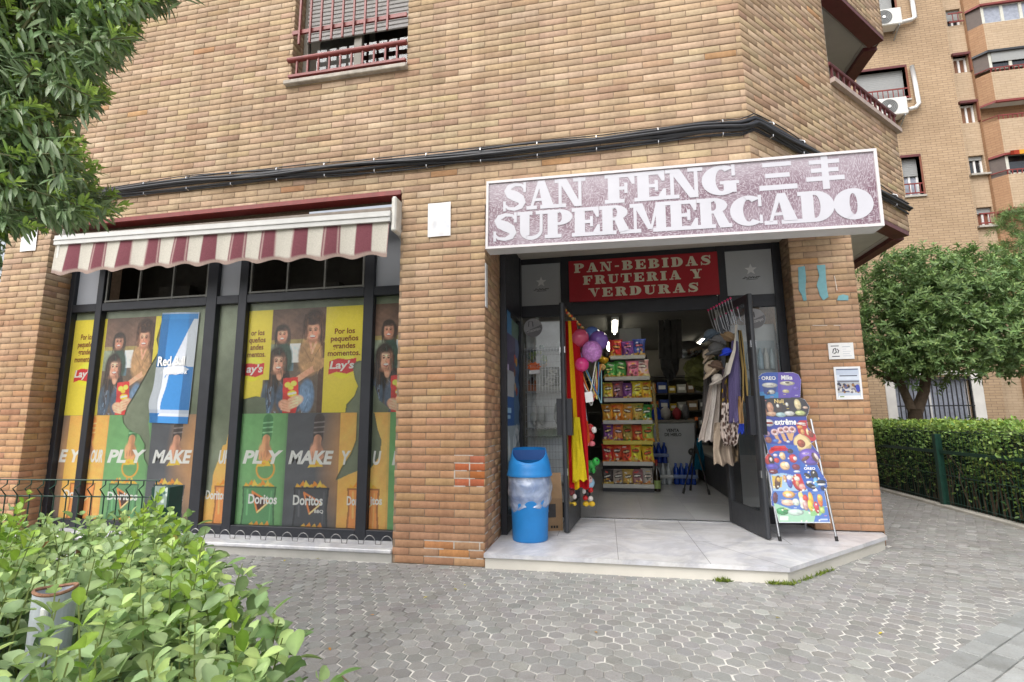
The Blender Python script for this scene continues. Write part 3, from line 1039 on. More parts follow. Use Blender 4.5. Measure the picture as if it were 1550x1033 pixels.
def leaf_door(hx, hy, ex, ey, flip):
    """glazed door leaf standing open, from its hinge to its free edge"""
    a = np.array([hx, hy, 0.0]); b = np.array([ex, ey, 0.0]); u = (b - a); w = np.linalg.norm(u); u /= w
    n = np.array([-u[1], u[0], 0]) * flip
    z0, z1 = .125, 2.235
    m = MB(); t = .045; s = .062
    q = lambda d0, d1, za, zb_, e=0.0: m.obox(a + u * d0 - n * (t / 2 - e) + np.array([0, 0, za]), u * (d1 - d0), n * (t - 2 * e), (0, 0, zb_ - za))
    q(0, s, z0, z1); q(w - s, w, z0, z1); q(s, w - s, z0, z0 + .2, .002); q(s, w - s, z1 - .07, z1, .002)
    m.tube([a + u * (w - .0) + np.array([0, 0, z0]), a + u * (w - .0) + np.array([0, 0, z1])], t / 2, 10)
    d = m.build('shop_door', M_DARKG, B_)
    g = MB(); p = a + u * s; r = a + u * (w - s)
    g.quad(*[(x[0], x[1], z) for x, z in ((p, z0 + .2), (r, z0 + .2), (r, z1 - .07), (p, z1 - .07))])
    g.build('glass', M_GLASS, d)
    h = MB()
    for sg in (1, -1):
        h.obox(a + u * (w - .075) + n * (t / 2 * sg) + np.array([0, 0, .98]), u * .06, n * (.05 * sg), (0, 0, .34))
    h.build('handle', M_DARK, d)
    for z in (.62, 1.75): MB().obox(a + u * (w - .012) - n * .026 + np.array([0, 0, z]), u * .024, n * .052, (0, 0, .06)).build('latch', M_CHROME, d)
    return d


leaf_door(.64, FY, .575, .74, 1)
leaf_door(2.135, FY + .02, 2.268, .762, -1)

# ---- interior of the shop
rm = MB()
X0, X1, Y0, Y1, ZC = -1.2, 3.3, FY + .06, 8.6, 2.75
rm.quad((X0, Y1, .11), (X1, Y1, .11), (X1, Y1, ZC), (X0, Y1, ZC))
rm.quad((X0, Y0, .11), (X0, Y1, .11), (X0, Y1, ZC), (X0, Y0, ZC))
rm.quad((X1, Y0, .11), (X1, Y1, .11), (X1, Y1, ZC), (X1, Y0, ZC))
rm.build('interior_wall', pm('interior_wall_paint', (128, 124, 116), .85, .1, 3), B_)
MB().quad((X0, Y0, ZC), (X1, Y0, ZC), (X1, Y1, ZC), (X0, Y1, ZC)).build('interior_ceiling', pm('interior_ceiling_paint', (120, 118, 112), .85, .1, 3), B_)
fl = MB()
for i in range(9):
    for j in range(13):
        a = X0 + i * .5; b = Y0 - .04 + j * .55
        fl.col(np.array([186, 187, 190]) + rng.normal(0, 4)).quad((a + .002, b + .002, .114), (a + .498, b + .002, .114), (a + .498, b + .548, .114), (a + .002, b + .548, .114))
fl.build('interior_floor', vm('polished_floor_tile', .22, .06, 3.0, spec=.5), B_)
MB().quad((X0, Y0 - .05, .112), (X1, Y0 - .05, .112), (X1, Y1, .112), (X0, Y1, .112)).build('floor_joint', pm('floor_grout', (130, 130, 128), .9), B_)
MB().quad((X0, Y0 + .02, ZC), (X1, Y0 + .02, ZC), (X1, Y0 + .02, 3.3), (X0, Y0 + .02, 3.3)).build('bulkhead', M_PLASTER, B_)

# ---- balcony cut into the chamfered wall
bc = MB()
bz0, bz1 = 74 * CO, 94 * CO
pA = np.array([2.165, 0, 0]) + d45 * 1.577; pB = np.array([2.165, 0, 0]) + d45 * UB
V3 = lambda p, z: (p[0], p[1], z)
inn = 1.5
ceil = MB()
ceil.poly([V3(pA, bz1 + .004), V3(pB - d45 * .02, bz1 + .004), (4.41, 6.6, bz1 + .004), V3(pA + n45 * 3, bz1 + .004)][::-1])
ceil.build('balcony_ceiling', pm('balcony_plaster', (176, 172, 166), .85, .06, 4), B_)
MB().quad(V3(pA, bz0 - 1.0), V3(pA + n45 * 2.2, bz0 - 1.0), V3(pA + n45 * 2.2, bz1), V3(pA, bz1)).build('balcony_side', pm('balcony_side_plaster', (168, 164, 160), .85, .06, 4), B_)
b2 = MB()
b2.obox(pA + np.array([0, 0, bz1 - .05]) + n45 * .003, d45 * (UB - 1.577 - .01), n45 * .16, (0, 0, .05))
b2.box(4.27, 4.425, 2.42, 6.0, bz1 - .05, bz1)
b2.build('balcony_border', M_MAROON, B_)
ls = MB().obox(pA + np.array([0, 0, bz0 - .05]) - n45 * .045, d45 * (UB - 1.577 + .04), n45 * .2, (0, 0, .05))
ls.build('balcony_ledge', pm('balcony_ledge_stone', (176, 160, 152), .8, .15, 9), B_)
rl = MB()
up = np.array([0, 0, 1.0])
rl.tube([pA + up * (bz0 + .165), pB + up * (bz0 + .165)], .022, 8)
rl.obox(pA + up * (bz0 + .003) - n45 * .012, d45 * (UB - 1.577), n45 * .024, (0, 0, .02))
for i in range(13):
    p = pA + d45 * (.05 + i * .128)
    rl.obox(p + up * bz0 - n45 * .01, d45 * .02, n45 * .02, (0, 0, .155))
rl.build('balcony_railing', M_MAROON, B_)
tb = MB(); p = pA + d45 * .55 + n45 * .9
tb.tube([p + up * (bz1 - .06) + n45 * .35, p + up * (bz1 - .06) - n45 * .35], .05, 10)
tb.build('ceiling_lamp', M_WHITE, B_)
# ------------------------------------------------------------------ awning
aw = thing('awning', 'maroon and cream striped awning rolled up over the shop window', 'awning', (-2.7, -.1, 2.75))


def awning():
    AX0, AX1, AY = -4.425, -.825, -.10
    zt, zb_ = 2.872, 2.552
    nx, nz = 260, 14
    U = np.linspace(0, 1, nx + 1)
    per = (AX1 - AX0) / 23.0
    G = np.zeros((nz + 1, nx + 1, 3)); C = np.zeros((nz + 1, nx + 1, 3))
    cream, mar, lt = lin((186, 182, 172)), lin((116, 70, 78)), lin((164, 142, 138))
    x = AX0 + U * (AX1 - AX0)
    ph = (x - AX0) / per
    sc = 0.5 - 0.5 * np.cos(ph * math.pi)                        # a scallop to every pair of stripes
    for i in range(nz + 1):
        t = i / nz
        drop = (zt - zb_ - .035) * t + .04 * sc * t ** 3
        G[i, :, 0] = x + .03 * t * 0
        G[i, :, 1] = AY - .012 - .018 * t + .014 * t * np.sin(ph * math.pi + 1.1) + .006 * t * np.sin(x * 9)
        G[i, :, 2] = zt - drop + .03 * (1 - 2 * U) + (.008 * np.sin(x * 1.7)) * t
        k = np.floor(ph).astype(int) % 2
        fr = ph - np.floor(ph)
        c = np.where((k == 0)[:, None], cream, mar)
        edge = (k == 1) & ((np.abs(fr - .1) < .028) | (np.abs(fr - .9) < .028))
        c = np.where(edge[:, None], lt, c)
        if i >= nz - 1: c = c * 0 + lin((150, 132, 124))
        C[i] = c
    m = MB(); m.grid(G, C)
    m.build('valance', M_CLOTH, aw, smooth=True)
    b = MB().obox((AX0, AY - .035, zt + .026), (AX1 + .012 - AX0, 0, -.06), (0, .085, 0), (0, 0, .095))
    b.obox((AX0 + .001, AY - .043, zt + .07), (AX1 + .01 - AX0, 0, -.06), (0, .0075, 0), (0, 0, .014))
    b.build('front_bar', pm('awning_bar_white', (196, 196, 194), .5, .08, 6), aw)
    r = MB().tube([(AX0 + .05, .06, zt + .16), (AX1 - .02, .06, zt + .13)], .05, 14)
    r.build('fabric_roll', pm('rolled_fabric', (120, 112, 104), .9, .2, 10, bump=.2), aw)
    for xx in (AX0 + .02, AX1 + .014):
        q = MB().bbox(xx, xx + .045, AY - .02, .14, zt - .12, zt + .2, .012)
        q.tube([(xx + .022, AY + .05, zt - .06), (xx + .022, .12, zt - .12)], .028, 10)
        q.build('arm_bracket', pm('worn_white_metal', (206, 204, 198), .45, .12, 12), aw)


awning()


# ------------------------------------------------------------------ main shop sign
def scratched_sign_mat():
    t = NT('scratched_sign_film')
    mp = t.add('Mapping'); t.link(t.coord(), mp.inputs['Vector']); mp.inputs['Scale'].default_value = (1, 1, 1)
    w = t.add('TexNoise'); w.inputs['Scale'].default_value = 2.6; w.inputs['Detail'].default_value = 3
    t.link(t.coord(), w.inputs['Vector'])
    wob = t.mix(0.16, t.coord(), w.outputs['Color'], 'ADD')
    v = t.add('TexVoronoi'); v.feature = 'DISTANCE_TO_EDGE'; v.inputs['Scale'].default_value = 70
    m2 = t.add('Mapping'); t.link(wob, m2.inputs['Vector']); m2.inputs['Scale'].default_value = (.3, 1, 2.0)
    t.link(m2.outputs[0], v.inputs['Vector'])
    v2 = t.add('TexVoronoi'); v2.feature = 'DISTANCE_TO_EDGE'; v2.inputs['Scale'].default_value = 74
    m3 = t.add('Mapping'); t.link(wob, m3.inputs['Vector']); m3.inputs['Scale'].default_value = (2.0, 1, .28)
    t.link(m3.outputs[0], v2.inputs['Vector'])
    pick = t.noise(3.2, 3)
    sel = t.ramp(pick, [(.47, (0, 0, 0)), (.53, (1, 1, 1))])
    d = t.mix(sel, v.outputs['Distance'], v2.outputs['Distance'])
    crack = t.ramp(d, [(.035, (.9, .9, .9)), (.13, (0, 0, 0))])
    base = t.ramp(t.noise(1.8, 4), [(.3, rgba((112, 88, 102))), (.7, rgba((104, 66, 82)))])
    c = t.mix(crack, base, rgba((176, 168, 176)))
    pale = t.ramp(t.noise(2.2, 4, .6), [(.48, (0, 0, 0)), (.72, (.4, .4, .4))])
    c = t.mix(pale, c, rgba((170, 160, 170)))
    sx = t.add('SeparateXYZ'); t.link(t.coord(), sx.inputs[0])
    top = t.ramp(t.math('ADD', t.math('MULTIPLY', t.math('SUBTRACT', sx.outputs[2], 2.78), 2.6), t.math('MULTIPLY', t.math('SUBTRACT', t.noise(2.6, 4, .6), .5), 1.5)), [(.1, (0, 0, 0)), (.75, (.5, .5, .5))])
    c = t.mix(top, c, rgba((184, 178, 186)))                       # sun bleached and peeling along the upper half
    t.link(c, t.p.inputs['Base Color'])
    t.p.inputs['Roughness'].default_value = .28
    t.bump(d, .2, .003)
    return t.m


sg = thing('shop_sign', 'wide white framed sign reading SAN FENG SUPERMERCADO over the shop entrance', 'sign', (1.5, -.08, 2.46))
SGA, SGB = np.array([.046, -.15, 2.512]), np.array([2.956, -.15, 2.468])
SGW = np.linalg.norm(SGB - SGA); sgx = (SGB - SGA) / SGW; sgz = np.array([-sgx[2], 0, sgx[0]]); sgy = np.array([0, 1.0, 0])
SGH = .588
m = MB(); m.obox(SGA + sgy * .004, sgx * SGW, sgy * .145, sgz * SGH)
m.build('sign_box', pm('sign_side_white', (206, 206, 206), .5, .06, 4), sg)
fr = MB(); t_ = .02
for a, b, c, d in ((0, SGW, 0, t_), (0, SGW, SGH - t_, SGH), (0, t_, t_, SGH - t_), (SGW - t_, SGW, t_, SGH - t_)):
    fr.obox(SGA + sgx * a + sgz * c - sgy * .012, sgx * (b - a), sgy * .02, sgz * (d - c))
fr.build('sign_frame', pm('sign_frame_white', (206, 202, 204), .4, .05, 6), sg)
f = MB(); f.quad(*[SGA + sgx * u + sgz * v for u, v in ((t_, t_), (SGW - t_, t_), (SGW - t_, SGH - t_), (t_, SGH - t_))])
f.build('sign_face', scratched_sign_mat(), sg)
le = MB()


def on_sign(px, py):
    q = at(px, py, 1, -.15) - SGA
    return float(q @ sgx), float(q @ sgz)


def sign_box(x0, x1, yb, yt):
    a = on_sign(x0, (yb)); b = on_sign(x1, yt)
    return a[0], b[0], a[1], b[1]


sy = np.array([0, -1.0, 0])
slab_text(le, 'SAN', (.13, .82, .315, .558), SGA, sgx, sgz, sy, gap=-.04)
slab_text(le, 'FENG', (.97, 1.97, .318, .56), SGA, sgx, sgz, sy, gap=-.04)
slab_text(le, '三丰', (2.11, 2.69, .33, .55), SGA, sgx, sgz, sy, gap=.25)
slab_text(le, 'SUPERMERCADO', (.05, SGW - .05, .062, .300), SGA, sgx, sgz, sy, gap=-.045, eps=.002)
le.build('sign_lettering', pm('sign_letter_white', (190, 190, 198), .4, .03, 6), sg)

rs_ = thing('red_sign', 'red sign with cream lettering PAN-BEBIDAS FRUTERIA Y VERDURAS above the open doors', 'sign', (1.37, 1.4, 2.39))
m = MB().bbox(.60, 2.165, FY - .022, FY - .002, 2.40, 2.865, .003)
m.build('sign_panel', pm('red_vinyl', (150, 26, 38), .35, .08, 5), rs_)
M_CRL = pm('cream_lettering', (196, 194, 172), .45, .05, 8)
m = MB(); o_ = (0, FY - .022, 0)
slab_text(m, 'PAN-BEBIDAS', (.66, 2.10, 2.725, 2.83), o_, (1, 0, 0), (0, 0, 1), sy, gap=.22)
m.build('sign_lettering', M_CRL, rs_); m = MB()
slab_text(m, 'FRUTERIA Y', (.755, 2.0, 2.585, 2.685), o_, (1, 0, 0), (0, 0, 1), sy, gap=.22)
m.build('sign_lettering', M_CRL, rs_); m = MB()
slab_text(m, 'VERDURAS', (.81, 1.96, 2.44, 2.54), o_, (1, 0, 0), (0, 0, 1), sy, gap=.22)
m.build('sign_lettering', M_CRL, rs_)

# star decals on the two grey panels
for x in (.285, 2.49):
    d = thing('star_decal', 'silver star decal on the grey panel %s the red sign' % ('left of' if x < 1 else 'right of'), 'decal', (x, FY, 2.55), 'star decals')
    m = MB(); zc = 2.655
    pts = [((.062 if k % 2 == 0 else .026) * math.sin(k * math.pi / 5), (.062 if k % 2 == 0 else .026) * math.cos(k * math.pi / 5)) for k in range(10)]
    m.prism(pts, (x, FY + .0105, zc), (1, 0, 0), (0, 0, 1), (0, -1, 0), .002)
    m.build('star', pm('silver_vinyl', (196, 198, 200), .35, .06, 9), d)
    m = MB(); r_ = random.Random(4)
    pts = [(x - .085 + .17 * k / 40, FY + .0095, 2.57 + r_.uniform(-.012, .012)) for k in range(41)]
    m.tube(pts, .0022, 4); m.tube([(x - .05, FY + .0095, 2.548), (x + .06, FY + .0095, 2.551)], .002, 4)
    m.build('worn_script', M_RUBBER, d)

# ------------------------------------------------------------------ cables along the facade
cb = thing('cable_bundle', 'bundle of black cables clipped along the brick facade above the awning and sign', 'cables', (0, -.05, 3.38))


def cables():
    keys = [(190, 290), (300, 276), (420, 265), (610, 247), (760, 233), (900, 218), (1000, 206), (1060, 197), (1100, 194), (1126, 193)]
    base = [at(x, y, 1, -.03) for x, y in keys]
    endz = 3.44
    cpts = [np.array([2.165, 0, 3.44]) + d45 * u - n45 * .03 for u in (.06, .4, .9, 1.6, 2.4, 3.17)]
    P = [np.array(b) for b in base] + [np.array([c[0], c[1], 3.465 - .0 * i]) for i, c in enumerate(cpts)]
    P = np.array(P)
    P = np.concatenate([[[-5.2, -.03, P[0][2] - .01]], P])
    s = np.concatenate([[0], np.cumsum(np.linalg.norm(np.diff(P, axis=0), axis=1))])
    ss = np.linspace(0, s[-1], 150)
    B = np.stack([np.interp(ss, s, P[:, k]) for k in range(3)], 1)
    out = np.where((B[:, 0] > 2.15)[:, None], -n45, np.array([0, -1.0, 0]))
    for i in range(9):
        r = [.014, .012, .016, .011, .009, .014, .007, .005, .005][i]
        dz = [.035, .012, -.012, -.033, .052, .0, -.062, .064, -.05][i]
        dy = [.0, .012, .008, .0, .0, .03, -.012, -.008, -.01][i]
        w = .010 * np.sin(ss * (1.1 + .3 * i) + i * 2) + .005 * np.sin(ss * 4 + i)
        if i in (6, 7): w = w + .02 * np.abs(np.sin(ss * 1.4 + i))
        Q = B + up * (dz + w)[:, None] + out * (dy + w * .3)[:, None]
        MB().tube(Q, r, 7).build('cable', M_CABLE, cb, smooth=True)
    for k in range(3, 148, 7):
        c = MB()
        p = B[k] + out[k] * -.005
        c.tube([p + up * .075 + out[k] * .0, p + up * .05 + out[k] * .04, p + up * .03 + out[k] * .045], .005, 6); c.tube([p - up * .07 + out[k] * .0, p - up * .066 + out[k] * .03, p - up * .05 + out[k] * .03], .004, 6)
        c.build('cable_clip', M_CHROME, cb)


M_CABLE = pm('cable_sheath', (40, 42, 48), .45, .25, 9)
cables()


# ------------------------------------------------------------------ notices and scraps on the pillars
def sheet(name, label, cat, x0, x1, z0, z1, Y, paint, base=(222, 222, 222), nx=60, tilt=0.0, group=None, mat=None):
    w, h = x1 - x0, z1 - z0
    p = Pic(w, h, nx, int(nx * h / w) + 1, base)
    paint(p, w, h)
    ux = np.array([math.cos(tilt), 0, math.sin(tilt)]); uy = np.array([-math.sin(tilt), 0, math.cos(tilt)])
    ob = p.build(name, mat or M_PAPER, (x0, Y, z0), ux, uy, warp=lambda U, V: np.stack([0 * U, -.004 - .006 * np.abs(np.sin(U / w * 3 + V * 5)), 0 * U], -1))
    return tag(ob, label, cat, group)


rr = random.Random(3)


def faded(p, w, h):
    for _ in range(26): p.ell(rr.uniform(0, w), rr.uniform(0, h), rr.uniform(.02, .06), rr.uniform(.01, .04), rr.choice([(206, 208, 216), (232, 232, 232), (198, 200, 206), (214, 220, 230)]), .5, rr.uniform(0, 3), .5)
    p.line([(0, 0), (w, 0), (w, h), (0, h), (0, 0)], .012, (236, 236, 236), .8)


sheet('paper_notice', 'sun bleached white paper notice taped to the brick pillar beside the awning', 'notice', -.512, -.304, 2.712, 3.02, -.004, faded)
sheet('paper_notice', 'sun bleached white paper notice half hidden by leaves on the end pier', 'notice', -5.035, -4.83, 2.912, 3.16, -.004, faded)


def lines(p, w, h):
    for k in range(5): p.rect(w * .56, w * (.7 + .22 * rr.random()), h * (.18 + k * .14), h * (.2 + k * .14), (150, 156, 170))
    p.rect(w * .1, w * .42, h * .78, h * .83, (90, 92, 100)); p.rect(w * .12, w * .42, h * .14, h * .19, (70, 72, 80))
    p.line([(w * .16, h * .4), (w * .2, h * .62), (w * .28, h * .66), (w * .3, h * .42), (w * .2, h * .34)], .008, (60, 60, 66))
    p.line([(w * .34, h * .62), (w * .4, h * .52), (w * .36, h * .38)], .008, (60, 60, 66))


sheet('paper_notice', 'small landscape white notice taped on the corner pillar above a photo poster', 'notice', 3.04, 3.255, 1.664, 1.818, 1.196, lines, nx=80)


def fair(p, w, h):
    p.rect(w * .07, w * .93, h * .06, h * .94, (186, 196, 212))
    p.rect(w * .07, w * .93, h * .6, h * .75, (206, 214, 226)); p.rect(w * .1, w * .9, h * .9, h * .93, (90, 96, 120))
    p.rect(w * .2, w * .86, h * .7, h * .735, (84, 88, 106)); p.rect(w * .1, w * .9, h * .52, h * .57, (120, 122, 130))
    p.rect(w * .07, w * .93, h * .2, h * .5, (176, 174, 172))
    p.speck(w * .1, w * .9, h * .2, h * .5, [(90, 80, 90), (70, 84, 130), (150, 110, 70), (210, 205, 200), (120, 116, 130), (60, 60, 70)], 46, .012, rr)
    p.ell(w * .84, h * .34, .018, .035, (76, 84, 170)); p.rect(w * .1, w * .9, h * .06, h * .12, (226, 226, 226)); p.rect(w * .14, w * .3, h * .07, h * .1, (120, 150, 90))


sheet('photo_poster', 'white bordered photo poster of a street scene taped on the corner pillar', 'poster', 3.066, 3.29, 1.288, 1.592, 1.196, fair, nx=90, base=(226, 226, 228))


def scrap(label, px, Y=1.197, c=(112, 160, 168), hole=None):
    P = [at(x, y, 1, Y) for x, y in px]
    m = MB().prism([(q[0], q[2]) for q in P], (0, Y, 0), (1, 0, 0), (0, 0, 1), (0, -1, 0), .003)
    if hole:
        m2 = [at(x, y, 1, Y) for x, y in hole]
    o = m.build('torn_poster', pm('teal_torn_paper', c, .8, .08, 30), None)
    return tag(o, label, 'torn poster', 'scraps of torn poster on the corner pillar')


scrap('long teal scrap of torn poster nearest the storefront, high on the corner pillar', [(1208, 405), (1218, 403), (1220, 420), (1219, 440), (1221, 455), (1216, 456), (1213, 446), (1209, 440)])
scrap('jagged teal scrap of torn poster in the middle of the corner pillar', [(1236, 402), (1249, 401), (1250, 420), (1252, 440), (1254, 450), (1246, 455), (1241, 448), (1236, 432), (1240, 418)])
scrap('small flat teal scrap of torn poster near the street edge of the corner pillar', [(1267, 455), (1269, 448), (1276, 446), (1284, 448), (1284, 455)])
wp = MB()
for a, b in (((1230, 493), (1252, 493)), ((1262, 493), (1272, 493)), ((1263, 418), (1267, 440))):
    A, Bq = at(*a, 1, 1.198), at(*b, 1, 1.198)
    wp.tube([A, (A + Bq) / 2, Bq], .0035, 5)
tag(wp.build('glue_marks', pm('dried_glue', (216, 206, 196), .8), None), 'white strips of dried glue left by posters on the corner pillar', 'glue marks')
mb = MB().bbox(.001, .006, .005, .075, 2.07, 2.45, .001)
tag(mb.build('white_strip', M_WHITE, None), 'narrow white plastic strip on the pillar edge below the shop sign', 'strip')

# ------------------------------------------------------------------ posters in the shop window
PY = WY + .026
z7 = lambda x, y: at(300 + x / 2.294, 380 + y / 2.294, 1, PY)
z6 = lambda x, y: at(60 + x / 2.461, 380 + y / 2.461, 1, PY)
YEL, MAR = (190, 163, 50), (132, 62, 36)


def mottle(p, m, amp, s, seed):
    g = np.random.default_rng(seed); f = np.zeros(p.U.shape)
    for k in range(14):
        a, b = g.normal(0, s, 2); f += np.sin(p.U * a + p.V * b + g.uniform(0, 6.28)) / (1 + k * .25)
    f = f / np.abs(f).max()
    p.C = np.clip(p.C * (1 + amp * f * m)[..., None], 0, 1)


def photo(p, u0, u1, v0, v1):
    _photo(p, u0, u1, v0, v1)
    m = ((p.U >= u0) & (p.U <= u1)).astype(float)
    mottle(p, m, .34, 26, 4); mottle(p, m, .22, 90, 5)
    k = (1 - .35 * np.clip((p.V - (v0 + (v1 - v0) * .72)) / ((v1 - v0) * .28), 0, 1)); p.C = p.C * (1 - m[..., None] + m[..., None] * k[..., None])


def _photo(p, u0, u1, v0, v1):
    """printed picture: three laughing friends, one holding a bag of crisps"""
    fx = lambda zx: u0 + (zx - 230) / (450 - 230) * (u1 - u0)
    fy = lambda zy: v0 + (560 - zy) / (560 - 205) * (v1 - v0)
    sx, sy_ = (u1 - u0) / 220, (v1 - v0) / 355
    E = lambda x, y, rx, ry, c, a=1., rot=0., soft=.12: p.ell(fx(x), fy(y), rx * sx, ry * sy_, c, a, rot, soft)
    Lq = lambda pts, w, c, a=1., soft=.0015: p.line([(fx(x), fy(y)) for x, y in pts], w * sx, c, a, soft)
    R = lambda a, b, c, d, col: p.rect(fx(a), fx(b), fy(d), fy(c), col)
    R(228, 452, 200, 562, (84, 72, 62))
    R(228, 452, 200, 318, (98, 74, 62)); R(228, 452, 312, 326, (128, 114, 70))
    R(228, 300, 326, 400, (108, 116, 100)); R(322, 362, 326, 392, (186, 196, 204)); R(322, 340, 392, 420, (74, 96, 108)); R(430, 452, 326, 562, (70, 50, 42))
    # back friend
    E(292, 298, 30, 40, (46, 36, 32)); E(300, 380, 34, 60, (44, 62, 54)); E(291, 296, 20, 26, (176, 130, 108)); E(290, 272, 22, 12, (46, 36, 32))
    E(284, 293, 3, 2, (40, 28, 24)); E(298, 293, 3, 2, (40, 28, 24)); E(291, 308, 8, 4, (214, 196, 188)); Lq([(283, 306), (291, 312), (299, 306)], 2, (130, 70, 60))
    # friend to the side
    E(408, 262, 40, 52, (58, 38, 30)); E(424, 300, 26, 44, (58, 38, 30)); E(398, 370, 44, 66, (150, 118, 84)); E(404, 288, 26, 34, (190, 142, 118))
    E(402, 252, 28, 14, (58, 38, 30)); Lq([(396, 322), (404, 360), (418, 324)], 8, (190, 142, 118)); Lq([(372, 340), (404, 392), (436, 336)], 2, (112, 84, 60))
    E(394, 280, 3.4, 2.2, (44, 30, 26)); E(412, 280, 3.4, 2.2, (44, 30, 26)); Lq([(389, 273), (398, 272)], 2, (60, 40, 32)); Lq([(408, 272), (418, 274)], 2, (60, 40, 32)); Lq([(402, 284), (400, 294), (404, 296)], 1.6, (150, 104, 86))
    E(402, 304, 10, 5, (222, 206, 198)); Lq([(391, 301), (402, 310), (414, 300)], 2, (150, 72, 66))
    Lq([(438, 400), (410, 416), (376, 436), (360, 446)], 20, (186, 138, 112), 1, .003); Lq([(448, 392), (424, 410)], 26, (150, 118, 84), 1, .003)
    # front friend
    E(276, 390, 36, 56, (36, 28, 26)); E(262, 460, 26, 74, (36, 28, 26)); E(250, 510, 26, 58, (62, 76, 92)); E(330, 510, 50, 60, (58, 74, 94)); E(392, 505, 28, 56, (84, 106, 132)); E(312, 440, 16, 24, (40, 32, 32))
    E(284, 390, 26, 36, (196, 150, 126)); E(280, 360, 28, 13, (36, 28, 26), 1, -.2); Lq([(262, 372), (256, 420), (262, 470)], 12, (40, 30, 28), 1, .003); Lq([(312, 380), (312, 420), (306, 460)], 9, (40, 30, 28), 1, .003); E(290, 430, 12, 20, (180, 134, 110))
    Lq([(272, 383), (281, 382)], 2.4, (40, 28, 24)); Lq([(291, 382), (301, 384)], 2.4, (40, 28, 24)); Lq([(270, 376), (281, 375)], 1.8, (50, 36, 30)); Lq([(291, 375), (302, 377)], 1.8, (50, 36, 30)); Lq([(286, 386), (284, 397), (289, 399)], 1.8, (150, 104, 86)); E(285, 408, 10, 5, (226, 212, 204)); Lq([(274, 405), (285, 414), (297, 404)], 2.2, (160, 80, 72))
    for k in range(7): Lq([(246 + k * 4, 450), (244 + k * 5, 555)], 1.2, (56, 74, 98), .6)
    for k in range(8): Lq([(372 + k * 5, 470), (366 + k * 6, 552)], 1.4, (112, 136, 160), .5)
    _detail(p, fx, fy, sx, sy_, E, Lq)
    p.poly([(fx(x), fy(y)) for x, y in [(304, 444), (358, 440), (366, 520), (356, 562), (308, 562)]], (166, 40, 38))
    E(322, 466, 11, 9, (222, 190, 70)); E(344, 462, 11, 9, (226, 196, 80)); E(334, 476, 10, 7, (206, 168, 56)); E(340, 496, 17, 11, (204, 168, 34)); Lq([(328, 497), (352, 493)], 7, (226, 214, 206))
    E(352, 520, 30, 18, (192, 146, 122), 1, .3); E(318, 534, 26, 18, (188, 142, 116), 1, -.3)
    for k in range(4): Lq([(330 + k * 3, 516 + k * 9), (362, 508 + k * 9)], 6.5, (200, 156, 130)); Lq([(330 + k * 3, 521 + k * 9), (360, 513 + k * 9)], 1.2, (140, 98, 80), .8)
    for k in range(4): Lq([(304, 520 + k * 9), (334, 530 + k * 8)], 6, (196, 150, 126)); Lq([(304, 525 + k * 9), (332, 535 + k * 8)], 1.2, (140, 98, 80), .8)


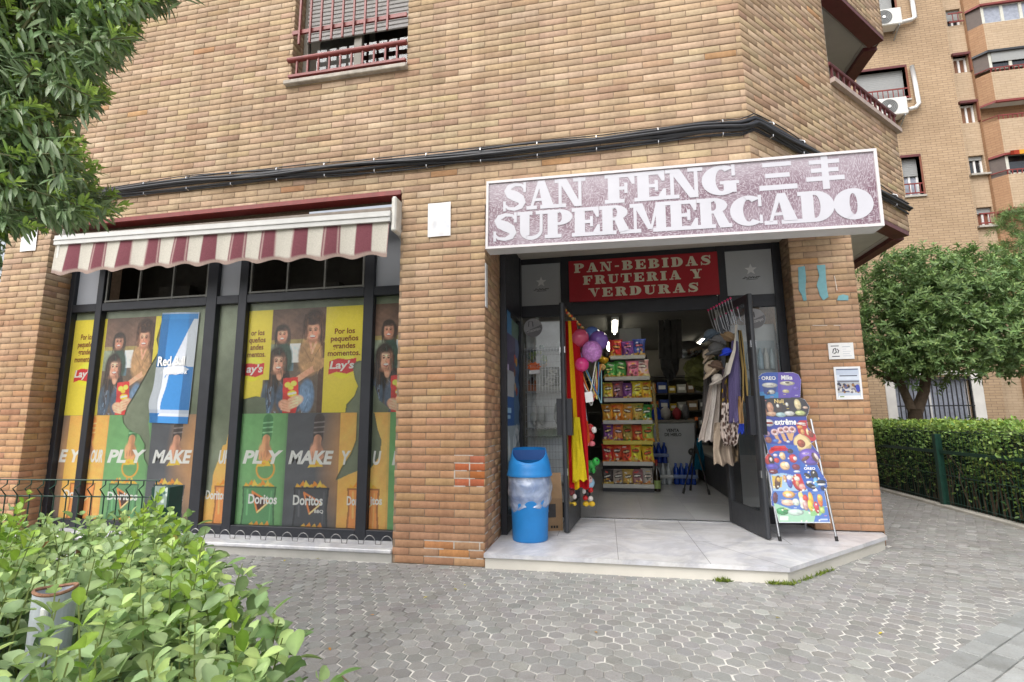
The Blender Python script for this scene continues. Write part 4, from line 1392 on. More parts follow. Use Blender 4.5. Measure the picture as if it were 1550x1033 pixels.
def _detail(p, fx, fy, sx, sy_, E, Lq):
    r = random.Random(31)
    # strands of hair, shaded cheeks and cloth folds over the flat tints
    for x0, y0, x1, y1, n, w, cols in ((248, 352, 262, 545, 26, 8, [(58, 42, 36), (28, 22, 20), (74, 54, 44)]), (296, 350, 312, 470, 14, 6, [(60, 44, 38), (28, 22, 20)]), (372, 225, 384, 330, 16, 9, [(84, 54, 40), (44, 28, 22), (104, 70, 50)]),
                                       (428, 225, 444, 340, 18, 9, [(84, 54, 40), (44, 28, 22), (96, 64, 46)]), (268, 270, 274, 340, 10, 5, [(60, 48, 42), (34, 26, 24)]), (310, 270, 318, 340, 10, 5, [(60, 48, 42), (34, 26, 24)]), (264, 350, 306, 364, 12, 20, [(58, 42, 36), (26, 20, 18)]), (380, 226, 432, 246, 14, 18, [(90, 58, 42), (44, 28, 22)])):
        for _ in range(n):
            xa = r.uniform(x0, x1); xb = xa + r.uniform(-w, w); ya = r.uniform(y0, y0 + 20); yb = r.uniform((y0 + y1) / 2, y1)
            Lq([(xa, ya), ((xa + xb) / 2 + r.uniform(-4, 4), (ya + yb) / 2), (xb, yb)], r.uniform(1.2, 3), r.choice(cols), .75)
    for x, y, rx, ry, dk, lt in ((284, 390, 26, 36, (140, 96, 78), (222, 182, 158)), (404, 288, 26, 34, (136, 92, 72), (214, 168, 140)), (291, 296, 20, 26, (124, 84, 68), (200, 156, 132))):
        E(x + rx * .55, y + ry * .1, rx * .42, ry * .8, dk, .55, 0, .5); E(x - rx * .55, y + ry * .05, rx * .35, ry * .6, dk, .35, 0, .6); E(x, y + ry * .92, rx * .8, ry * .22, dk, .75, 0, .5); E(x - rx * .1, y - ry * .35, rx * .5, ry * .25, lt, .5, 0, .6)
        E(x - rx * .35, y + ry * .22, rx * .24, ry * .16, (206, 128, 108), .5, 0, .6); E(x + rx * .35, y + ry * .22, rx * .24, ry * .16, (196, 116, 98), .5, 0, .6)
        E(x - rx * .36, y - ry * .16, rx * .26, ry * .1, dk, .6, 0, .5); E(x + rx * .36, y - ry * .16, rx * .26, ry * .1, dk, .6, 0, .5)
    for x, y, rx, ry in ((284, 390, 26, 36), (404, 288, 26, 34), (291, 296, 20, 26)):
        for sd in (-1, 1):
            E(x + sd * rx * .36, y - ry * .14, rx * .17, ry * .07, (34, 24, 20), .95, 0, .25); Lq([(x + sd * rx * .16, y - ry * .3), (x + sd * rx * .38, y - ry * .36), (x + sd * rx * .58, y - ry * .27)], 2.2, (52, 36, 28), .9)
        Lq([(x, y - ry * .1), (x - rx * .1, y + ry * .2), (x + rx * .1, y + ry * .24)], 2, (140, 94, 76), .8)
        E(x, y + ry * .5, rx * .42, ry * .16, (128, 52, 50), 1, 0, .2); E(x, y + ry * .46, rx * .34, ry * .09, (232, 222, 214), 1, 0, .2)
    for _ in range(60):
        x, y = r.uniform(232, 420), r.uniform(452, 560)
        if 300 < x < 368: continue
        Lq([(x, y), (x + r.uniform(-10, 10), y + r.uniform(8, 26))], r.uniform(1, 3.4), r.choice([(40, 54, 72), (110, 132, 158), (88, 110, 138), (52, 68, 88), (132, 152, 174)]), .55)
    for _ in range(40):
        x, y = r.uniform(360, 442), r.uniform(322, 420)
        Lq([(x, y), (x + r.uniform(-9, 9), y + r.uniform(8, 24))], r.uniform(1, 3), r.choice([(116, 86, 60), (176, 142, 104), (134, 102, 72)]), .5)
    for _ in range(18):
        x, y = r.uniform(282, 328), r.uniform(340, 420)
        Lq([(x, y), (x + r.uniform(-6, 6), y + r.uniform(8, 20))], r.uniform(1, 3), r.choice([(34, 48, 42), (58, 80, 70)]), .5)


def hand(p, cx, cy, s, skin, chip, sleeve):
    """printed hand reaching down with a corn chip"""
    L = lambda pts, w, c, a=1.: p.line([(cx + x * s, cy + y * s) for x, y in pts], w * s, c, a, .0015)
    L([(.1, 1.9), (.06, 1.0)], .55, sleeve)
    for k in range(3): L([(-.16, 1.25 + k * .24), (.36, 1.29 + k * .24)], .07, tuple(min(255, c + 60) for c in sleeve), .8)
    L([(.05, .95), (.0, .45)], .42, skin)
    p.ell(cx, cy + .38 * s, .34 * s, .34 * s, skin, 1, 0, .1)
    p.poly([(cx - .42 * s, cy - .42 * s), (cx + .4 * s, cy - .36 * s), (cx + .05 * s, cy + .2 * s)], chip)
    p.ell(cx, cy - .26 * s, .1 * s, .06 * s, tuple(int(c * .8) for c in chip), .8)
    for k in range(4): L([(-.27 + k * .17, .4), (-.24 + k * .15, .02 - .08 * math.sin(k * 1.1 + .4))], .14, tuple(min(255, c + 6 - 5 * k) for c in skin)); L([(-.19 + k * .17, .34), (-.17 + k * .15, .06)], .025, (96, 64, 46), .8)
    L([(.3, .42), (.34, .1), (.16, -.06)], .15, skin)
    p.ell(cx + .2 * s, cy + .45 * s, .16 * s, .3 * s, tuple(int(c * .66) for c in skin), .6, .2, .5); p.ell(cx - .16 * s, cy + .5 * s, .14 * s, .2 * s, tuple(min(255, int(c * 1.2)) for c in skin), .5, 0, .6)
    p.ell(cx + .12 * s, cy + 1.3 * s, .12 * s, .6 * s, (20, 22, 22), .35, 0, .6)


def crisp_bag(p, u0, u1, v0, v1, c):
    """printed bag of corn chips with chips spilling over the top"""
    w, h = u1 - u0, v1 - v0
    dk = tuple(int(x * .72) for x in c); ltc = tuple(min(255, int(x * 1.22 + 14)) for x in c)
    for k in range(7):
        x = u0 + w * (.12 + .12 * k); y = v1 + h * (.0 + .02 * ((k * 5) % 3))
        p.poly([(x - w * .09, y - h * .03), (x + w * .1, y), (x + w * (.02 if k % 2 else -.03), y + h * (.09 + .03 * (k % 3)))], ((206, 136, 44), (186, 112, 34), (216, 154, 62))[k % 3])
    p.poly([(u0, v1), (u1, v1), (u1 - w * .04, v0 + h * .5), (u1, v0), (u0, v0), (u0 + w * .04, v0 + h * .5)], dk)
    p.poly([(u0 + w * .05, v1 - h * .04), (u1 - w * .05, v1 - h * .04), (u1 - w * .09, v0 + h * .5), (u1 - w * .05, v0), (u0 + w * .05, v0), (u0 + w * .09, v0 + h * .5)], c)
    p.line([(u0 + w * .16, v1 - h * .1), (u0 + w * .18, v0 + h * .3)], w * .05, ltc, .7, .004)
    p.line([(u1 - w * .14, v1 - h * .12), (u1 - w * .16, v0 + h * .1)], w * .03, ltc, .5, .004)
    cx, cy = (u0 + u1) / 2, v0 + h * .6
    tri = [(cx - w * .2, cy + h * .26), (cx + w * .3, cy + h * .02), (cx - w * .02, cy - h * .24), (cx - w * .2, cy + h * .26)]
    p.poly(tri[:3], (54, 30, 26)); p.line(tri, w * .05, (196, 106, 54), 1, .001); p.line(tri[1:3], w * .03, (226, 190, 130), 1, .001)
    for k in range(4): p.poly([(cx - w * .3 + k * w * .16, v0 + h * .02), (cx - w * .1 + k * w * .15, v0 + h * .04), (cx - w * .16 + k * w * .15, v0 + h * (.13 + .03 * (k % 2)))], ((204, 140, 60), (184, 116, 44))[k % 2])


GRN, BLK, ORG = (84, 124, 80), (62, 64, 70), (184, 132, 66)


def lower_panels(p, x0, panels):
    for a, b, c in panels:
        p.rect(a - x0, b - x0, -1, 9, c)
        p.rect(b - x0 - .02, b - x0, -1, 9, tuple(int(q * .9) for q in c))
        cx = (a + b) / 2 - x0
        g = tuple(min(255, int(q * 1.18 + 6)) for q in c)
        p.ell(cx, .62, .22, .5, g, .35, 0, .6)
    for a, b, c in panels:
        w = .535; cx = (b - w / 2 if b - a < w and panels[-1][1] != b else a + w / 2 if b - a < w else (a + b) / 2) - x0
        skin = (176, 126, 92) if c != BLK else (166, 122, 100)
        if c == GRN: p.ell(cx + .06, .50, .1, .1, (196, 128, 40), 1, 0, .06); p.ell(cx + .06, .50, .085, .085, GRN, 1, 0, .06)
        hand(p, cx + .04, .60, .19, skin, (214, 150, 52), {GRN: (60, 104, 66), BLK: (58, 50, 50), ORG: (176, 110, 54)}[c])
        mottle(p, ((p.U > a - x0) & (p.U < b - x0)).astype(float), .13, 30, int((a + 9) * 50))
        crisp_bag(p, cx - .17, cx + .19, -.02, .345, {GRN: (70, 114, 76), BLK: (56, 58, 64), ORG: (178, 116, 62)}[c])


def poster(label, x0, x1, z0, z1, paint, cuts=(), texts=(), name='window_poster', Y=None, cat='poster', res=.005, group='snack posters behind the shop window'):
    Y = Y or PY
    t = thing(name, label, cat, ((x0 + x1) / 2, Y, z0), group)
    p = Pic(x1 - x0, z1 - z0, int((x1 - x0) / res), int((z1 - z0) / res), (120, 120, 120))
    paint(p)
    p.C = np.minimum(.86, p.C * 1.9 + .03)
    for c in cuts: p.cut([(q[0] - x0, q[2] - z0) for q in c])
    for c in cuts:                                                # pale paper fibres along every tear
        pass
    p.build('printed_sheet', M_PRINT, (x0, Y, z0), (1, 0, 0), (0, 0, 1), t)
    for body, box, col, bold, shear in texts:
        m = MB(); put_text(m, body, box, (0, Y, 0), (1, 0, 0), (0, 0, 1), sy, bold=bold, shear=shear, eps=.0015)
        m.build('poster_lettering', col, t)
    return t


T_MAR = pm('maroon_ink', (128, 44, 26), .6, .05, 9)
T_WHT = pm('white_ink', (236, 236, 234), .6, .04, 9)


def lays(p, cx, cz, s=1.0):
    p.ell(cx, cz, .125 * s, .125 * s, (224, 172, 30), 1, 0, .04); p.ell(cx + .02 * s, cz + .04 * s, .09 * s, .08 * s, (238, 206, 70), .8, 0, .4)
    p.poly([(cx - .14 * s, cz + .05 * s), (cx - .05 * s, cz + .075 * s), (cx + .06 * s, cz + .06 * s), (cx + .15 * s, cz + .075 * s), (cx + .14 * s, cz - .05 * s), (cx + .05 * s, cz - .08 * s), (cx - .06 * s, cz - .06 * s), (cx - .15 * s, cz - .085 * s)], (158, 26, 36))


SLOGAN = 'Por los\npequeños\ngrandes\nmomentos.'
Z0U, Z1U, Z0L, Z1L = 1.206, 2.215, .186, 1.204


def xs(px, py): return float(at(px, py, 1, PY)[0])


# first narrow pane
a, b = -4.603, -4.302
def f(p): p.rect(0, 9, 0, 9, YEL); lays(p, .2, .42, .9)
poster('yellow crisps poster in the narrow pane beside the end pier', a, b, Z0U, Z1U, f, (),
       [(SLOGAN, (a + .05, b - .005, 1.76, 2.06), T_MAR, .02, 0), ("Lay's", (a + .07, b - .01, 1.575, 1.68), T_WHT, .03, .15)])
def f(p): lower_panels(p, a, [(a, -4.52, BLK), (-4.52, b, ORG)])
poster('dark and orange chips poster in the narrow pane beside the end pier', a, b, Z0L, Z1L, f, (), [('E Y', (a + .005, b - .02, .73, .86), T_WHT, .04, .2), ('Dor', (-4.48, b - .005, .38, .46), T_WHT, .03, 0)])
# wide left pane
a, b = -4.22, -2.952
xa, xb, xc = xs(154, 560), xs(228, 560), xs(250, 560)
xa = a + .04
def f(p):
    p.rect(0, 9, 0, 9, YEL); photo(p, xa - a, xa - a + .60, 0, Z1U - Z0U)
    p.rect(xa - a + .60, 9, 0, 9, YEL)
poster('torn crisps poster of laughing friends in the wide pane behind the can poster', a, b, Z0U, Z1U, f,
       [[z6(x, y) for x, y in [(452, 200), (456, 260), (436, 330), (446, 372), (415, 425), (385, 480), (352, 540), (326, 580), (308, 640), (660, 640), (660, 200)]]],
       [('Po\npe\ng\nm', (xa + .66, xa + .72, 1.78, 2.05), T_MAR, .02, 0)])
g0, g1 = xs(156, 720), xs(222, 720)
def f(p): lower_panels(p, a, [(a, g0, ORG), (g0, g1, GRN), (g1, b - .03, BLK), (b - .03, b, ORG)])
poster('orange green and black chips poster in the wide pane behind the can poster', a, b, Z0L, Z1L, f,
       [[z6(x, y) for x, y in [(306, 590), (312, 640), (330, 664), (372, 684), (392, 720), (388, 770), (404, 800), (410, 700), (404, 640), (412, 590)]]],
       [('OUR', (a + .02, g0 - .03, .73, .86), T_WHT, .04, .2), ('PL Y', (g0 + .03, g1 - .03, .73, .86), T_WHT, .04, .2), ('MAKE', (g1 + .05, b - .06, .73, .86), T_WHT, .04, .2),
        ('Doritos', (g0 + .08, g1 - .08, .37, .45), T_WHT, .03, 0), ('Doritos', (g1 + .1, b - .12, .37, .45), T_WHT, .03, 0)])
# narrow middle pane
a, b = -2.828, -2.582
def f(p): lower_panels(p, a, [(a, b, ORG)])
poster('torn orange chips poster in the narrow pane between the two wide panes', a, b, Z0L, Z1L, f,
       [[z7(x, y) for x, y in [(-40, 560), (120, 560), (96, 670), (84, 676), (70, 724), (52, 770), (44, 836), (30, 850), (-40, 850)]]],
       [('UR', (a + .12, b - .01, .73, .86), T_WHT, .04, .2), ('Doritos', (a + .01, b - .02, .4, .485), T_WHT, .03, 0)])
# wide right pane
a, b = -2.485, -1.237
p0, p1, p2 = xs(409, 540), xs(491, 540), xs(554, 540)
def f(p):
    p.rect(0, 9, 0, 9, YEL); photo(p, p0 - a - .06, p1 - a, 0, Z1U - Z0U); p.rect(0, p0 - a - .0, .32, 9, YEL); p.rect(p1 - a, p2 - a + .1, 0, 9, YEL)
    lays(p, .07, .42, .9); lays(p, p1 - a + .19, .435, .95)
poster('yellow crisps poster of laughing friends in the wide pane beside the entrance pillar', a, b, Z0U, Z1U, f,
       [[z7(x, y) for x, y in [(120, 575), (138, 520), (176, 512), (200, 506), (232, 512), (236, 575)]], [z7(x, y) for x, y in [(536, 398), (552, 384), (600, 380), (600, 580), (508, 580), (516, 534), (542, 506), (556, 470), (544, 440)]]],
       [('or los\nqueños\nandes\nmentos.', (a + .01, a + .21, 1.75, 2.02), T_MAR, .02, 0), (SLOGAN, (p1 + .035, p2 - .06, 1.735, 2.0), T_MAR, .02, 0), ("ay's", (a + .01, a + .19, 1.575, 1.68), T_WHT, .03, .15), ("Lay's", (p1 + .06, p1 + .31, 1.59, 1.69), T_WHT, .03, .15)])
g0, g1 = -1.99, -1.452
def f(p): lower_panels(p, a, [(a, g0, GRN), (g0, g1, BLK), (g1, b + .0, ORG)])
poster('green black and orange chips poster in the wide pane beside the entrance pillar', a, b, Z0L, Z1L, f,
       [[z7(x, y) for x, y in [(552, 555), (600, 545), (600, 750), (560, 760), (520, 776), (478, 796), (500, 750), (530, 706), (548, 660)]]],
       [('PL Y', (a + .04, g0 - .03, .735, .86), T_WHT, .04, .2), ('MAKE', (g0 + .03, g1 - .05, .735, .86), T_WHT, .04, .2), ('Y', (g1 + .03, g1 + .12, .735, .86), T_WHT, .04, .2),
        ('Doritos', (a + .13, a + .43, .37, .46), T_WHT, .03, 0), ('Doritos', (g0 + .1, g0 + .4, .37, .46), T_WHT, .03, 0), ('BBQ', (g0 + .32, g0 + .41, .3, .335), T_WHT, .03, 0), ('Dor', (g1 + .1, b - .005, .38, .46), T_WHT, .03, 0)])
# last pane
a, b = -1.133, -.80
def f(p): photo(p, -.02, .54, 0, Z1U - Z0U)
poster('strip of crisps poster with laughing friends in the last pane by the entrance pillar', a, b, Z0U, Z1U, f, [[z7(x, y) for x, y in [(590, 470), (612, 470), (628, 520), (662, 548), (650, 575), (590, 575)]]], [])
def f(p): lower_panels(p, a, [(a, -.96, ORG), (-.96, b, GRN)])
poster('orange and green chips poster in the last pane by the entrance pillar', a, b, Z0L, Z1L, f,
       [[z7(x, y) for x, y in [(585, 540), (612, 566), (622, 620), (636, 660), (630, 710), (600, 752), (585, 752)]]],
       [('U', (a + .02, a + .1, .735, .86), T_WHT, .04, .2), ('P', (-.93, -.84, .735, .86), T_WHT, .04, .2), ('itos', (a + .01, a + .12, .39, .46), T_WHT, .03, 0)])

# drink can poster hanging inside the wide left pane, in front of the torn one
def can_poster():
    tl, tr, br, bl = [at(x, y, 1, PY - .006) for x, y in ((246, 474), (302, 473), (284, 642), (226, 640))]
    t = thing('can_poster', 'curling blue and silver energy drink can poster in the wide window pane', 'poster', ((bl[0] + br[0]) / 2, PY, bl[2]))
    w, h = .50, 1.0
    p = Pic(w, h, 100, 190, (206, 212, 222))
    B = (62, 132, 196)
    p.poly([(0, h), (w * .95, h), (w * .3, h * .4), (0, h * .5)], B); p.poly([(w * .0, h * .5), (w * .42, h * .5), (w * .0, h * .22)], (206, 212, 222))
    p.poly([(w, h * .95), (w, h * .0), (w * .45, h * .0), (w * .36, h * .38)], (206, 212, 222)); p.poly([(w, h * .5), (w, h * .12), (w * .3, h * .12), (w * .42, h * .52)], B)
    p.poly([(0, h * .12), (w * .35, h * .12), (w * .1, 0), (0, 0)], B); p.rect(0, w, h * .085, h * .12, (186, 196, 212)); p.rect(w * .1, w, 0, h * .06, (66, 136, 200))
    p.poly([(w * .1, h * .44), (w * .5, h * .55), (w * .9, h * .48), (w * .6, h * .43)], (216, 220, 228))
    p.rect(w * .05, w * .98, h * .94, h, (70, 142, 204)); p.rect(0, w, .985 * h, h, (170, 190, 214))
    O = lambda U, V: None
    def wp(U, V):
        u, v = U / w, V / h
        tgt = (bl[None, None] * ((1 - u) * (1 - v))[..., None] + br * (u * (1 - v))[..., None] + tr * (u * v)[..., None] + tl * ((1 - u) * v)[..., None])
        base = np.stack([U, 0 * U, V], -1)
        bulge = np.stack([-.035 * np.exp(-((v - .18) / .1) ** 2) * (1 - u), -.012 * np.sin(u * 3.14) , 0 * u], -1)
        return tgt - base + bulge
    p.build('printed_sheet', M_PRINT, (0, 0, 0), (1, 0, 0), (0, 0, 1), t, warp=wp)
    c = (tl + tr + bl + br) / 4
    for body, dx, dz, ww, hh in (('Red', -.11, .06, .16, .10), ('Bull', .07, .06, .12, .09), ('ENERGY DRINK', .04, -.06, .26, .03)):
        m = MB(); q = c + np.array([dx, -.016, dz]); put_text(m, body, (-ww / 2, ww / 2, -hh / 2, hh / 2), q, (1, 0, 0), (0, 0, 1), sy, bold=.03)
        m.build('poster_lettering', T_WHT, t)


can_poster()
# scalloped wire edging on the sill
we = MB(); x = -2.95
pts = []
while x < -.80:
    for k in range(9): a_ = math.pi * (1 - k / 8); pts.append((x + .062 + .055 * math.cos(a_), .12, .104 + .07 * math.sin(a_)))
    x += .155
we.tube(pts, .004, 6)
tag(we.build('wire_edging', pm('dull_wire', (130, 130, 130), .4, .1, 9, metal=.7), None), 'low scalloped wire edging standing on the sill of the shop window', 'edging')
# ------------------------------------------------------------------ litter bin with a plastic liner
def bin_():
    cx, cy, z0 = .285, .47, zt
    t = thing('litter_bin', 'blue plastic litter bin with a clear bag liner standing on the marble step', 'bin', (cx, cy, z0))
    blue = pm('blue_plastic', (36, 126, 196), .42, .1, 5, spec=.45)
    MB().lathe([(.0, .0), (.148, .0), (.152, .012), (.158, .2), (.172, .45), (.178, .55), (.17, .55), (.15, .02), (0, .02)], (cx, cy, z0), 36).build('bin_body', blue, t, smooth=True)
    # lid: flared skirt, then a cowl cut by a slanting mouth that faces the street
    n = 48; a = np.arange(n) * 2 * math.pi / n
    rows = []
    prof = [(.197, .535), (.199, .545), (.193, .56), (.186, .60), (.180, .64)]
    for r, h in prof: rows.append(np.stack([cx + r * np.cos(a), cy + r * np.sin(a), np.full(n, z0 + h)], 1))
    f = (1 + np.sin(a - .12)) / 2                                     # 1 at the back, 0 at the front
    for k in (0.35, .7, 1.0):
        r = .180 - .030 * k * (f ** .7) - .012 * k
        h = .64 + k * (.012 + .118 * np.minimum(1, f * 1.6))
        rows.append(np.stack([cx + r * np.cos(a), cy + r * np.sin(a), z0 + h], 1))
    m = MB(); G = np.array(rows); G = np.concatenate([G, G[:, :1]], 1)
    m.grid(G)
    Gi = G.copy(); c = np.array([cx, cy, 0]); Gi[..., :2] = c[:2] + (Gi[..., :2] - c[:2]) * .965
    m.grid(Gi[::-1])
    m.grid(np.stack([G[-1], Gi[-1]]))
    m.build('lid', blue, t, smooth=True)
    q = MB(); q.obox((cx - .145, cy - .012, z0 + .665), (.29, 0, .004), (0, .008, 0), (0, 0, .085))
    q.lathe([(0, .60), (.168, .60)], (cx, cy, z0), 32)
    q.build('flap', pm('dark_blue_plastic', (14, 66, 128), .5, .06, 8), t)
    # crumpled liner
    T = NT('thin_plastic_film')
    tr = T.add('BsdfTransparent'); tr.inputs[0].default_value = (.93, .95, 1, 1)
    df = T.add('BsdfTranslucent'); df.inputs[0].default_value = (.8, .84, .92, 1)
    gl = T.add('BsdfGlossy'); gl.inputs['Roughness'].default_value = .18
    nz = T.noise(11, 4, .5, dist=1.2); cr = T.ramp(nz, [(.4, (.36,) * 3), (.62, (.5,) * 3)])
    m1 = T.add('MixShader'); T.link(cr, m1.inputs[0]); T.link(tr.outputs[0], m1.inputs[1]); T.link(T.p.outputs[0], m1.inputs[2])
    T.p.inputs['Base Color'].default_value = (.62, .68, .78, 1); T.p.inputs['Roughness'].default_value = .3
    m2 = T.add('MixShader'); m2.inputs[0].default_value = .14; T.link(m1.outputs[0], m2.inputs[1]); T.link(gl.outputs[0], m2.inputs[2])
    bp = T.add('Bump'); bp.inputs['Strength'].default_value = .45; bp.inputs['Distance'].default_value = .03; T.link(nz, bp.inputs['Height'])
    T.link(bp.outputs[0], gl.inputs['Normal']); T.link(bp.outputs[0], T.p.inputs['Normal'])
    T.link(m2.outputs[0], T.out.inputs['Surface'])
    n = 120; m_ = 26; a = np.arange(n + 1) * 2 * math.pi / n
    G = np.zeros((m_ + 1, n + 1, 3))
    for i in range(m_ + 1):
        v = i / m_
        h = .545 - v * (.285 + .03 * np.sin(a * 2 + 1) + .006 * np.sin(a * 5))
        r = .181 + .020 * math.sin(math.pi * min(1, v * 1.08)) * (1 + .3 * np.sin(a * 3 + .5)) + .004 * np.sin(a * 9 + v * 5) * (v + .2) + .005 * np.sin(v * 17 + 2.4 * np.sin(a * 2 + 1) + a) * (.3 + v)
        r = r - .022 * v
        G[i] = np.stack([cx + r * np.cos(a), cy + r * np.sin(a), z0 + h], 1)
    G[:, -1] = G[:, 0]
    m = MB(); m.grid(G); m.build('bag_liner', T.m, t, smooth=True)


bin_()

# ------------------------------------------------------------------ folded cartons behind the open door
KRAFT = pm('kraft_card', (150, 122, 92), .85, .1, 12)
t = thing('cardboard_box', 'open cardboard box with printed side leaning behind the litter bin', 'box', (.47, .88, zt))
m = MB(); m.obox((.40, .80, zt), (.13, .05, 0), (-.10, .26, 0), (0, 0, .29)); m.build('box_body', KRAFT, t)
m = MB(); m.obox((.40, .80, zt + .29), (.13, .05, 0), (-.002, .004, 0), (-.02, .10, .22)); m.build('box_flap', KRAFT, t)
m = MB(); m.obox((.395, .797, zt + .12), (.075, .029, 0), (-.0015, -.0015, 0), (0, 0, .12)); m.build('printed_patch', pm('dark_print', (64, 62, 62), .8), t)
for k in range(3):
    o_b = np.array([.40, .80, zt + .025]) + np.array([.933, .36, 0]) * (.025 + .025 * k)
    MB().obox(o_b, (.0165, .0064, 0), (.0007, -.0019, 0), (0, 0, .022)).build('box_print', M_RUBBER, t)

# ------------------------------------------------------------------ posters on the side screen
def side_posters():
    S = lambda x, y: at(x, y, 0, .036)
    w, h = .76, 1.94
    p = Pic(w, h, 110, 280, (70, 84, 92))
    r = random.Random(5)
    V = lambda y: float(S(770, y)[2]) - .26
    blocks = [(470, 505, 0, .35, (72, 128, 176)), (470, 530, .35, .8, (92, 122, 110)), (505, 560, 0, .62, (74, 66, 100)), (505, 535, .55, .8, (92, 110, 150)), (535, 580, .5, .8, (60, 96, 140)),
              (560, 600, 0, .5, (170, 176, 182)), (600, 645, 0, .6, (30, 84, 150)), (580, 645, .45, .8, (70, 104, 140)), (645, 700, 0, .8, (150, 164, 172)), (700, 772, 0, .8, (124, 146, 158))]
    for y0, y1, a, b, c in blocks: p.rect(a, b, V(y1), V(y0), c)
    for cx, cy, c in ((.52, 538, (180, 60, 40)), (.6, 542, (206, 160, 60)), (.52, 583, (176, 150, 110)), (.6, 590, (150, 60, 44)), (.5, 560, (120, 80, 60))): p.ell(cx, V(cy), .05, .045, c)
    p.rect(.05, .2, V(560), V(552), (190, 180, 210)); p.rect(.04, .3, V(625), V(618), (150, 190, 220)); p.rect(.04, .26, V(634), V(629), (150, 190, 220))
    for cx in (.16, .46):
        p.line([(cx, V(730)), (cx, V(672))], .16, (196, 206, 212)); p.line([(cx, V(672)), (cx, V(658))], .06, (176, 190, 200)); p.rect(cx - .07, cx + .07, V(722), V(690), (176, 202, 214)); p.ell(cx, V(705), .03, .05, (60, 120, 170))
    p.speck(0, .8, V(770), V(735), [(70, 90, 100), (190, 196, 200), (50, 60, 70)], 30, .03, r)
    p.speck(.5, .78, V(690), V(640), [(210, 214, 216), (96, 116, 130)], 20, .03, r)
    p.M &= ~(p.V > V(478)) | (p.U < .3)
    p.M &= (p.U < .74 - .02 * np.sin(p.V * 30))
    tag(p.build('drinks_poster', M_PRINT, (.036, .63, .26), (0, 1, 0), (0, 0, 1)), 'tall collage of blue drinks posters on the side screen behind the litter bin', 'poster')


side_posters()

# ------------------------------------------------------------------ behind the left storefront pane
t = thing('wire_rack', 'wire basket rack of newspapers and slippers behind the narrow storefront pane', 'rack', (.29, 1.75, zt))
m = MB()
for x in np.linspace(.07, .50, 14): m.tube([(x, 1.56, .14), (x, 1.56, 1.98)], .0022, 5)
for z in np.arange(.2, 2.0, .082): m.tube([(.07, 1.562, z), (.50, 1.562, z)], .0024, 5)
m.build('wire_grid', M_CHROME, t)
for z in (.42, .93, 1.02, 1.42, 1.9):
    MB().box(.07, .50, 1.57, 1.74, z, z + .014).build('rack_shelf', pm('grey_wire_shelf', (140, 144, 146), .5, metal=.3), t)
tag(MB().quad((.06, 1.76, .12), (.51, 1.76, .12), (.51, 1.76, 2.26), (.06, 1.76, 2.26)).build('added_rack_backing', pm('pane_bright_sheet', (218, 224, 226), .7, .15, 4), None), 'pale board added behind the wire rack to brighten the storefront pane', 'board')  # added board; the pane's bright reflection put into its pale colour
slip_c = [(206, 210, 210), (196, 202, 202), (150, 160, 158)]
for k, (x, lab) in enumerate(((.15, 'leftmost of the three white slippers stacked upright behind the wire rack'), (.24, 'middle one of the three white slippers upright behind the wire rack'), (.42, 'white slipper standing apart at the door side of the wire rack'))):
    m = MB(); m.ell((x, 1.66, 1.19), (.04, .03, .13), 14, 12)
    t = thing('slipper', lab, 'slipper', (x, 1.66, 1.06), 'slippers in the rack')
    m.build('sole', pm('white_towelling', slip_c[k], .9, .05, 40), t, smooth=True)
    m = MB(); m.ell((x, 1.64, 1.15), (.042, .034, .06), 14, 8); m.build('strap', pm('towelling_strap', (186, 192, 190), .9, .05, 40), t, smooth=True)
nw = thing('newspaper', 'folded newspaper with big dark headline letters in the wire rack', 'newspaper', (.28, 1.60, 1.44))
p = Pic(.36, .27, 70, 50, (146, 150, 146)); r9 = random.Random(8)
for k in range(26): p.rect(.02, .34 * r9.random(), .01 * k, .01 * k + .004, (110, 114, 110))
p.rect(.16, .36, .05, .27, (58, 66, 60)); p.rect(.0, .1, .0, .12, (150, 90, 60)); p.ell(.05, .12, .03, .04, (60, 50, 44))
p.build('front_page', M_PAPER, (.09, 1.60, 1.44), (1, 0, 0), (0, .12, .99), nw)
m = MB(); put_text(m, 'NEWS', (-.11, .11, -.05, .05), (.36, 1.595, 1.58), (.3, 0, .95), (-.95, 0, .3), sy, bold=.05); m.build('headline', pm('newsprint_white', (176, 178, 172), .8), nw)
d = thing('price_star', 'orange and red starburst label on the wire rack glass', 'label', (.16, FY - .0, 1.66))
pts = [((.085 if k % 2 == 0 else .06) * math.cos(k * math.pi / 9), (.055 if k % 2 == 0 else .042) * math.sin(k * math.pi / 9)) for k in range(18)]
MB().prism(pts, (.19, FY + .016, 1.70), (1, 0, 0), (0, 0, 1), sy, .002).build('star', pm('orange_paper', (208, 96, 34), .6), d)
m = MB().prism([(-.06, -.025), (.06, -.02), (.06, .02), (-.06, .015)], (.195, FY + .013, 1.645), (1, 0, 0), (0, 0, 1), sy, .002); m.build('tag', M_WHITE, d)
m = MB().tube([(.145 + .09 * k / 16, FY + .0125, 1.703 + .017 * (-1) ** k) for k in range(17)], .003, 5); m.build('label_script', T_WHT, d)
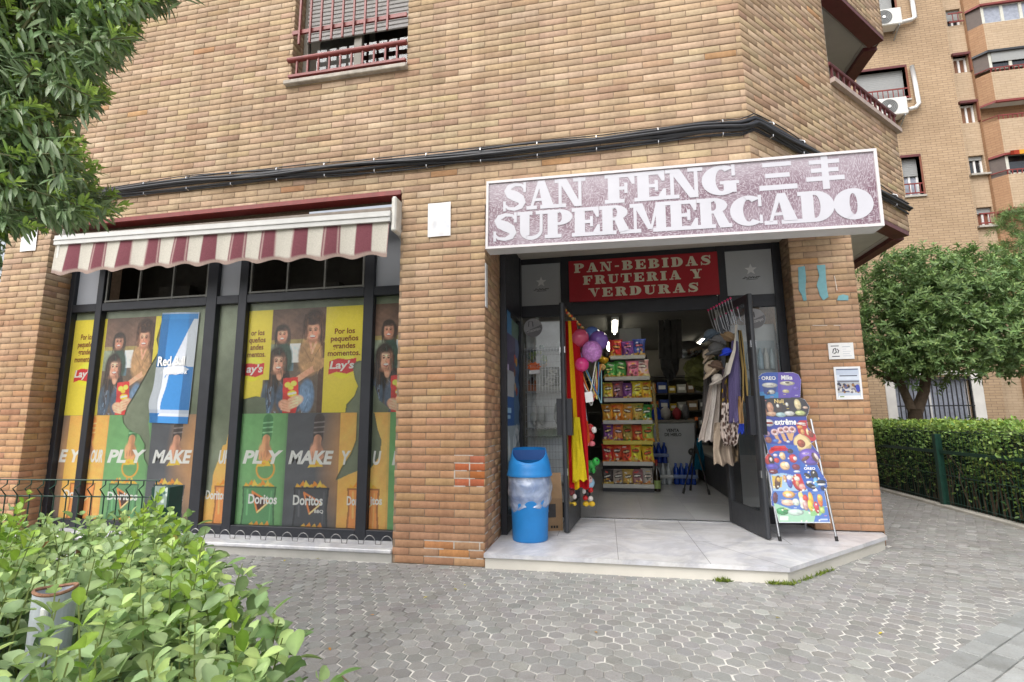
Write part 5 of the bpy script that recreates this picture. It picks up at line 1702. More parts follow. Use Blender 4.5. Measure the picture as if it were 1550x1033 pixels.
for x, lab in ((.185, 'round grey beer sticker on the glass pane left of the doors'), (2.49, 'round grey beer sticker on the glass pane right of the doors')):
    d = thing('round_sticker', lab, 'sticker', (x, FY, 2.04), 'round beer stickers')
    MB().prism([(.105 * math.cos(a_), .105 * math.sin(a_)) for a_ in np.linspace(0, 2 * math.pi, 33)[:-1]], (x, FY + .018, 2.135), (1, 0, 0), (0, 0, 1), sy, .001).build('disc', pm('frosted_vinyl', (160, 160, 164), .5, .06, 8), d)
    m = MB()
    m.prism([(.10 * math.cos(a_), .10 * math.sin(a_)) for a_ in np.linspace(-2.7, .35, 20)], (x, FY + .0168, 2.135), (1, 0, 0), (0, 0, 1), sy, .001)
    m.build('lower_band', pm('grey_vinyl', (118, 118, 122), .5, .06, 8), d)
    m = MB(); put_text(m, 'Cruzcampo', (-.075, .085, -.022, .022), (x, FY + .0156, 2.105), (.97, 0, .24), (-.24, 0, .97), sy, bold=.02); m.build('sticker_text', pm('pale_vinyl', (190, 190, 192), .5), d)
    m = MB(); m.tube([(x - .05, FY + .0165, 2.15), (x - .045, FY + .0165, 2.21), (x - .005, FY + .0165, 2.205), (x, FY + .0165, 2.15)], .006, 6); m.build('emblem', pm('emblem_vinyl', (96, 96, 100), .5), d)
g = thing('fruit_bags', 'net bags of green and yellow fruit hung inside the narrow storefront pane', 'fruit', (.2, 1.7, 1.72))
for k in range(16):
    c = [(120, 150, 84), (150, 164, 96), (170, 150, 110), (110, 140, 130)][k % 4]
    MB().ell((rng.uniform(.1, .3), rng.uniform(1.64, 1.72), rng.uniform(1.74, 1.95)), (.034, .034, .036), 10, 8).build('fruit', pm('fruit_skin_%d' % (k % 4), c, .5), g, smooth=True)
# right pane: made-up cooler, the glass reflection put into its pale colour
t = thing('standin_cooler', 'pale made-up cooler standing in for the reflection in the storefront pane right of the doors', 'cooler', (2.5, 1.7, zt))
MB().bbox(2.27, 2.72, 1.62, 2.2, .116, 2.1, .01).build('cooler_body', pm('pale_pane_reflection', (186, 192, 194), .35, .06, 3), t)
m = MB(); m.box(2.29, 2.70, 1.612, 1.619, .75, 1.92); m.build('cooler_door', pm('cool_glass', (150, 164, 170), .15, .2, 2), t)
for k in range(7):
    m = MB(); m.lathe([(0, 0), (.024, 0), (.026, .02), (.026, .14), (.011, .19), (.011, .22), (0, .22)], (2.33 + k * .055, 1.59, 1.62), 10); m.build('bottle', pm('pale_bottle_%d' % (k % 3), [(170, 190, 196), (150, 180, 196), (196, 200, 196)][k % 3], .25), t, smooth=True)

# ------------------------------------------------------------------ ice cream board
def board():
    P0 = np.array([2.347, .729, .115]); P1 = np.array([2.804, .803, .115]); u = (P1 - P0) / np.linalg.norm(P1 - P0)
    nb = np.array([-u[1], u[0], 0]); v = nb * .28 + np.array([0, 0, 1.3]); v /= np.linalg.norm(v); N = np.cross(u, v)      # faces the street
    if N[1] > 0: N = -N
    def hit(x, y):
        d = AX_R * ((x - PW / 2) / CF) + AX_U * (-(y - PH / 2) / CF) + AX_F
        q = CP + d * ((N @ (P0 - CP)) / (N @ d)) - P0
        return float(q @ u), float(q @ v)
    A = lambda x, y: hit(1140 + x / 7.379, 550 + y / 7.379)
    B = lambda x, y: hit(1140 + x / 6.886, 680 + y / 6.886)
    t = thing('ice_cream_board', 'leaning ice cream price board with scalloped edge on the marble step', 'sign board', tuple((P0 + P1) / 2))
    w, h = .80, 1.36; ou, ov = -.14, .12
    p = Pic(w, h, 190, 320, (44, 70, 160))
    cA = lambda x, y: (A(x, y)[0] - ou, A(x, y)[1] - ov); cB = lambda x, y: (B(x, y)[0] - ou, B(x, y)[1] - ov)
    s = 1 / 7.379 * .0062
    def el(f, x, y, rx, ry, c, a=1., rot=0.): q = f(x, y); k = .00087; p.ell(q[0], q[1], rx * k, ry * k, tuple(int(z * .72) for z in c), a, rot); p.ell(q[0] - .1 * rx * k, q[1] + .12 * ry * k, rx * k * .86, ry * k * .84, c, a, rot, .12); p.ell(q[0] - .3 * rx * k, q[1] + .35 * ry * k, rx * k * .35, ry * k * .3, tuple(min(255, int(z * 1.2 + 30)) for z in c), .7, rot, .4); p.ell(q[0] + .3 * rx * k, q[1] - .3 * ry * k, rx * k * .25, ry * k * .2, tuple(int(z * .6) for z in c), .6, rot, .3)
    def po(f, pts, c): p.poly([f(*q) for q in pts], c)
    def li(f, pts, wd, c): p.line([f(*q) for q in pts], wd * .00087, c)
    # tubs at the top
    po(cA, [(20, 110), (285, 100), (285, 390), (20, 400)], (32, 78, 172)); po(cA, [(270, 100), (540, 100), (540, 390), (270, 390)], (92, 70, 170)); po(cA, [(20, 320), (275, 330), (275, 400), (20, 400)], (40, 130, 190))
    po(cA, [(100, 270), (262, 240), (240, 345), (150, 362), (115, 340)], (34, 60, 130)); el(cA, 180, 250, 80, 28, (206, 206, 196)); el(cA, 180, 240, 50, 12, (232, 230, 220)); el(cA, 200, 325, 34, 24, (190, 190, 186)); el(cA, 165, 335, 14, 14, (40, 36, 60))
    po(cA, [(300, 230), (450, 240), (405, 340), (320, 345)], (104, 88, 176)); el(cA, 375, 230, 78, 24, (206, 200, 176)); el(cA, 375, 222, 22, 8, (60, 40, 40)); el(cA, 360, 318, 36, 20, (200, 186, 140)); el(cA, 470, 285, 30, 20, (110, 92, 180))
    # dark band of sticks
    po(cA, [(40, 400), (530, 385), (600, 440), (640, 520), (600, 600), (320, 612), (90, 590)], (42, 40, 48))
    for x, y, c in ((90, 450, (160, 110, 84)), (185, 500, (206, 150, 120)), (285, 500, (66, 50, 50)), (375, 480, (54, 44, 46)), (490, 465, (224, 206, 160)), (115, 550, (170, 110, 80))): el(cA, x, y, 34, 58, c)
    for x, y, c in ((200, 570, (214, 170, 140)), (305, 580, (160, 190, 196)), (400, 565, (206, 206, 200)), (520, 560, (190, 200, 130))): el(cA, x, y, 52, 26, c)
    el(cA, 268, 480, 14, 20, (230, 230, 226)); el(cA, 370, 465, 14, 22, (226, 226, 224)); el(cA, 575, 500, 26, 14, (214, 180, 160)); el(cA, 65, 425, 18, 10, (210, 210, 210))
    # blue cone field
    po(cA, [(100, 612), (600, 598), (640, 760), (690, 900), (140, 940)], (38, 58, 156)); el(cA, 165, 670, 54, 38, (220, 224, 232)); po(cA, [(120, 662), (210, 660), (210, 682), (120, 684)], (176, 60, 60))
    for x, y, r in ((240, 790, -.9), (310, 770, -.6), (370, 760, -.2), (435, 760, .15)):
        li(cA, [(x, y), (x + 40 - 60 * (r > 0), y + 90)], 34, (206, 160, 110)); el(cA, x - 4, y - 14, 40, 36, (226, 190, 196)); el(cA, x - 8, y - 20, 20, 16, (150, 92, 80)); el(cA, x + 10, y + 6, 9, 9, (236, 226, 220))
    el(cA, 150, 790, 30, 26, (196, 160, 190)); el(cA, 165, 860, 34, 34, (160, 96, 80)); el(cA, 250, 870, 34, 18, (70, 110, 190)); el(cA, 385, 880, 20, 12, (200, 206, 220)); el(cA, 295, 880, 16, 16, (210, 150, 120))
    # red splash and caramel drop
    po(cA, [(470, 680), (520, 640), (590, 640), (600, 750), (700, 800), (690, 880), (560, 860), (500, 780)], (180, 36, 40)); el(cA, 530, 680, 46, 14, (226, 206, 200)); el(cA, 515, 718, 28, 16, (224, 150, 60)); el(cA, 545, 900, 88, 90, (222, 196, 140)); po(cA, [(490, 800), (520, 790), (640, 900), (560, 960), (460, 900)], (224, 200, 146)); el(cA, 530, 900, 40, 40, (150, 70, 46)); el(cA, 600, 770, 14, 36, (226, 200, 150)); el(cA, 640, 790, 26, 40, (130, 60, 44)); el(cA, 545, 770, 20, 30, (206, 150, 90))
    # second blue field
    po(cA, [(140, 900), (480, 920), (520, 1040), (740, 1000), (740, 1200), (150, 1200)], (44, 96, 176)); po(cB, [(110, 60), (450, 20), (500, 180), (520, 300), (160, 260)], (48, 84, 172))
    li(cA, [(190, 990), (240, 950), (340, 945)], 40, (196, 44, 50))
    for x, y, rx, ry, c in ((155, 110, 44, 60, (176, 40, 40)), (185, 120, 30, 44, (50, 34, 36)), (180, 110, 14, 20, (226, 220, 214)), (240, 120, 26, 26, (196, 60, 60)), (200, 190, 66, 34, (84, 72, 170)), (205, 236, 46, 24, (110, 30, 50)),
                            (300, 75, 30, 40, (222, 186, 140)), (410, 100, 40, 44, (190, 50, 60)), (430, 100, 20, 20, (226, 214, 206)), (325, 178, 48, 42, (226, 186, 140)), (345, 165, 22, 26, (238, 220, 190)), (440, 190, 40, 30, (120, 46, 66)), (225, 66, 22, 14, (230, 206, 214)), (380, 25, 30, 24, (60, 44, 50)), (450, 236, 34, 10, (206, 216, 230))):
        el(cB, x, y, rx, ry, c)
    # violet oval, cookie drop
    el(cB, 585, 85, 108, 84, (104, 78, 176)); el(cB, 540, 100, 46, 18, (110, 70, 60), 1, .5); el(cB, 640, 90, 30, 50, (84, 56, 52), 1, .4); el(cB, 650, 80, 14, 40, (216, 200, 190), 1, .4); el(cB, 540, 50, 40, 12, (180, 160, 214))
    po(cB, [(170, 270), (300, 250), (520, 300), (560, 440), (200, 436)], (150, 184, 214)); po(cB, [(190, 280), (300, 290), (290, 400), (200, 410)], (206, 176, 70))
    el(cB, 250, 350, 28, 70, (84, 52, 40), 1, -.3); el(cB, 260, 320, 20, 24, (200, 160, 80)); el(cB, 370, 340, 28, 66, (80, 92, 180), 1, .05); el(cB, 370, 300, 26, 24, (226, 220, 224)); el(cB, 325, 310, 16, 36, (196, 140, 90))
    el(cB, 480, 350, 72, 84, (184, 40, 46)); el(cB, 450, 310, 28, 24, (226, 216, 206)); el(cB, 505, 395, 34, 30, (220, 150, 140)); el(cB, 455, 360, 16, 30, (200, 150, 100))
    po(cB, [(500, 190), (640, 170), (720, 300), (766, 380), (740, 450), (640, 466), (540, 400), (490, 280)], (26, 84, 176)); el(cB, 690, 380, 78, 78, (34, 90, 180)); el(cB, 630, 270, 36, 48, (30, 28, 36)); el(cB, 560, 280, 36, 22, (30, 28, 36), 1, -.6); el(cB, 595, 385, 50, 24, (30, 28, 36), 1, -.5); el(cB, 650, 350, 26, 50, (90, 160, 214)); el(cB, 580, 345, 30, 10, (206, 210, 214)); el(cB, 700, 345, 46, 20, (20, 22, 34)); el(cB, 705, 370, 40, 10, (214, 220, 226)); el(cB, 720, 410, 24, 22, (24, 30, 60)); el(cB, 640, 432, 26, 10, (216, 220, 226))
    # fruit ices
    po(cB, [(180, 440), (560, 440), (780, 440), (810, 775), (240, 775)], (70, 110, 184)); po(cB, [(210, 560), (420, 640), (560, 640), (640, 700), (620, 780), (240, 780)], (150, 194, 166)); po(cB, [(570, 600), (740, 600), (700, 690), (600, 700)], (130, 184, 120))
    el(cB, 225, 510, 24, 56, (84, 36, 56), 1, -.25); el(cB, 365, 475, 60, 36, (222, 170, 90)); el(cB, 365, 482, 32, 18, (226, 210, 190)); el(cB, 360, 560, 66, 30, (226, 184, 160)); el(cB, 440, 555, 34, 34, (206, 220, 206))
    for x, y, ry, c in ((490, 490, 40, (222, 206, 120)), (505, 560, 60, (206, 206, 190)), (540, 520, 40, (196, 60, 50)), (540, 590, 50, (190, 150, 150)), (595, 520, 64, (230, 170, 60)), (590, 590, 56, (226, 196, 70)), (655, 610, 56, (190, 50, 66)), (690, 540, 60, (226, 120, 50)), (690, 510, 34, (234, 176, 80)), (715, 640, 30, (170, 196, 110))): el(cB, x, y, 24, ry, c)
    el(cB, 300, 650, 60, 34, (60, 140, 84)); el(cB, 440, 660, 76, 30, (190, 210, 200)); po(cB, [(270, 700), (360, 700), (360, 745), (270, 745)], (206, 216, 206)); po(cB, [(700, 725), (770, 725), (770, 742), (680, 742)], (180, 196, 226)); po(cB, [(240, 762), (810, 762), (810, 775), (240, 775)], (206, 214, 220))
    r = random.Random(12)
    for _ in range(90):
        x, y = r.uniform(20, 760), r.uniform(20, 770); f = cB if r.random() < .6 else cA
        q = f(x, y); c = r.choice([(226, 226, 230), (236, 216, 120), (24, 40, 110), (220, 120, 130)])
        p.line([q, (q[0] + r.uniform(.008, .03), q[1])], .003, c, .9)
    for _ in range(40): q = cB(r.uniform(200, 760), r.uniform(40, 760)); p.ell(q[0], q[1], .007, .007, (232, 226, 210), .95)
    p.C = p.C * .84 + .055
    O = [cA(30, 180), cA(90, 118), cA(140, 106), cA(440, 106), cA(500, 130), cA(530, 190), cA(520, 390), cA(570, 410), cA(625, 490), cA(612, 560), cA(590, 600), cA(605, 720), cA(690, 800), cA(700, 860), cA(640, 900), cB(680, 40), cB(697, 90), cB(660, 160), cB(690, 220), cB(760, 330), cB(768, 390), cB(738, 450), cB(800, 772), cB(266, 770), cB(220, 605), cB(184, 590), cB(178, 500), cB(190, 440), cB(160, 260), cB(120, 180), cB(110, 100), cA(160, 1000), cA(130, 880), cA(108, 800), cA(100, 620), cA(88, 590), cA(80, 470), cA(44, 440)]
    p.M &= p.inside(O)
    p.build('printed_panel', vm('glossy_print', .25, .04, 40, spec=.5), P0 + u * ou + v * ov + N * .012, u, v, t)
    MB().prism(O, P0 + u * ou + v * ov + N * .010, u, v, -N, .006).build('board_panel', pm('white_board_edge', (206, 208, 212), .5), t)
    for body, f, x, y, ww, hh, c, sh in (('OREO', A, 165, 172, 150, 42, T_WHT, .1), ('Milka', A, 365, 165, 120, 50, T_WHT, .2), ('Nuii', A, 280, 428, 100, 44, pm('gold_ink', (214, 190, 130), .5), .1), ('extrême', A, 350, 660, 220, 62, T_WHT, .2), ('Maxibon', B, 265, 2, 170, 42, pm('red_ink', (190, 36, 44), .5), .1), ('Nestlé', A, 165, 672, 84, 22, T_MAR, 0), ('OREO', B, 580, 205, 110, 26, T_WHT, 0)):
        m = MB(); q = f(x, y); k = .00087
        put_text(m, body, (q[0] - ww / 2 * k, q[0] + ww / 2 * k, q[1] - hh / 2 * k, q[1] + hh / 2 * k), P0 + N * .0125, u, v, N, bold=.03, shear=sh, eps=.0012)
        m.build('board_lettering', c, t)
    for s_, e in ((.0, 1), (.463, -1)):
        b0 = P0 + u * s_; top = b0 + v * 1.02
        MB().tube([b0, top], .009, 8).build('board_leg', M_CHROME, t)
        MB().tube([b0 + np.array([0, 0, -.002]), b0 + v * .035], .0135, 8).build('rubber_foot', M_RUBBER, t)
    for s_ in (.03, .43):
        top = P0 + u * s_ + v * 1.0; ft = P0 + u * s_ + nb * .42
        MB().tube([ft, top - N * .02], .008, 8).build('rear_leg', M_CHROME, t)


board()

# ------------------------------------------------------------------ snack rack and its bags
RK = thing('snack_rack', 'tall white shelving rack of snack bags standing in the open doorway', 'rack', (1.2, 3.55, .114))
SHZ = [1.995, 1.69, 1.383, 1.07, .785, .495, .19]
SHX = [(1.02, 1.51), (.93, 1.56), (.91, 1.575), (.885, 1.57), (.875, 1.565), (.865, 1.55), (.855, 1.55)]
m = MB()
for x in (.862, 1.545): m.box(x - .012, x + .012, 3.68, 3.72, .116, 2.05); m.tube([(x, 3.42, .13), (x, 3.66, 2.03)], .006, 6)
m.box(.86, 1.55, 3.72, 3.73, .116, 2.05)
m.build('rack_frame', pm('dark_rack_metal', (62, 62, 66), .45, metal=.4), RK)
MB().box(.855, 1.55, 3.40, 3.72, .116, .16).build('rack_plinth', M_DARK, RK)
for z, (a, b) in zip(SHZ, SHX):
    m = MB(); m.box(a, b, 3.40, 3.71, z - .01, z); m.bbox(a, b, 3.385, 3.40, z - .025, z + .03, .002)
    m.build('rack_shelf', pm('shelf_lip', (190, 190, 186) if abs(z - .785) > .01 else (206, 190, 70), .4, .08, 12), RK)


def snack_bag(label, x, y, z, w, h, c1, c2, c3, flat=False, lean=0.0):
    r = random.Random(int(x * 9999 + z * 777))
    p = Pic(w, h, 26, 32, c1)
    dk = tuple(int(q * .55) for q in c1); lt = tuple(min(255, int(q * 1.3 + 20)) for q in c1)
    p.ell(w * r.uniform(.3, .7), h * .5, w * .6, h * .3, lt, .5, r.uniform(0, 3), .6)
    p.rect(0, w, 0, h * r.uniform(.14, .26), c2, .85)
    a0 = r.uniform(-.25, .25); cx, cy = w * r.uniform(.42, .58), h * r.uniform(.55, .66)
    p.ell(cx, cy, w * .36, h * .12, dk, 1, a0); p.line([(cx - w * .25, cy - w * .25 * a0), (cx + w * .25, cy + w * .25 * a0)], h * .07, c3, .95)
    for _ in range(7): p.ell(w * r.uniform(.15, .85), h * r.uniform(.08, .42), w * r.uniform(.05, .16), h * r.uniform(.03, .07), r.choice([(206, 166, 60), (190, 120, 50), c3, (216, 196, 140), dk]), .9, r.uniform(0, 3), .15)
    p.ell(w * r.uniform(.25, .75), h * r.uniform(.78, .86), w * r.uniform(.1, .3), h * .035, r.choice([(220, 216, 206), (206, 60, 50), c2]), .9, r.uniform(-.3, .3))
    p.rect(0, w, h * .94, h, lt); p.rect(0, w, 0, h * .05, dk)
    U, V = p.U / w, p.V / h
    bulge = .055 * (np.clip(4 * U * (1 - U), 0, 1) ** .5) * (np.clip(4 * V * (1 - V), 0, 1) ** .6)
    wr = .006 * np.sin(U * 19 + r.uniform(0, 6) + V * 7) * (4 * V * (1 - V)) + .004 * np.sin(V * 23 + U * 11 + r.uniform(0, 6))
    wx = x - w / 2 + w / 2 + (p.U - w / 2) * (.86 + .16 * np.abs(2 * V - 1) ** 2) + .03 * np.sin(V * 4 + r.uniform(0, 6)) * w
    a = np.stack([wx, y - bulge - wr * (4 * U * (1 - U)) + lean * p.V, z + p.V], -1)
    b = np.stack([wx, y + bulge * .8 + lean * p.V + .001, z + p.V], -1)
    p.C = np.minimum(.85, p.C * 1.5 + .01)
    m = MB(); m.grid(a, p.C); m.grid(b[:, ::-1], p.C[:, ::-1])
    o = m.build('snack_bag', M_FOIL, None, smooth=True)
    return tag(o, label, 'snack bag', 'snack bags on the rack')


R_, G_, P_, Y_, O_, K_, BL, PU, DR = (150, 28, 30), (52, 118, 50), (176, 92, 116), (206, 160, 40), (206, 120, 40), (50, 44, 44), (44, 62, 130), (92, 48, 110), (160, 60, 36)
WHT = (206, 206, 196)
ROWS = [
    ('top', [('dark red', R_, Y_, (206, 150, 60)), ('violet blue', PU, (60, 80, 150), (200, 120, 140)), ('blue', BL, Y_, (190, 90, 110))]),
    ('second', [('green', G_, Y_, (190, 200, 120)), ('green', G_, Y_, (210, 210, 130)), ('pink', P_, Y_, (150, 60, 90)), ('pale pink', (196, 140, 140), (206, 190, 120), (220, 200, 190))]),
    ('third', [('yellow and violet', (196, 150, 50), PU, WHT), ('brown violet', (110, 70, 84), PU, (200, 180, 200)), ('violet', PU, Y_, (190, 160, 200)), ('yellow', Y_, O_, (226, 200, 110)), ('golden', (196, 142, 40), Y_, (220, 210, 160))]),
    ('fourth', [('orange', O_, Y_, WHT), ('orange', (206, 104, 30), O_, WHT), ('amber', (196, 124, 50), O_, WHT), ('orange green', (150, 130, 60), G_, WHT), ('green', G_, Y_, WHT)]),
    ('fifth', [('violet', PU, Y_, (206, 180, 120)), ('orange violet', (180, 96, 50), PU, (206, 190, 200)), ('green and red', (120, 110, 50), G_, (190, 70, 50)), ('red and green', DR, G_, (206, 180, 120)), ('lime', (124, 140, 60), O_, (206, 80, 50))]),
    ('sixth', [('red', R_, O_, WHT), ('rust red', DR, (206, 150, 90), WHT), ('red and orange', (176, 60, 40), Y_, (216, 190, 150)), ('yellow', Y_, (206, 170, 90), (190, 60, 40)), ('golden red', (204, 150, 40), (190, 120, 60), (200, 60, 50))]),
    ('bottom', [('black and gold', K_, (190, 160, 70), WHT), ('silver black', (120, 112, 106), K_, WHT), ('golden black', (140, 116, 60), K_, WHT), ('plum', (110, 76, 80), (190, 170, 120), WHT), ('grey', (130, 126, 120), (170, 150, 90), (206, 190, 180))]),
]
ORD = ['first', 'second', 'third', 'fourth', 'fifth', 'sixth']
for (nm, row), z, (a, b) in zip(ROWS, SHZ, SHX):
    n = len(row); w = (b - a) / n
    for k, (cn, c1, c2, c3) in enumerate(row):
        hh = (.262 if nm != 'bottom' else .235) * rng.uniform(.92, 1.06)
        snack_bag('%s snack bag, %s from left on the %s shelf of the rack' % (cn, ORD[k], nm), a + (k + .5) * w + rng.normal(0, .006), 3.47 + rng.normal(0, .012), z + .002, w * rng.uniform(1.16, 1.3), hh, c1, c2, c3, lean=.12 * rng.uniform(.2, 1.6))
# braid of straw hanging on the rack's side
m = MB(); q = np.linspace(0, 1, 40)
for k in range(3):
    a_ = q * 26 + k * 2.1
    m.tube(np.stack([1.60 + .012 * np.cos(a_) + .03 * q, 3.36 + .01 * np.sin(a_), 1.62 - q * .82], 1), .012, 6)
tag(m.build('straw_braid', pm('straw', (150, 132, 88), .85, .2, 60), None, smooth=True), 'long straw coloured braid hanging down the side of the snack rack', 'braid')
# bottle on the floor beside the rack
t = thing('wine_bottle', 'dark wine bottle with pale green label on the floor beside the snack rack', 'bottle', (1.60, 3.5, .114))
MB().lathe([(0, 0), (.042, 0), (.045, .01), (.045, .22), (.036, .27), (.016, .32), (.015, .42), (.018, .43), (0, .43)], (1.60, 3.5, .115), 20).build('bottle_glass', pm('dark_glass', (34, 26, 16), .12, .1, 5, spec=.7), t, smooth=True)
MB().lathe([(.0462, .04), (.0462, .15)], (1.60, 3.5, .115), 20).build('bottle_label', pm('green_label', (130, 150, 90), .6), t, smooth=True)
MB().lathe([(.0175, .35), (.0185, .432), (0, .434)], (1.60, 3.5, .115), 16).build('capsule', pm('red_capsule', (120, 24, 24), .4), t, smooth=True)

# ------------------------------------------------------------------ shop floor: ice chest, packs of bottles, tripod, shelves
t = thing('ice_chest', 'pale grey ice chest lettered VENTA DE HIELO at the back of the shop', 'freezer', (2.0, 4.9, .114))
MB().bbox(1.66, 2.32, 4.6, 5.3, .116, 1.04, .01).build('chest_body', pm('chest_enamel', (176, 180, 184), .4, .05, 4), t)
MB().bbox(1.64, 2.34, 4.58, 5.32, 1.045, 1.09, .008).build('chest_lid', pm('chest_lid', (120, 116, 108), .5, .1, 6), t)
m = MB(); put_text(m, 'VENTA\nDE HIELO', (1.84, 2.10, .83, .95), (0, 4.6, 0), (1, 0, 0), (0, 0, 1), sy, bold=.03, eps=.003); m.build('chest_lettering', M_RUBBER, t)


def bottle_pack(label, x, y, nx, ny, c, z=.115, h=.31, name='bottle_pack'):
    t = thing(name, label, 'bottles', (x, y, z), 'packs of bottled water')
    mt = pm('pack_plastic', c, .2, .1, 6, spec=.6); cap = pm('bottle_cap', tuple(min(255, q + 30) for q in c), .4)
    for i in range(nx):
        for j in range(ny):
            px, py = x + (i - (nx - 1) / 2) * .082, y + (j - (ny - 1) / 2) * .082
            MB().lathe([(0, 0), (.036, 0), (.039, .02), (.037, .1), (.039, .18), (.034, .23), (.014, .275), (.013, .3)], (px, py, z), 14).build('bottle', mt, t, smooth=True)
            MB().lathe([(.016, .29), (.016, .312), (0, .313)], (px, py, z), 12).build('bottle_cap', cap, t, smooth=True)
    w = .082 * nx / 2 + .002; d_ = .082 * ny / 2 + .002
    m = MB(); m.tube([(x - w, y - d_, z + .12), (x + w, y - d_, z + .12), (x + w, y + d_, z + .12), (x - w, y + d_, z + .12), (x - w, y - d_, z + .12)], .03, 6, cap=False)
    m.build('pack_wrap', pm('pack_wrap', tuple(int(q * .5 + 100) for q in c), .4), t)
    return t


bottle_pack('low pack of blue water bottles on the floor in front of the ice chest', 2.08, 4.35, 4, 2, (20, 60, 150))
bottle_pack('pack of blue water bottles stacked higher against the ice chest, nearer the rack', 1.72, 4.38, 3, 2, (18, 52, 140), z=.43)
bottle_pack('clear pack of water bottles on the floor beside the wine bottle', 1.76, 4.3, 3, 2, (168, 176, 182))

t = thing('tripod', 'black camera style tripod with orange tip standing on the shop floor', 'tripod', (2.07, 3.4, .114))
top = np.array([2.13, 3.42, .80])
MB().tube([top - [0, 0, .16], top + [.01, 0, .2], top + [.03, 0, .30]], .012, 8).build('centre_column', M_RUBBER, t)
MB().tube([top + [.03, 0, .29], top + [.035, 0, .335]], .022, 8).build('tip', pm('orange_plastic', (206, 96, 30), .5), t)
for q in ((1.918, 3.336, .116), (2.243, 3.264, .116), (2.06, 3.66, .116)):
    q = np.array(q); mid = top + (q - top) * .5
    m = MB(); m.tube([top - [0, 0, .04], mid], .013, 8); m.tube([mid, q], .009, 8); m.tube([q + (top - q) * .1, q], .016, 8); m.build('leg', M_RUBBER, t)
m = MB(); m.ell((2.08, 3.45, .66), (.05, .04, .05), 12, 8); m.build('joint', M_RUBBER, t)


def cloth(name, label, cat, px, Y, cols, folds=5, depth=.03, group=None, cut=None, stripes=True, seed=0, nx=40, ny=46, spots=None):
    """hanging cloth: px are the photograph's outline rows [(y, xl, xr), ...] on the plane Y"""
    r = random.Random(seed)
    ys = np.linspace(0, 1, ny); rows = np.array(px, float)
    tt = (rows[:, 0] - rows[0, 0]) / (rows[-1, 0] - rows[0, 0])
    G = np.zeros((ny, nx, 3)); C = np.zeros((ny, nx, 3))
    u = np.linspace(0, 1, nx)
    for i, v in enumerate(ys):
        yy = rows[0, 0] + v * (rows[-1, 0] - rows[0, 0])
        a = at(np.interp(v, tt, rows[:, 1]), yy, 1, Y); b = at(np.interp(v, tt, rows[:, 2]), yy, 1, Y)
        G[i] = a + (b - a) * u[:, None]
        G[i, :, 1] += depth * np.sin(u * folds * math.pi * 2 + 1.5 * math.sin(v * 3 + seed)) * (.4 + .6 * v) + .012 * np.sin(v * 9 + u * 6 + seed)
        G[i, :, 2] += .012 * np.sin(u * folds * 6.28 + seed) * (v > .97)
        if stripes:
            k = np.minimum((u * len(cols)).astype(int), len(cols) - 1)
        else:
            k = np.full(nx, min(int(v * len(cols)), len(cols) - 1))
        C[i] = np.array([lin(c) for c in cols])[k]
    if spots:
        sp = np.random.default_rng(seed)
        for _ in range(spots[1]):
            ci, cj = sp.integers(0, ny), sp.integers(0, nx)
            d = ((np.arange(ny)[:, None] - ci) / 1.6) ** 2 + ((np.arange(nx)[None] - cj) / 1.3) ** 2
            C[d < 1.2] = lin(spots[0][sp.integers(len(spots[0]))])
    B = G.copy(); B[..., 1] += .014
    m = MB(); m.grid(G, C); m.grid(B[:, ::-1], C[:, ::-1])
    rim = lambda a, b, ca: m.grid(np.stack([a, b]), np.stack([ca, ca]))
    rim(G[0], B[0], C[0]); rim(G[-1], B[-1], C[-1]); rim(G[:, 0], B[:, 0], C[:, 0]); rim(G[:, -1], B[:, -1], C[:, -1])
    o = m.build(name, M_CLOTH, None, smooth=True)
    return tag(o, label, cat, group)


RDF, YLF = (164, 24, 30), (206, 166, 24)
cloth('flag', 'long red and yellow striped flag hanging on the open left door', 'flag', [(486, 856, 872), (560, 857, 882), (640, 860, 888), (740, 863, 892)], .98, [RDF, YLF, RDF, RDF], 2, .02, 'red and yellow flags', seed=1)
cloth('flag', 'plain yellow lower flag cloth in front of the red and yellow flag', 'flag', [(632, 866, 877), (690, 867, 884), (728, 868, 889)], .93, [(196, 176, 36)], 2, .008, 'red and yellow flags', seed=2)
cloth('flag', 'red flag with yellow edge hanging lowest beside the door glass', 'flag', [(640, 858, 868), (690, 859, 869), (732, 860, 870)], .96, [RDF, RDF, YLF], 1, .008, 'red and yellow flags', seed=3)
cloth('toy_bag', 'orange and grey bag of toys hanging behind the flags', 'bag', [(600, 876, 884), (640, 880, 890), (675, 880, 894)], 1.15, [(140, 140, 146), (206, 90, 40)], 1, .02, None, stripes=False, seed=4)

# balloons in a bunch
BT = {}
for c, nm in (((196, 80, 110), 'pink'), ((124, 92, 170), 'violet'), ((90, 120, 186), 'blue'), ((180, 120, 184), 'lilac'), ((214, 60, 130), 'magenta'), ((160, 130, 190), 'pale')):
    T = NT('balloon_%s' % nm); b_ = rgba(c)
    T.p.inputs['Base Color'].default_value = b_; T.p.inputs['Roughness'].default_value = .16; T.p.inputs['Transmission Weight'].default_value = .0
    T.p.inputs['Subsurface Weight'].default_value = .25; T.p.inputs['Subsurface Radius'].default_value = (.03, .03, .03)
    T.link(T.ramp(T.noise(40, 2), [(.45, b_), (.6, tuple(min(1, x * 1.35) for x in b_[:3]) + (1,))]) if nm in ('lilac', 'pale') else T.ramp(T.noise(6, 2), [(.3, b_), (.7, tuple(x * .93 for x in b_[:3]) + (1,))]), T.p.inputs['Base Color'])
    BT[nm] = T.m
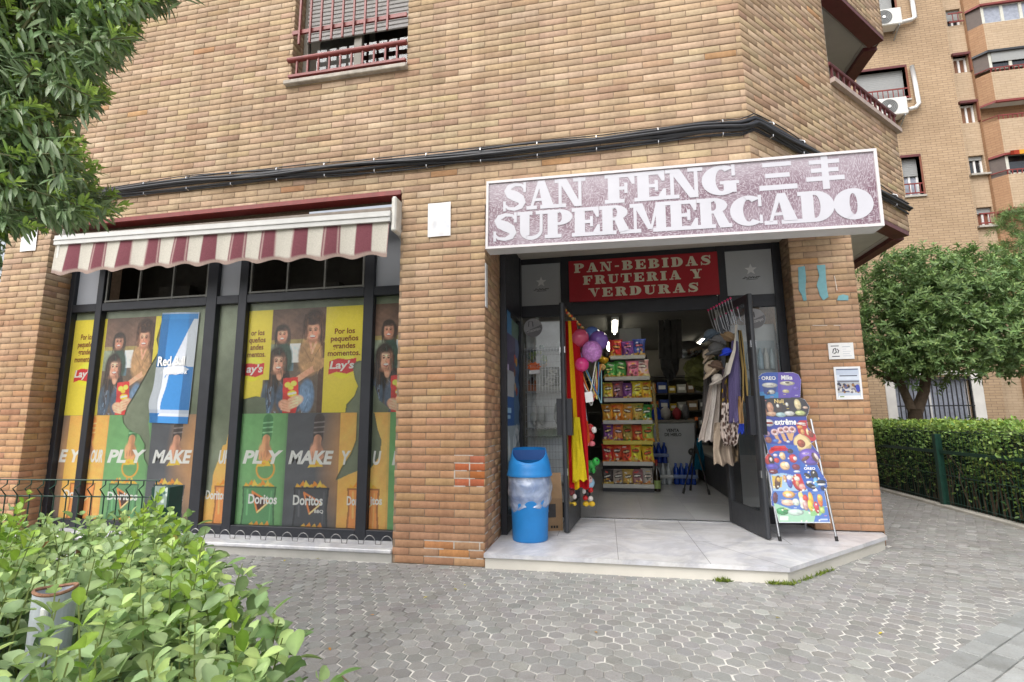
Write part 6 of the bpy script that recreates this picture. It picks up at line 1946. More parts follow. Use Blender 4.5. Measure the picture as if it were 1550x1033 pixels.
for nm, px, py, r, Y, lab in (('pink', 878, 512, 13.5, 1.02, 'pink balloon at the door side of the balloon bunch'), ('blue', 896, 508, 13, 1.22, 'blue balloon half hidden at the back of the balloon bunch'), ('violet', 906, 516, 14.5, 1.12, 'violet balloon at the doorway side of the balloon bunch'),
                              ('lilac', 896, 532, 15.5, .98, 'lilac patterned balloon in the front of the balloon bunch'), ('pale', 879, 544, 10, 1.08, 'small pale patterned balloon low in the balloon bunch'), ('magenta', 881, 552, 10.5, .99, 'small magenta balloon, lowest of the balloon bunch')):
    c = at(px, py, 1, Y); rr_ = r / CF * np.dot(c - CP, AX_F)
    m = MB(); m.ell(c, (rr_, rr_, rr_ * 1.04), 24, 16)
    m.tube([c - [0, 0, rr_ * 1.02], c - [0, 0, rr_ * 1.14]], [.004, .008], 8)
    tag(m.build('balloon', BT[nm], None, smooth=True), lab, 'balloon', 'bunch of balloons')
# loops of coloured cord
LC = [(206, 206, 200), (60, 110, 160), (206, 130, 60), (206, 196, 120), (190, 60, 90), (120, 160, 170), (214, 214, 210)]
for k in range(7):
    x0, x1, yb = 866 + k * 1.6, 902 + (k % 3) * 4, 596 + k * 3
    pts = []
    for s_ in np.linspace(0, 1, 26):
        x = x0 + (x1 - x0) * (s_ ** .9) + 12 * math.sin(s_ * math.pi) * (k % 2); y = 522 + k * 2 + (yb - 522 - k * 2) * math.sin(min(1, s_ * 1.25) * math.pi / 1.9) - max(0, s_ - .75) * 200
        pts.append(at(x, y, 1, 1.0 + .012 * k))
    tag(MB().tube(pts, .0065, 6).build('cord_loop', pm('cord_%d' % k, LC[k], .8, .1, 60), None, smooth=True), '%s cord loop, %s in the bundle hanging below the balloons' % (['white', 'blue', 'orange', 'straw', 'red', 'teal', 'pale'][k], ORD[k] if k < 6 else 'last'), 'cord', 'coloured cord loops')
pt = MB(); c = at(892, 602, 1, .99); pt.obox(c - [.035, 0, .05], (.075, 0, .01), (0, .003, 0), (-.01, 0, .1))
tag(pt.build('paper_tag', M_WHITE, None), 'white paper tag tied to the coloured cord loops', 'tag')
bd_ = thing('bead_garland', 'garland of orange and red beads along the top of the left door', 'garland', tuple(at(866, 482, 1, 1.0)))
for k in range(13):
    c = at(856 + k * 2.2, 470 + k * 2.2 + 1.5 * (k % 2), 1, .85 + .03 * k)
    MB().ell(c, (.014, .014, .014), 10, 8).build('bead', pm('bead_%d' % (k % 3), [(214, 150, 50), (196, 60, 30), (214, 190, 120)][k % 3], .4), bd_, smooth=True)


def toy(label, parts, cat='toy'):
    c0 = at(*parts[0][:2], 1, parts[0][4])
    t = thing('hanging_toy', label, cat, tuple(c0), 'toys hanging in the doorway')
    for nm, (px, py, rx, rz, Y, c) in [(q[6], q[:6]) for q in parts]:
        p_ = at(px, py, 1, Y); k = np.dot(p_ - CP, AX_F) / CF
        MB().ell(p_, (rx * k, min(rx, rz) * k, rz * k), 14, 10).build(nm, pm('toy_%d_%d_%d' % c, c, .4, .05, 9), t, smooth=True)
    return t


toy('red and white plush toy hanging behind the flags', [(892, 660, 8, 9, 1.2, (176, 34, 40), 'body'), (893, 648, 6, 6, 1.18, (176, 34, 40), 'head'), (899, 651, 4, 5, 1.15, (214, 210, 206), 'muzzle'), (896, 672, 5, 4, 1.15, (206, 110, 120), 'foot'), (888, 672, 5, 4, 1.15, (206, 110, 120), 'foot')])
toy('green dinosaur toy hanging below the red plush', [(894, 704, 8, 7, 1.2, (44, 150, 60), 'body'), (902, 699, 6, 6, 1.18, (44, 160, 64), 'head'), (890, 712, 4, 5, 1.18, (40, 140, 56), 'leg'), (898, 712, 3.5, 5, 1.18, (40, 140, 56), 'leg'), (886, 699, 4, 3, 1.2, (44, 150, 60), 'tail'), (904, 697, 1.3, 1.5, 1.11, (20, 20, 24), 'eye')])
toy('round pale blue face toy hanging low in the doorway', [(891, 731, 9, 9, 1.2, (150, 190, 214), 'disc'), (891, 726, 6, 6, 1.14, (220, 180, 176), 'face'), (888, 724, 1.2, 1.2, 1.09, (30, 30, 34), 'eye'), (894, 724, 1.2, 1.2, 1.09, (30, 30, 34), 'eye')])
toy('black red and yellow beaded toy lowest in the doorway', [(889, 748, 5, 6, 1.2, (30, 28, 30), 'body'), (886, 754, 4, 4, 1.17, (190, 34, 34), 'knob'), (894, 742, 4, 4, 1.17, (190, 34, 34), 'knob'), (894, 755, 4, 4, 1.17, (214, 210, 204), 'knob'), (887, 763, 5, 4, 1.17, (214, 176, 40), 'foot'), (896, 763, 5, 4, 1.17, (214, 176, 40), 'foot'), (884, 744, 3, 4, 1.17, (214, 210, 204), 'knob')])
toy('bright beaded toy hanging against the left door glass', [(866, 745, 4, 6, 1.05, (120, 40, 44), 'body'), (863, 738, 3, 3, 1.03, (196, 40, 110), 'knob'), (870, 752, 3, 4, 1.03, (206, 200, 196), 'knob'), (869, 763, 4, 3, 1.03, (210, 176, 50), 'foot')])
toy('yellow and black bee toy pinned to the top of the snack rack', [(914, 545, 7, 6, 3.3, (206, 160, 30), 'body'), (918, 537, 5, 5, 3.28, (40, 34, 30), 'head'), (911, 556, 6, 5, 3.28, (206, 170, 110), 'tail'), (908, 540, 4, 5, 3.28, (206, 190, 120), 'wing')])

# hats, scarves and trousers hung on the open right door
hk = thing('hanger_rail', 'row of wire hangers with pink tips along the open right door', 'hangers', tuple(at(1090, 480, 1, 1.2)))
for k in range(9):
    a_ = at(1072 + k * 4.2, 470 - k * 2.3, 1, 1.32 - .05 * k); b_ = at(1082 + k * 4.6, 500 + (k % 3) * 5 - k, 1, 1.32 - .05 * k)
    MB().tube([a_, (a_ + b_) / 2 + [.0, 0, -.02], b_, b_ + [.015, 0, -.03], b_ + [-.01, 0, -.04]], .003, 5).build('hook', M_CHROME, hk)
    MB().ell(a_, (.011, .011, .011), 8, 6).build('tip', pm('pink_tip', (206, 40, 100), .4), hk, smooth=True)
    if k % 2 == 0:
        a2 = a_ + [.05, -.02, -.10]; MB().tube([a2, a2 + [.02, 0, -.12], a2 + [.05, 0, -.14], a2 + [.045, 0, -.22]], .0028, 5).build('hook', M_CHROME, hk); MB().ell(a2, (.009, .009, .009), 8, 6).build('tip', pm('pink_tip_small', (200, 50, 110), .4), hk, smooth=True)


def hat(label, px, py, r, Y, c, tilt=.6):
    r = r * 1.12
    c0 = at(px, py, 1, Y); k = np.dot(c0 - CP, AX_F) / CF * r
    t = thing('hat', label, 'hat', tuple(c0), 'hats hung on the right door')
    ct, st_ = math.cos(tilt), math.sin(tilt); Rm = np.array([[ct, 0, -st_], [0, 1, 0], [st_, 0, ct]])
    mt = pm('felt_%d_%d_%d' % c, c, .9, .12, 40, bump=.2)
    MB().ell(c0 + [0, 0, k * .25], (k * .72, k * .62, k * .62), 18, 12, .03, Rm).build('crown', mt, t, smooth=True)
    m = MB(); m.ell(c0, (k * 1.15, k * .9, k * .2), 22, 8, .05, Rm); m.build('brim', mt, t, smooth=True)
    MB().ell(c0 + [0, 0, k * .12], (k * .75, k * .65, k * .14), 18, 6, 0, Rm).build('hat_band', pm('band_%d_%d_%d' % c, tuple(int(q * .6) for q in c), .8), t, smooth=True)


for a in (('slate blue felt hat, topmost of the hats on the right door', 1076, 511, 13, 1.3, (84, 98, 112), .5), ('mid grey felt hat below the slate blue hat', 1088, 520, 13, 1.2, (112, 112, 114), -.4), ('dark grey hat in the middle of the hat cluster', 1084, 532, 14, 1.1, (92, 92, 92), .3),
          ('tan hat at the glass side of the hat cluster', 1103, 513, 11, 1.0, (140, 116, 86), -.6), ('cream sun hat at the doorway side of the hat cluster', 1072, 540, 11, 1.2, (176, 160, 140), .9), ('beige sun hat hanging lower than the cream one', 1078, 561, 15, 1.12, (182, 164, 142), .8),
          ('brown hat with turned up brim under the cluster', 1085, 556, 11, 1.05, (96, 76, 62), -.3), ('bright blue cap in front of the scarves', 1100, 535, 9, .95, (30, 60, 190), .3), ('pale grey knitted hat below the beige sun hat', 1086, 577, 11, 1.05, (186, 178, 168), .5)): hat(*a)
cloth('scarf', 'pale grey and beige scarf nearest the doorway on the right door', 'scarf', [(580, 1074, 1090), (630, 1066, 1090), (668, 1058, 1088)], 1.12, [(168, 158, 150), (190, 184, 178), (160, 150, 142)], 3, .03, 'scarves on the right door', seed=5)
cloth('trousers', 'beige trousers hanging below the pale scarf', 'trousers', [(640, 1082, 1110), (680, 1080, 1108), (704, 1082, 1112)], 1.05, [(156, 142, 126), (128, 116, 104), (150, 136, 122)], 2, .03, None, seed=6)
cloth('scarf', 'yellow and brown printed scarf between the pale and lilac scarves', 'scarf', [(556, 1094, 1104), (600, 1093, 1106), (636, 1094, 1110)], 1.0, [(70, 60, 66), (120, 100, 70)], 3, .015, 'scarves on the right door', seed=7, spots=(((190, 160, 40), (60, 50, 70)), 40))
cloth('scarf', 'leopard print scarf bunched below the yellow scarf', 'scarf', [(610, 1094, 1116), (650, 1090, 1120), (674, 1094, 1114)], .96, [(190, 178, 170)], 4, .025, 'scarves on the right door', seed=8, spots=(((60, 46, 44), (90, 70, 64)), 130))
cloth('scarf', 'long lilac pleated scarf on the right door', 'scarf', [(516, 1108, 1117), (570, 1103, 1120), (640, 1103, 1122)], .93, [(98, 90, 128), (112, 104, 144)], 8, .012, 'scarves on the right door', seed=9)
cloth('scarf', 'black and gold chain print scarf nearest the door edge', 'scarf', [(500, 1117, 1122), (560, 1121, 1130), (608, 1122, 1133)], .86, [(40, 36, 34), (150, 128, 80), (40, 36, 34), (150, 128, 80)], 2, .01, 'scarves on the right door', seed=10)
cloth('scarf', 'tan scarf with a blue end low on the right door', 'scarf', [(600, 1117, 1124), (640, 1119, 1126), (656, 1118, 1128)], .88, [(150, 120, 84), (150, 120, 84), (150, 120, 84), (40, 60, 150)], 2, .01, 'scarves on the right door', stripes=False, seed=11)
wl = MB()
for k in range(4): wl.tube([at(1113 + k, 492, 1, .88), at(1113 - k, 530, 1, .88), at(1104 - 2 * k, 565, 1, .88), at(1095 + k, 572 - k * 2, 1, .88), at(1100 + k, 550, 1, .88)], .006, 6)
tag(wl.build('white_necklaces', pm('white_cord', (186, 180, 170), .7), None, smooth=True), 'white cord necklaces looped over the lilac scarf', 'necklace')

# teal bag by the tripod, counters and shelves further in
cloth('teal_bag', 'teal cloth bag hanging beyond the tripod', 'bag', [(664, 1052, 1062), (690, 1050, 1066), (712, 1052, 1068)], 3.9, [(20, 84, 110)], 1, .04, None, seed=12)
t = thing('shop_counter', 'dark grey shop counter along the right side of the shop', 'counter', (2.8, 3.2, .114))
MB().bbox(2.42, 3.25, 2.4, 6.5, .116, .55, .01).build('counter_body', pm('dark_laminate', (58, 58, 58), .5, .15, 5), t)
MB().bbox(2.38, 3.26, 2.36, 6.52, .552, .585, .006).build('counter_top', pm('counter_top', (120, 118, 112), .4, .1, 5), t)
t = thing('bread_shelf', 'low glass fronted shelf of bread seen through the open right door', 'shelf', (2.7, 2.35, .114))
for z in (.62, .86, 1.1): MB().box(2.45, 3.2, 2.0, 2.35, z, z + .015).build('shelf_board', pm('white_shelf', (186, 186, 180), .5), t)
for k in range(12):
    MB().ell((2.5 + .055 * k, 2.1 + .03 * (k % 3), .655 + .24 * (k % 2)), (.045, .06, .03), 12, 8, .04).build('bread_roll', pm('bread_crust_%d' % (k % 3), [(150, 120, 60), (130, 96, 50), (160, 150, 96)][k % 3], .7, .2, 30), t, smooth=True)
t = thing('shelf_cabinet', 'white and green cabinet rising behind the top of the snack rack', 'cabinet', (1.36, 3.9, 1.9))
MB().bbox(1.17, 1.50, 3.85, 4.15, 1.95, 2.50, .01).build('cabinet_body', pm('cabinet_white', (150, 154, 156), .5, .08, 5), t)
MB().box(1.21, 1.47, 3.842, 3.849, 2.02, 2.28).build('green_panel', pm('green_board', (54, 78, 46), .6, .12, 8), t)
# back shelves with goods, every carton on its own
t = thing('back_shelves', 'dark metal shelving against the back wall of the shop', 'shelves', (2.0, 8.2, .114))
for z in (.45, .85, 1.25, 1.65, 2.05): MB().box(.4, 3.25, 8.05, 8.5, z, z + .03).build('shelf_board', pm('dark_shelf', (70, 68, 66), .6), t)
for x in (.4, 1.35, 2.3, 3.2): MB().box(x, x + .04, 8.06, 8.5, .116, 2.3).build('upright', pm('shelf_upright', (60, 60, 62), .6), t)
CN = [('white', (170, 170, 166)), ('red', (140, 36, 36)), ('blue', (36, 60, 130)), ('kraft brown', (130, 104, 76)), ('green', (50, 96, 60)), ('yellow', (176, 150, 50)), ('grey', (110, 110, 112)), ('orange', (176, 96, 40))]
i = 0
for z, zn in ((.48, 'lowest'), (.88, 'second lowest'), (1.28, 'middle'), (1.68, 'second highest')):
    x = 1.45
    k = 0
    while x < 3.0:
        w = .14 + .1 * ((i * 7) % 5) / 5; cn, c = CN[(i * 3 + 1) % 8]
        h = .16 + .12 * ((i * 5) % 4) / 4
        tt_ = thing('goods_carton', '%s carton, number %s along the %s shelf at the back of the shop' % (cn, ['one', 'two', 'three', 'four', 'five', 'six', 'seven', 'eight', 'nine'][min(k, 8)], zn), 'carton', (x + w / 2, 8.1, z + .0), 'cartons on the back shelves')
        MB().bbox(x, x + w, 8.04, 8.3, z + .001, z + h, .004).build('carton_body', pm('carton_%s' % cn.replace(' ', '_'), c, .6, .15, 12), tt_)
        MB().box(x + w * .15, x + w * .85, 8.037, 8.0395, z + h * .35, z + h * .7).build('carton_label', M_WHITE, tt_)
        x += w + .03; i += 1; k += 1
dt = thing('detergent_bottle', 'blue detergent bottle with green cap on top of the ice chest', 'bottle', (1.72, 4.75, 1.09))
MB().lathe([(0, 0), (.07, 0), (.075, .02), (.075, .14), (.05, .19), (.025, .21), (0, .21)], (1.74, 4.75, 1.092), 18).build('bottle_body', pm('blue_detergent', (24, 60, 170), .3), dt, smooth=True)
MB().lathe([(.03, .2), (.028, .26), (0, .262)], (1.74, 4.75, 1.092), 14).build('cap', pm('green_cap', (60, 150, 70), .4), dt, smooth=True)
for k, (x, c, w, h, lab) in enumerate(((1.90, (176, 172, 168), .16, .22, 'white paper sack on the ice chest next to the detergent'), (2.08, (140, 36, 44), .14, .2, 'red sack on the ice chest behind the tripod'), (2.22, (96, 96, 100), .12, .26, 'grey sack at the far end of the ice chest'))):
    m = MB(); m.ell((x, 4.85, 1.092 + h * .5), (w * .5, .08, h * .5), 16, 10, .08)
    tag(m.build('paper_sack', pm('sack_%d' % k, c, .8, .15, 20), None, smooth=True), lab, 'sack')
for k, (x, y, z, w, d_, h, c, lab) in enumerate(((1.95, 4.3, 2.2, .16, .1, .45, (30, 30, 30), 'black bags hanging from the shop ceiling beside the lamp'), (2.75, 4.5, 1.45, .22, .2, .4, (44, 44, 46), 'dark bundle of bags hanging by the right wall of the shop'), (2.6, 5.2, 1.9, .3, .2, .3, (96, 100, 50), 'bunch of green and yellow goods hanging near the shop ceiling'))):
    m = MB(); m.ell((x, y, z), (w, d_, h), 20, 14, .16); tag(m.build('hanging_bags', pm('hanging_bag_%d' % k, c, .7, .4, 14), None, smooth=False), lab, 'bags')
pp = MB()
for x in (1.78, 1.88, 1.98, 2.06): pp.obox((x, 4.2, 2.05), (.07, .0, 0), (0, .05, 0), (.02, 0, .62))
tag(pp.build('hanging_straps', pm('dark_strap', (36, 34, 32), .7, .3, 10), None), 'dark straps and belts hanging from the shop ceiling', 'straps')
t = thing('round_mirror', 'round convex mirror with a bright lamp streak high in the shop', 'mirror', (2.3, 5, 2.2))
MB().ell((2.32, 5.0, 2.28), (.26, .05, .16), 24, 10).build('mirror_face', pm('mirror', (190, 194, 198), .08, .02, 4, metal=1.0), t, smooth=True)
# lit tubes on the shop ceiling; the last added unseen to light the rack
for k, (x, y) in enumerate(((1.12, 4.8), (1.0, 7.2), (2.9, 7.2), (1.5, 2.35))):
    t = thing('ceiling_tube', 'lit fluorescent tube on the shop ceiling %s' % ['above the snack rack', 'far behind the snack rack', 'far behind the counter', 'just inside the open doors, added out of view to light the rack'][k], 'ceiling light', (x, y, 2.7), 'fluorescent tubes in the shop')
    MB().bbox(x - .06, x + .06, y - .65, y + .65, 2.70, 2.748, .004).build('batten', M_WHITE, t)
    MB().tube([(x, y - .6, 2.675), (x, y + .6, 2.675)], .016, 10).build('tube', emis_mat('tube_glow', (255, 246, 226), 11.0 if k < 3 else 26.0), t)

# right wall of the shop packed with stock
t = thing('wall_shelves', 'crowded dark wall shelves above the counter on the right side of the shop', 'shelves', (3.1, 4.5, .6))
for z in (.95, 1.3, 1.65, 2.0): MB().box(2.85, 3.28, 2.6, 6.8, z, z + .02).build('shelf_board', pm('dark_wall_shelf', (64, 60, 58), .6), t)
r5 = random.Random(21)
for z, zn in ((.972, 'lowest'), (1.322, 'second'), (1.672, 'third'), (2.022, 'top')):
    y = 2.7; k = 0
    while y < 6.6:
        w = r5.uniform(.12, .3); h = r5.uniform(.14, .29); cn, c = CN[r5.randrange(8)]
        c = tuple(int(q * .8) for q in c)
        lab = '%s packet, number %d from the street on the %s wall shelf over the counter' % (cn, k + 1, zn)
        if r5.random() < .4:
            m = MB(); m.lathe([(0, 0), (w * .42, 0), (w * .44, .02), (w * .42, h * .7), (w * .18, h * .86), (w * .18, h), (0, h)], (2.98, y + w / 2, z + .001), 14); o = m.build('goods_jar', pm('jar_' + cn.replace(' ', '_'), c, .3, .15, 9), None, smooth=True)
            lab = lab.replace('packet', 'jar')
        else:
            o = MB().bbox(2.86, 3.1, y, y + w, z + .001, z + h, .006).build('goods_packet', pm('packet_' + cn.replace(' ', '_'), c, .5, .25, 18), None)
        tag(o, lab, 'packet', 'goods on the wall shelves'); y += w + .02; k += 1

cloth('scarf', 'grey ribbed scarf behind the hats at the doorway side of the right door', 'scarf', [(548, 1066, 1076), (600, 1064, 1078), (650, 1062, 1080)], 1.28, [(104, 100, 98), (88, 86, 86)], 5, .02, 'scarves on the right door', seed=15)
cloth('apron', 'dark brown patterned apron behind the beige trousers on the right door', 'apron', [(590, 1088, 1112), (650, 1088, 1116), (700, 1092, 1118)], 1.15, [(84, 70, 60), (64, 56, 52), (96, 84, 72)], 3, .02, None, seed=16, spots=(((150, 130, 100), (50, 44, 44)), 60))
cloth('shawl', 'olive and black shawl tucked behind the chain print scarf', 'shawl', [(505, 1100, 1112), (560, 1098, 1116), (600, 1100, 1122)], 1.02, [(90, 84, 56), (48, 46, 42), (104, 96, 60)], 4, .02, None, seed=17)
# ------------------------------------------------------------------ apartment block across the path
def brick_shader(name, c1, c2, mort, var=.1):
    t = NT(name)
    sx = t.add('SeparateXYZ'); t.link(t.coord(), sx.inputs[0])
    cx = t.add('CombineXYZ'); t.link(t.math('SUBTRACT', sx.outputs[0], sx.outputs[1]), cx.inputs[0]); t.link(sx.outputs[2], cx.inputs[1])
    b = t.add('TexBrick'); t.link(cx.outputs[0], b.inputs['Vector'])
    b.inputs['Scale'].default_value = 1; b.inputs['Brick Width'].default_value = .25; b.inputs['Row Height'].default_value = CO * 1.15
    b.inputs['Mortar Size'].default_value = .006; b.inputs['Mortar Smooth'].default_value = .2; b.inputs['Bias'].default_value = -.1
    b.inputs['Color1'].default_value = rgba(c1); b.inputs['Color2'].default_value = rgba(c2); b.inputs['Mortar'].default_value = rgba(mort)
    n = t.noise(.7, 5, .6); g = t.noise(12, 4, .6)
    f = t.ramp(n, [(.3, (1 - var, 1 - var * 1.1, 1 - var * 1.2, 1)), (.7, (1 + var, 1 + var, 1 + var, 1))])
    f2 = t.ramp(g, [(.3, (.93,) * 3), (.7, (1.06,) * 3)])
    t.link(t.mix(1., t.mix(1., b.outputs['Color'], f, 'MULTIPLY'), f2, 'MULTIPLY'), t.p.inputs['Base Color'])
    t.p.inputs['Roughness'].default_value = .9
    t.bump(t.math('SUBTRACT', 1.0, b.outputs['Fac']), .5, .008)
    return t.m


M_FARB = brick_shader('far_brick', (176, 152, 124), (166, 142, 114), (128, 108, 90))
M_FARP = brick_shader('far_pale_brick', (184, 163, 138), (176, 155, 129), (160, 138, 114), .06)
M_FARO = brick_shader('far_orange_shade_brick', (162, 128, 98), (154, 119, 90), (138, 108, 84))  # orange brick of side and recessed faces, their shade put into the colour
M_BLIND = pm('grey_roller_blind', (150, 152, 152), .6, .05, 20)
M_PANE = pm('dark_window_pane', (40, 44, 50), .08, .3, 1.5, spec=.8)
M_CURT = pm('net_curtain', (150, 156, 170), .4, .2, 14)
ap = thing('apartment_block', 'tall tan brick apartment block behind the tree with barred ground floor window', 'building', (9, 12, 0))
CY = 11.0


def wall_holes(name, mat, o, ux, u0, u1, z0, z1, holes, depth, un=(0, -1, 0)):
    o, ux, un = map(lambda q: np.asarray(q, float), (o, ux, un))
    us = sorted({u0, u1, *[h[0] for h in holes], *[h[1] for h in holes]}); zs = sorted({z0, z1, *[h[2] for h in holes], *[h[3] for h in holes]})
    m = MB(); P = lambda u, z, d=0: o + ux * u + np.array([0, 0, z]) - un * d
    for a, b in zip(us[:-1], us[1:]):
        for c, d in zip(zs[:-1], zs[1:]):
            if any(h[0] <= (a + b) / 2 <= h[1] and h[2] <= (c + d) / 2 <= h[3] for h in holes): continue
            m.quad(P(a, c), P(b, c), P(b, d), P(a, d))
    for a, b, c, d in holes:
        m.quad(P(a, c), P(a, d), P(a, d, depth), P(a, c, depth)); m.quad(P(b, c), P(b, d), P(b, d, depth), P(b, c, depth))
        m.quad(P(a, d), P(b, d), P(b, d, depth), P(a, d, depth)); m.quad(P(a, c), P(b, c), P(b, c, depth), P(a, c, depth))
    return m.build(name, mat, ap)


def R4(x0, y0, x1, y1, Y):
    a, b = at(x0, (y0 + y1) / 2, 1, Y), at(x1, (y0 + y1) / 2, 1, Y)
    return a[0], b[0], at((x0 + x1) / 2, y1, 1, Y)[2], at((x0 + x1) / 2, y0, 1, Y)[2]


WA = (8.62, 9.59, 12.66, 13.8); WB = (8.35, 9.62, 10.0, 11.0); WC = (9.22, 9.66, 7.12, 8.25); WG = (8.36, 10.12, .95, 2.12)
wall_holes('main_wall', M_FARB, (0, CY, 0), (1, 0, 0), 3.0, 10.79, 0, 18, [WA, WB, WC, WG], .22)


def far_window(r, Y, shut=1.0, rail=True, frame=M_WHITE, curtain=None, sill=True, lint=True):
    a, b, c, d = r; y = Y + .16
    m = MB(); w = .05
    for q in ((a, a + w, c, d), (b - w, b, c, d), (a + w, b - w, c, c + w), (a + w, b - w, d - w, d)): m.box(q[0], q[1], y, y + .05, q[2], q[3])
    m.box((a + b) / 2 - .025, (a + b) / 2 + .025, y + .002, y + .048, c + w, d - w)
    f = m.build('window', frame, ap)
    MB().quad((a, y + .03, c), (b, y + .03, c), (b, y + .03, d), (a, y + .03, d)).build('pane', curtain or M_PANE, f)
    if shut > 0:
        m = MB(); z = d - (d - c) * shut
        while z < d - .01: m.box(a + .01, b - .01, y - .03, y - .012, z, min(z + .05, d)); z += .054
        m.build('blind', M_BLIND, f)
    if lint: MB().box(a - .04, b + .04, Y - .02, Y + .18, d, d + .07).build('lintel', M_MAROON, f)
    if lint: MB().box(b, b + .05, Y - .012, Y + .2, c, d).build('jamb', pm('brown_jamb', (120, 70, 50), .6), f)
    if rail:
        m = MB()
        for z in (c + .32, c + .05): m.box(a, b, Y - .02, Y, z, z + .035)
        for x in np.arange(a + .1, b - .02, .13): m.box(x, x + .018, Y - .016, Y - .004, c + .085, c + .32)
        m.build('railing', M_RED, f)
    if sill: MB().box(a - .05, b + .05, Y - .05, Y + .1, c - .05, c).build('sill', pm('grey_sill', (170, 166, 158), .8), f)
    return f


far_window(WA, CY, 1.0, False); far_window(WB, CY, .92, True); far_window(WC, CY, .45, True, curtain=M_CURT)
# barred ground floor window with a white surround
g = far_window(WG, CY, 0, False, curtain=M_CURT, sill=False, lint=False)
m = MB(); a, b, c, d = WG
m.box(a - .22, a, CY - .03, CY + .1, .3, d + .05); m.box(b, b + .24, CY - .03, CY + .1, .3, d + .05); m.box(a, b, CY - .03, CY + .1, .3, c); m.box(a - .22, b + .24, CY - .03, CY + .1, d + .05, d + .15)
m.build('white_surround', pm('white_render', (206, 204, 200), .85, .1, 3), g)
m = MB()
for x in np.arange(a + .06, b, .11): m.box(x, x + .022, CY - .05, CY - .03, c, d)
for z in (c + .02, c + .4, d - .1): m.box(a, b, CY - .046, CY - .034, z, z + .03)
m.build('window_bars', pm('black_iron', (34, 34, 38), .5), g)
# recessed strip of small windows
SY = 11.3
srs = [R4(1429, 15, 1446, 40, SY), R4(1438, 86, 1460, 111, SY), R4(1450, 158, 1471, 187, SY), R4(1463, 236, 1484, 265, SY), R4(1475, 314, 1500, 343, SY)]
srs = [(11.03, 11.40, c, d) for a, b, c, d in srs]
wall_holes('recessed_wall', M_FARP, (0, SY, 0), (1, 0, 0), 10.79, 11.43, 0, 18, srs, .12)
MB().quad((10.79, CY, 0), (10.79, SY, 0), (10.79, SY, 18), (10.79, CY, 18)).build('return_wall', M_FARB, ap)
for k, r in enumerate(srs):
    far_window(r, SY - .06, [.6, 0, 0, .2, .3][k], k in (0, 4), curtain=[None, pm('brown_interior', (120, 84, 64), .8), pm('brown_interior_two', (124, 88, 66), .8), M_PANE, pm('terracotta_interior', (128, 80, 60), .8)][k], lint=(k in (1, 2)), sill=(k > 2))
# balcony tower with chamfered parapets
tx, ty = 11.43, 11.2; cxa, cya = 11.665, 10.96
MB().quad((tx, SY, 0), (tx, ty, 0), (tx, ty, 18), (tx, SY, 18)).build('tower_side', M_FARO, ap)
MB().quad((11.43, 11.35, 0), (15, 11.35, 0), (15, 11.35, 18), (11.43, 11.35, 18)).build('tower_back', M_FARO, ap)
lev = [(12.0, 11.17), (10.5, 9.65), (9.08, 8.1), (7.49, 6.55), (5.9, 5.0), (4.3, 3.4), (13.4, 12.62)]
for k, (zt_, zb_) in enumerate(lev):
    m = MB(); m.quad((tx, ty, zb_), (cxa, cya, zb_), (cxa, cya, zt_), (tx, ty, zt_))
    b = MB(); b.quad((cxa, cya, zb_), (15, cya, zb_), (15, cya, zt_), (cxa, cya, zt_))
    pr = b.build('balcony_parapet', M_FARP, ap)
    m.build('parapet_side', M_FARO, pr)
    MB().poly([(tx, ty, zb_), (cxa, cya, zb_), (15, cya, zb_), (15, 11.34, zb_), (tx, 11.34, zb_)]).build('underside', M_PLASTER, pr)
    MB().poly([(tx, ty, zt_), (cxa, cya, zt_), (15, cya, zt_), (15, 11.34, zt_), (tx, 11.34, zt_)]).build('top', M_PLASTER, pr)
    n45b = np.array([-S2, -S2, 0])
    e = MB(); e.box(cxa, 15, cya - .012, cya + .05, zb_ - .06, zb_); e.obox((tx, ty, zb_ - .06), (cxa - tx, cya - ty, 0), n45b * .012, (0, 0, .06)); e.build('edge_trim', M_RED if k != 0 else M_DARKG, pr)
    if k in (1, 2, 3):
        r = MB(); r.box(cxa, 15, cya + .005, cya + .03, zt_ + .11, zt_ + .14)
        for x in np.arange(cxa, 14.5, .11): r.box(x, x + .02, cya + .008, cya + .027, zt_, zt_ + .11)
        r.tube([(tx, ty, zt_ + .12), (cxa, cya, zt_ + .12)], .015, 6); r.build('railing', M_RED, pr)
zl = [(12.0, 12.62), (10.5, 11.17), (8.1 - .61, 8.1)]
for k, (a, b) in enumerate(((12.0, 12.62), (10.62, 11.17), (7.5, 8.1))):
    m = MB(); y = cya + .06
    for x in (cxa + .03, cxa + .5, cxa + .95, cxa + 1.4, cxa + 1.9): m.box(x, x + .07, y, y + .05, a, b)
    m.box(cxa + .03, 14, y, y + .05, b - .06, b); m.box(cxa + .03, 14, y, y + .05, a, a + .05)
    f = m.build('balcony_window', pm('cream_frame', (200, 200, 190), .5), ap)
    MB().quad((cxa + .03, y + .03, a), (14, y + .03, a), (14, y + .03, b), (cxa + .03, y + .03, b)).build('pane', M_CURT if k == 0 else M_PANE, f)
    MB().quad((tx + .02, ty + .03, a), (cxa + .03, cya + .06, a), (cxa + .03, cya + .06, b), (tx + .02, ty + .03, b)).build('side_screen', pm('brown_screen', (88, 76, 70), .6), f)
    if k == 1: MB().box(cxa + .1, 14, y - .02, y - .004, a + .2, b).build('blind', M_BLIND, f)
sa = MB()
for k in range(8): sa.col((206, 150, 60) if k % 2 else (150, 60, 44)).obox((cxa + .12 + k * .12, cya - .02, 8.02), (.12, 0, 0), (0, -.12, -.05), (0, 0, .12))
tag(sa.build('small_awning', M_CLOTH, None), 'small orange striped awning high on the balcony tower', 'awning')

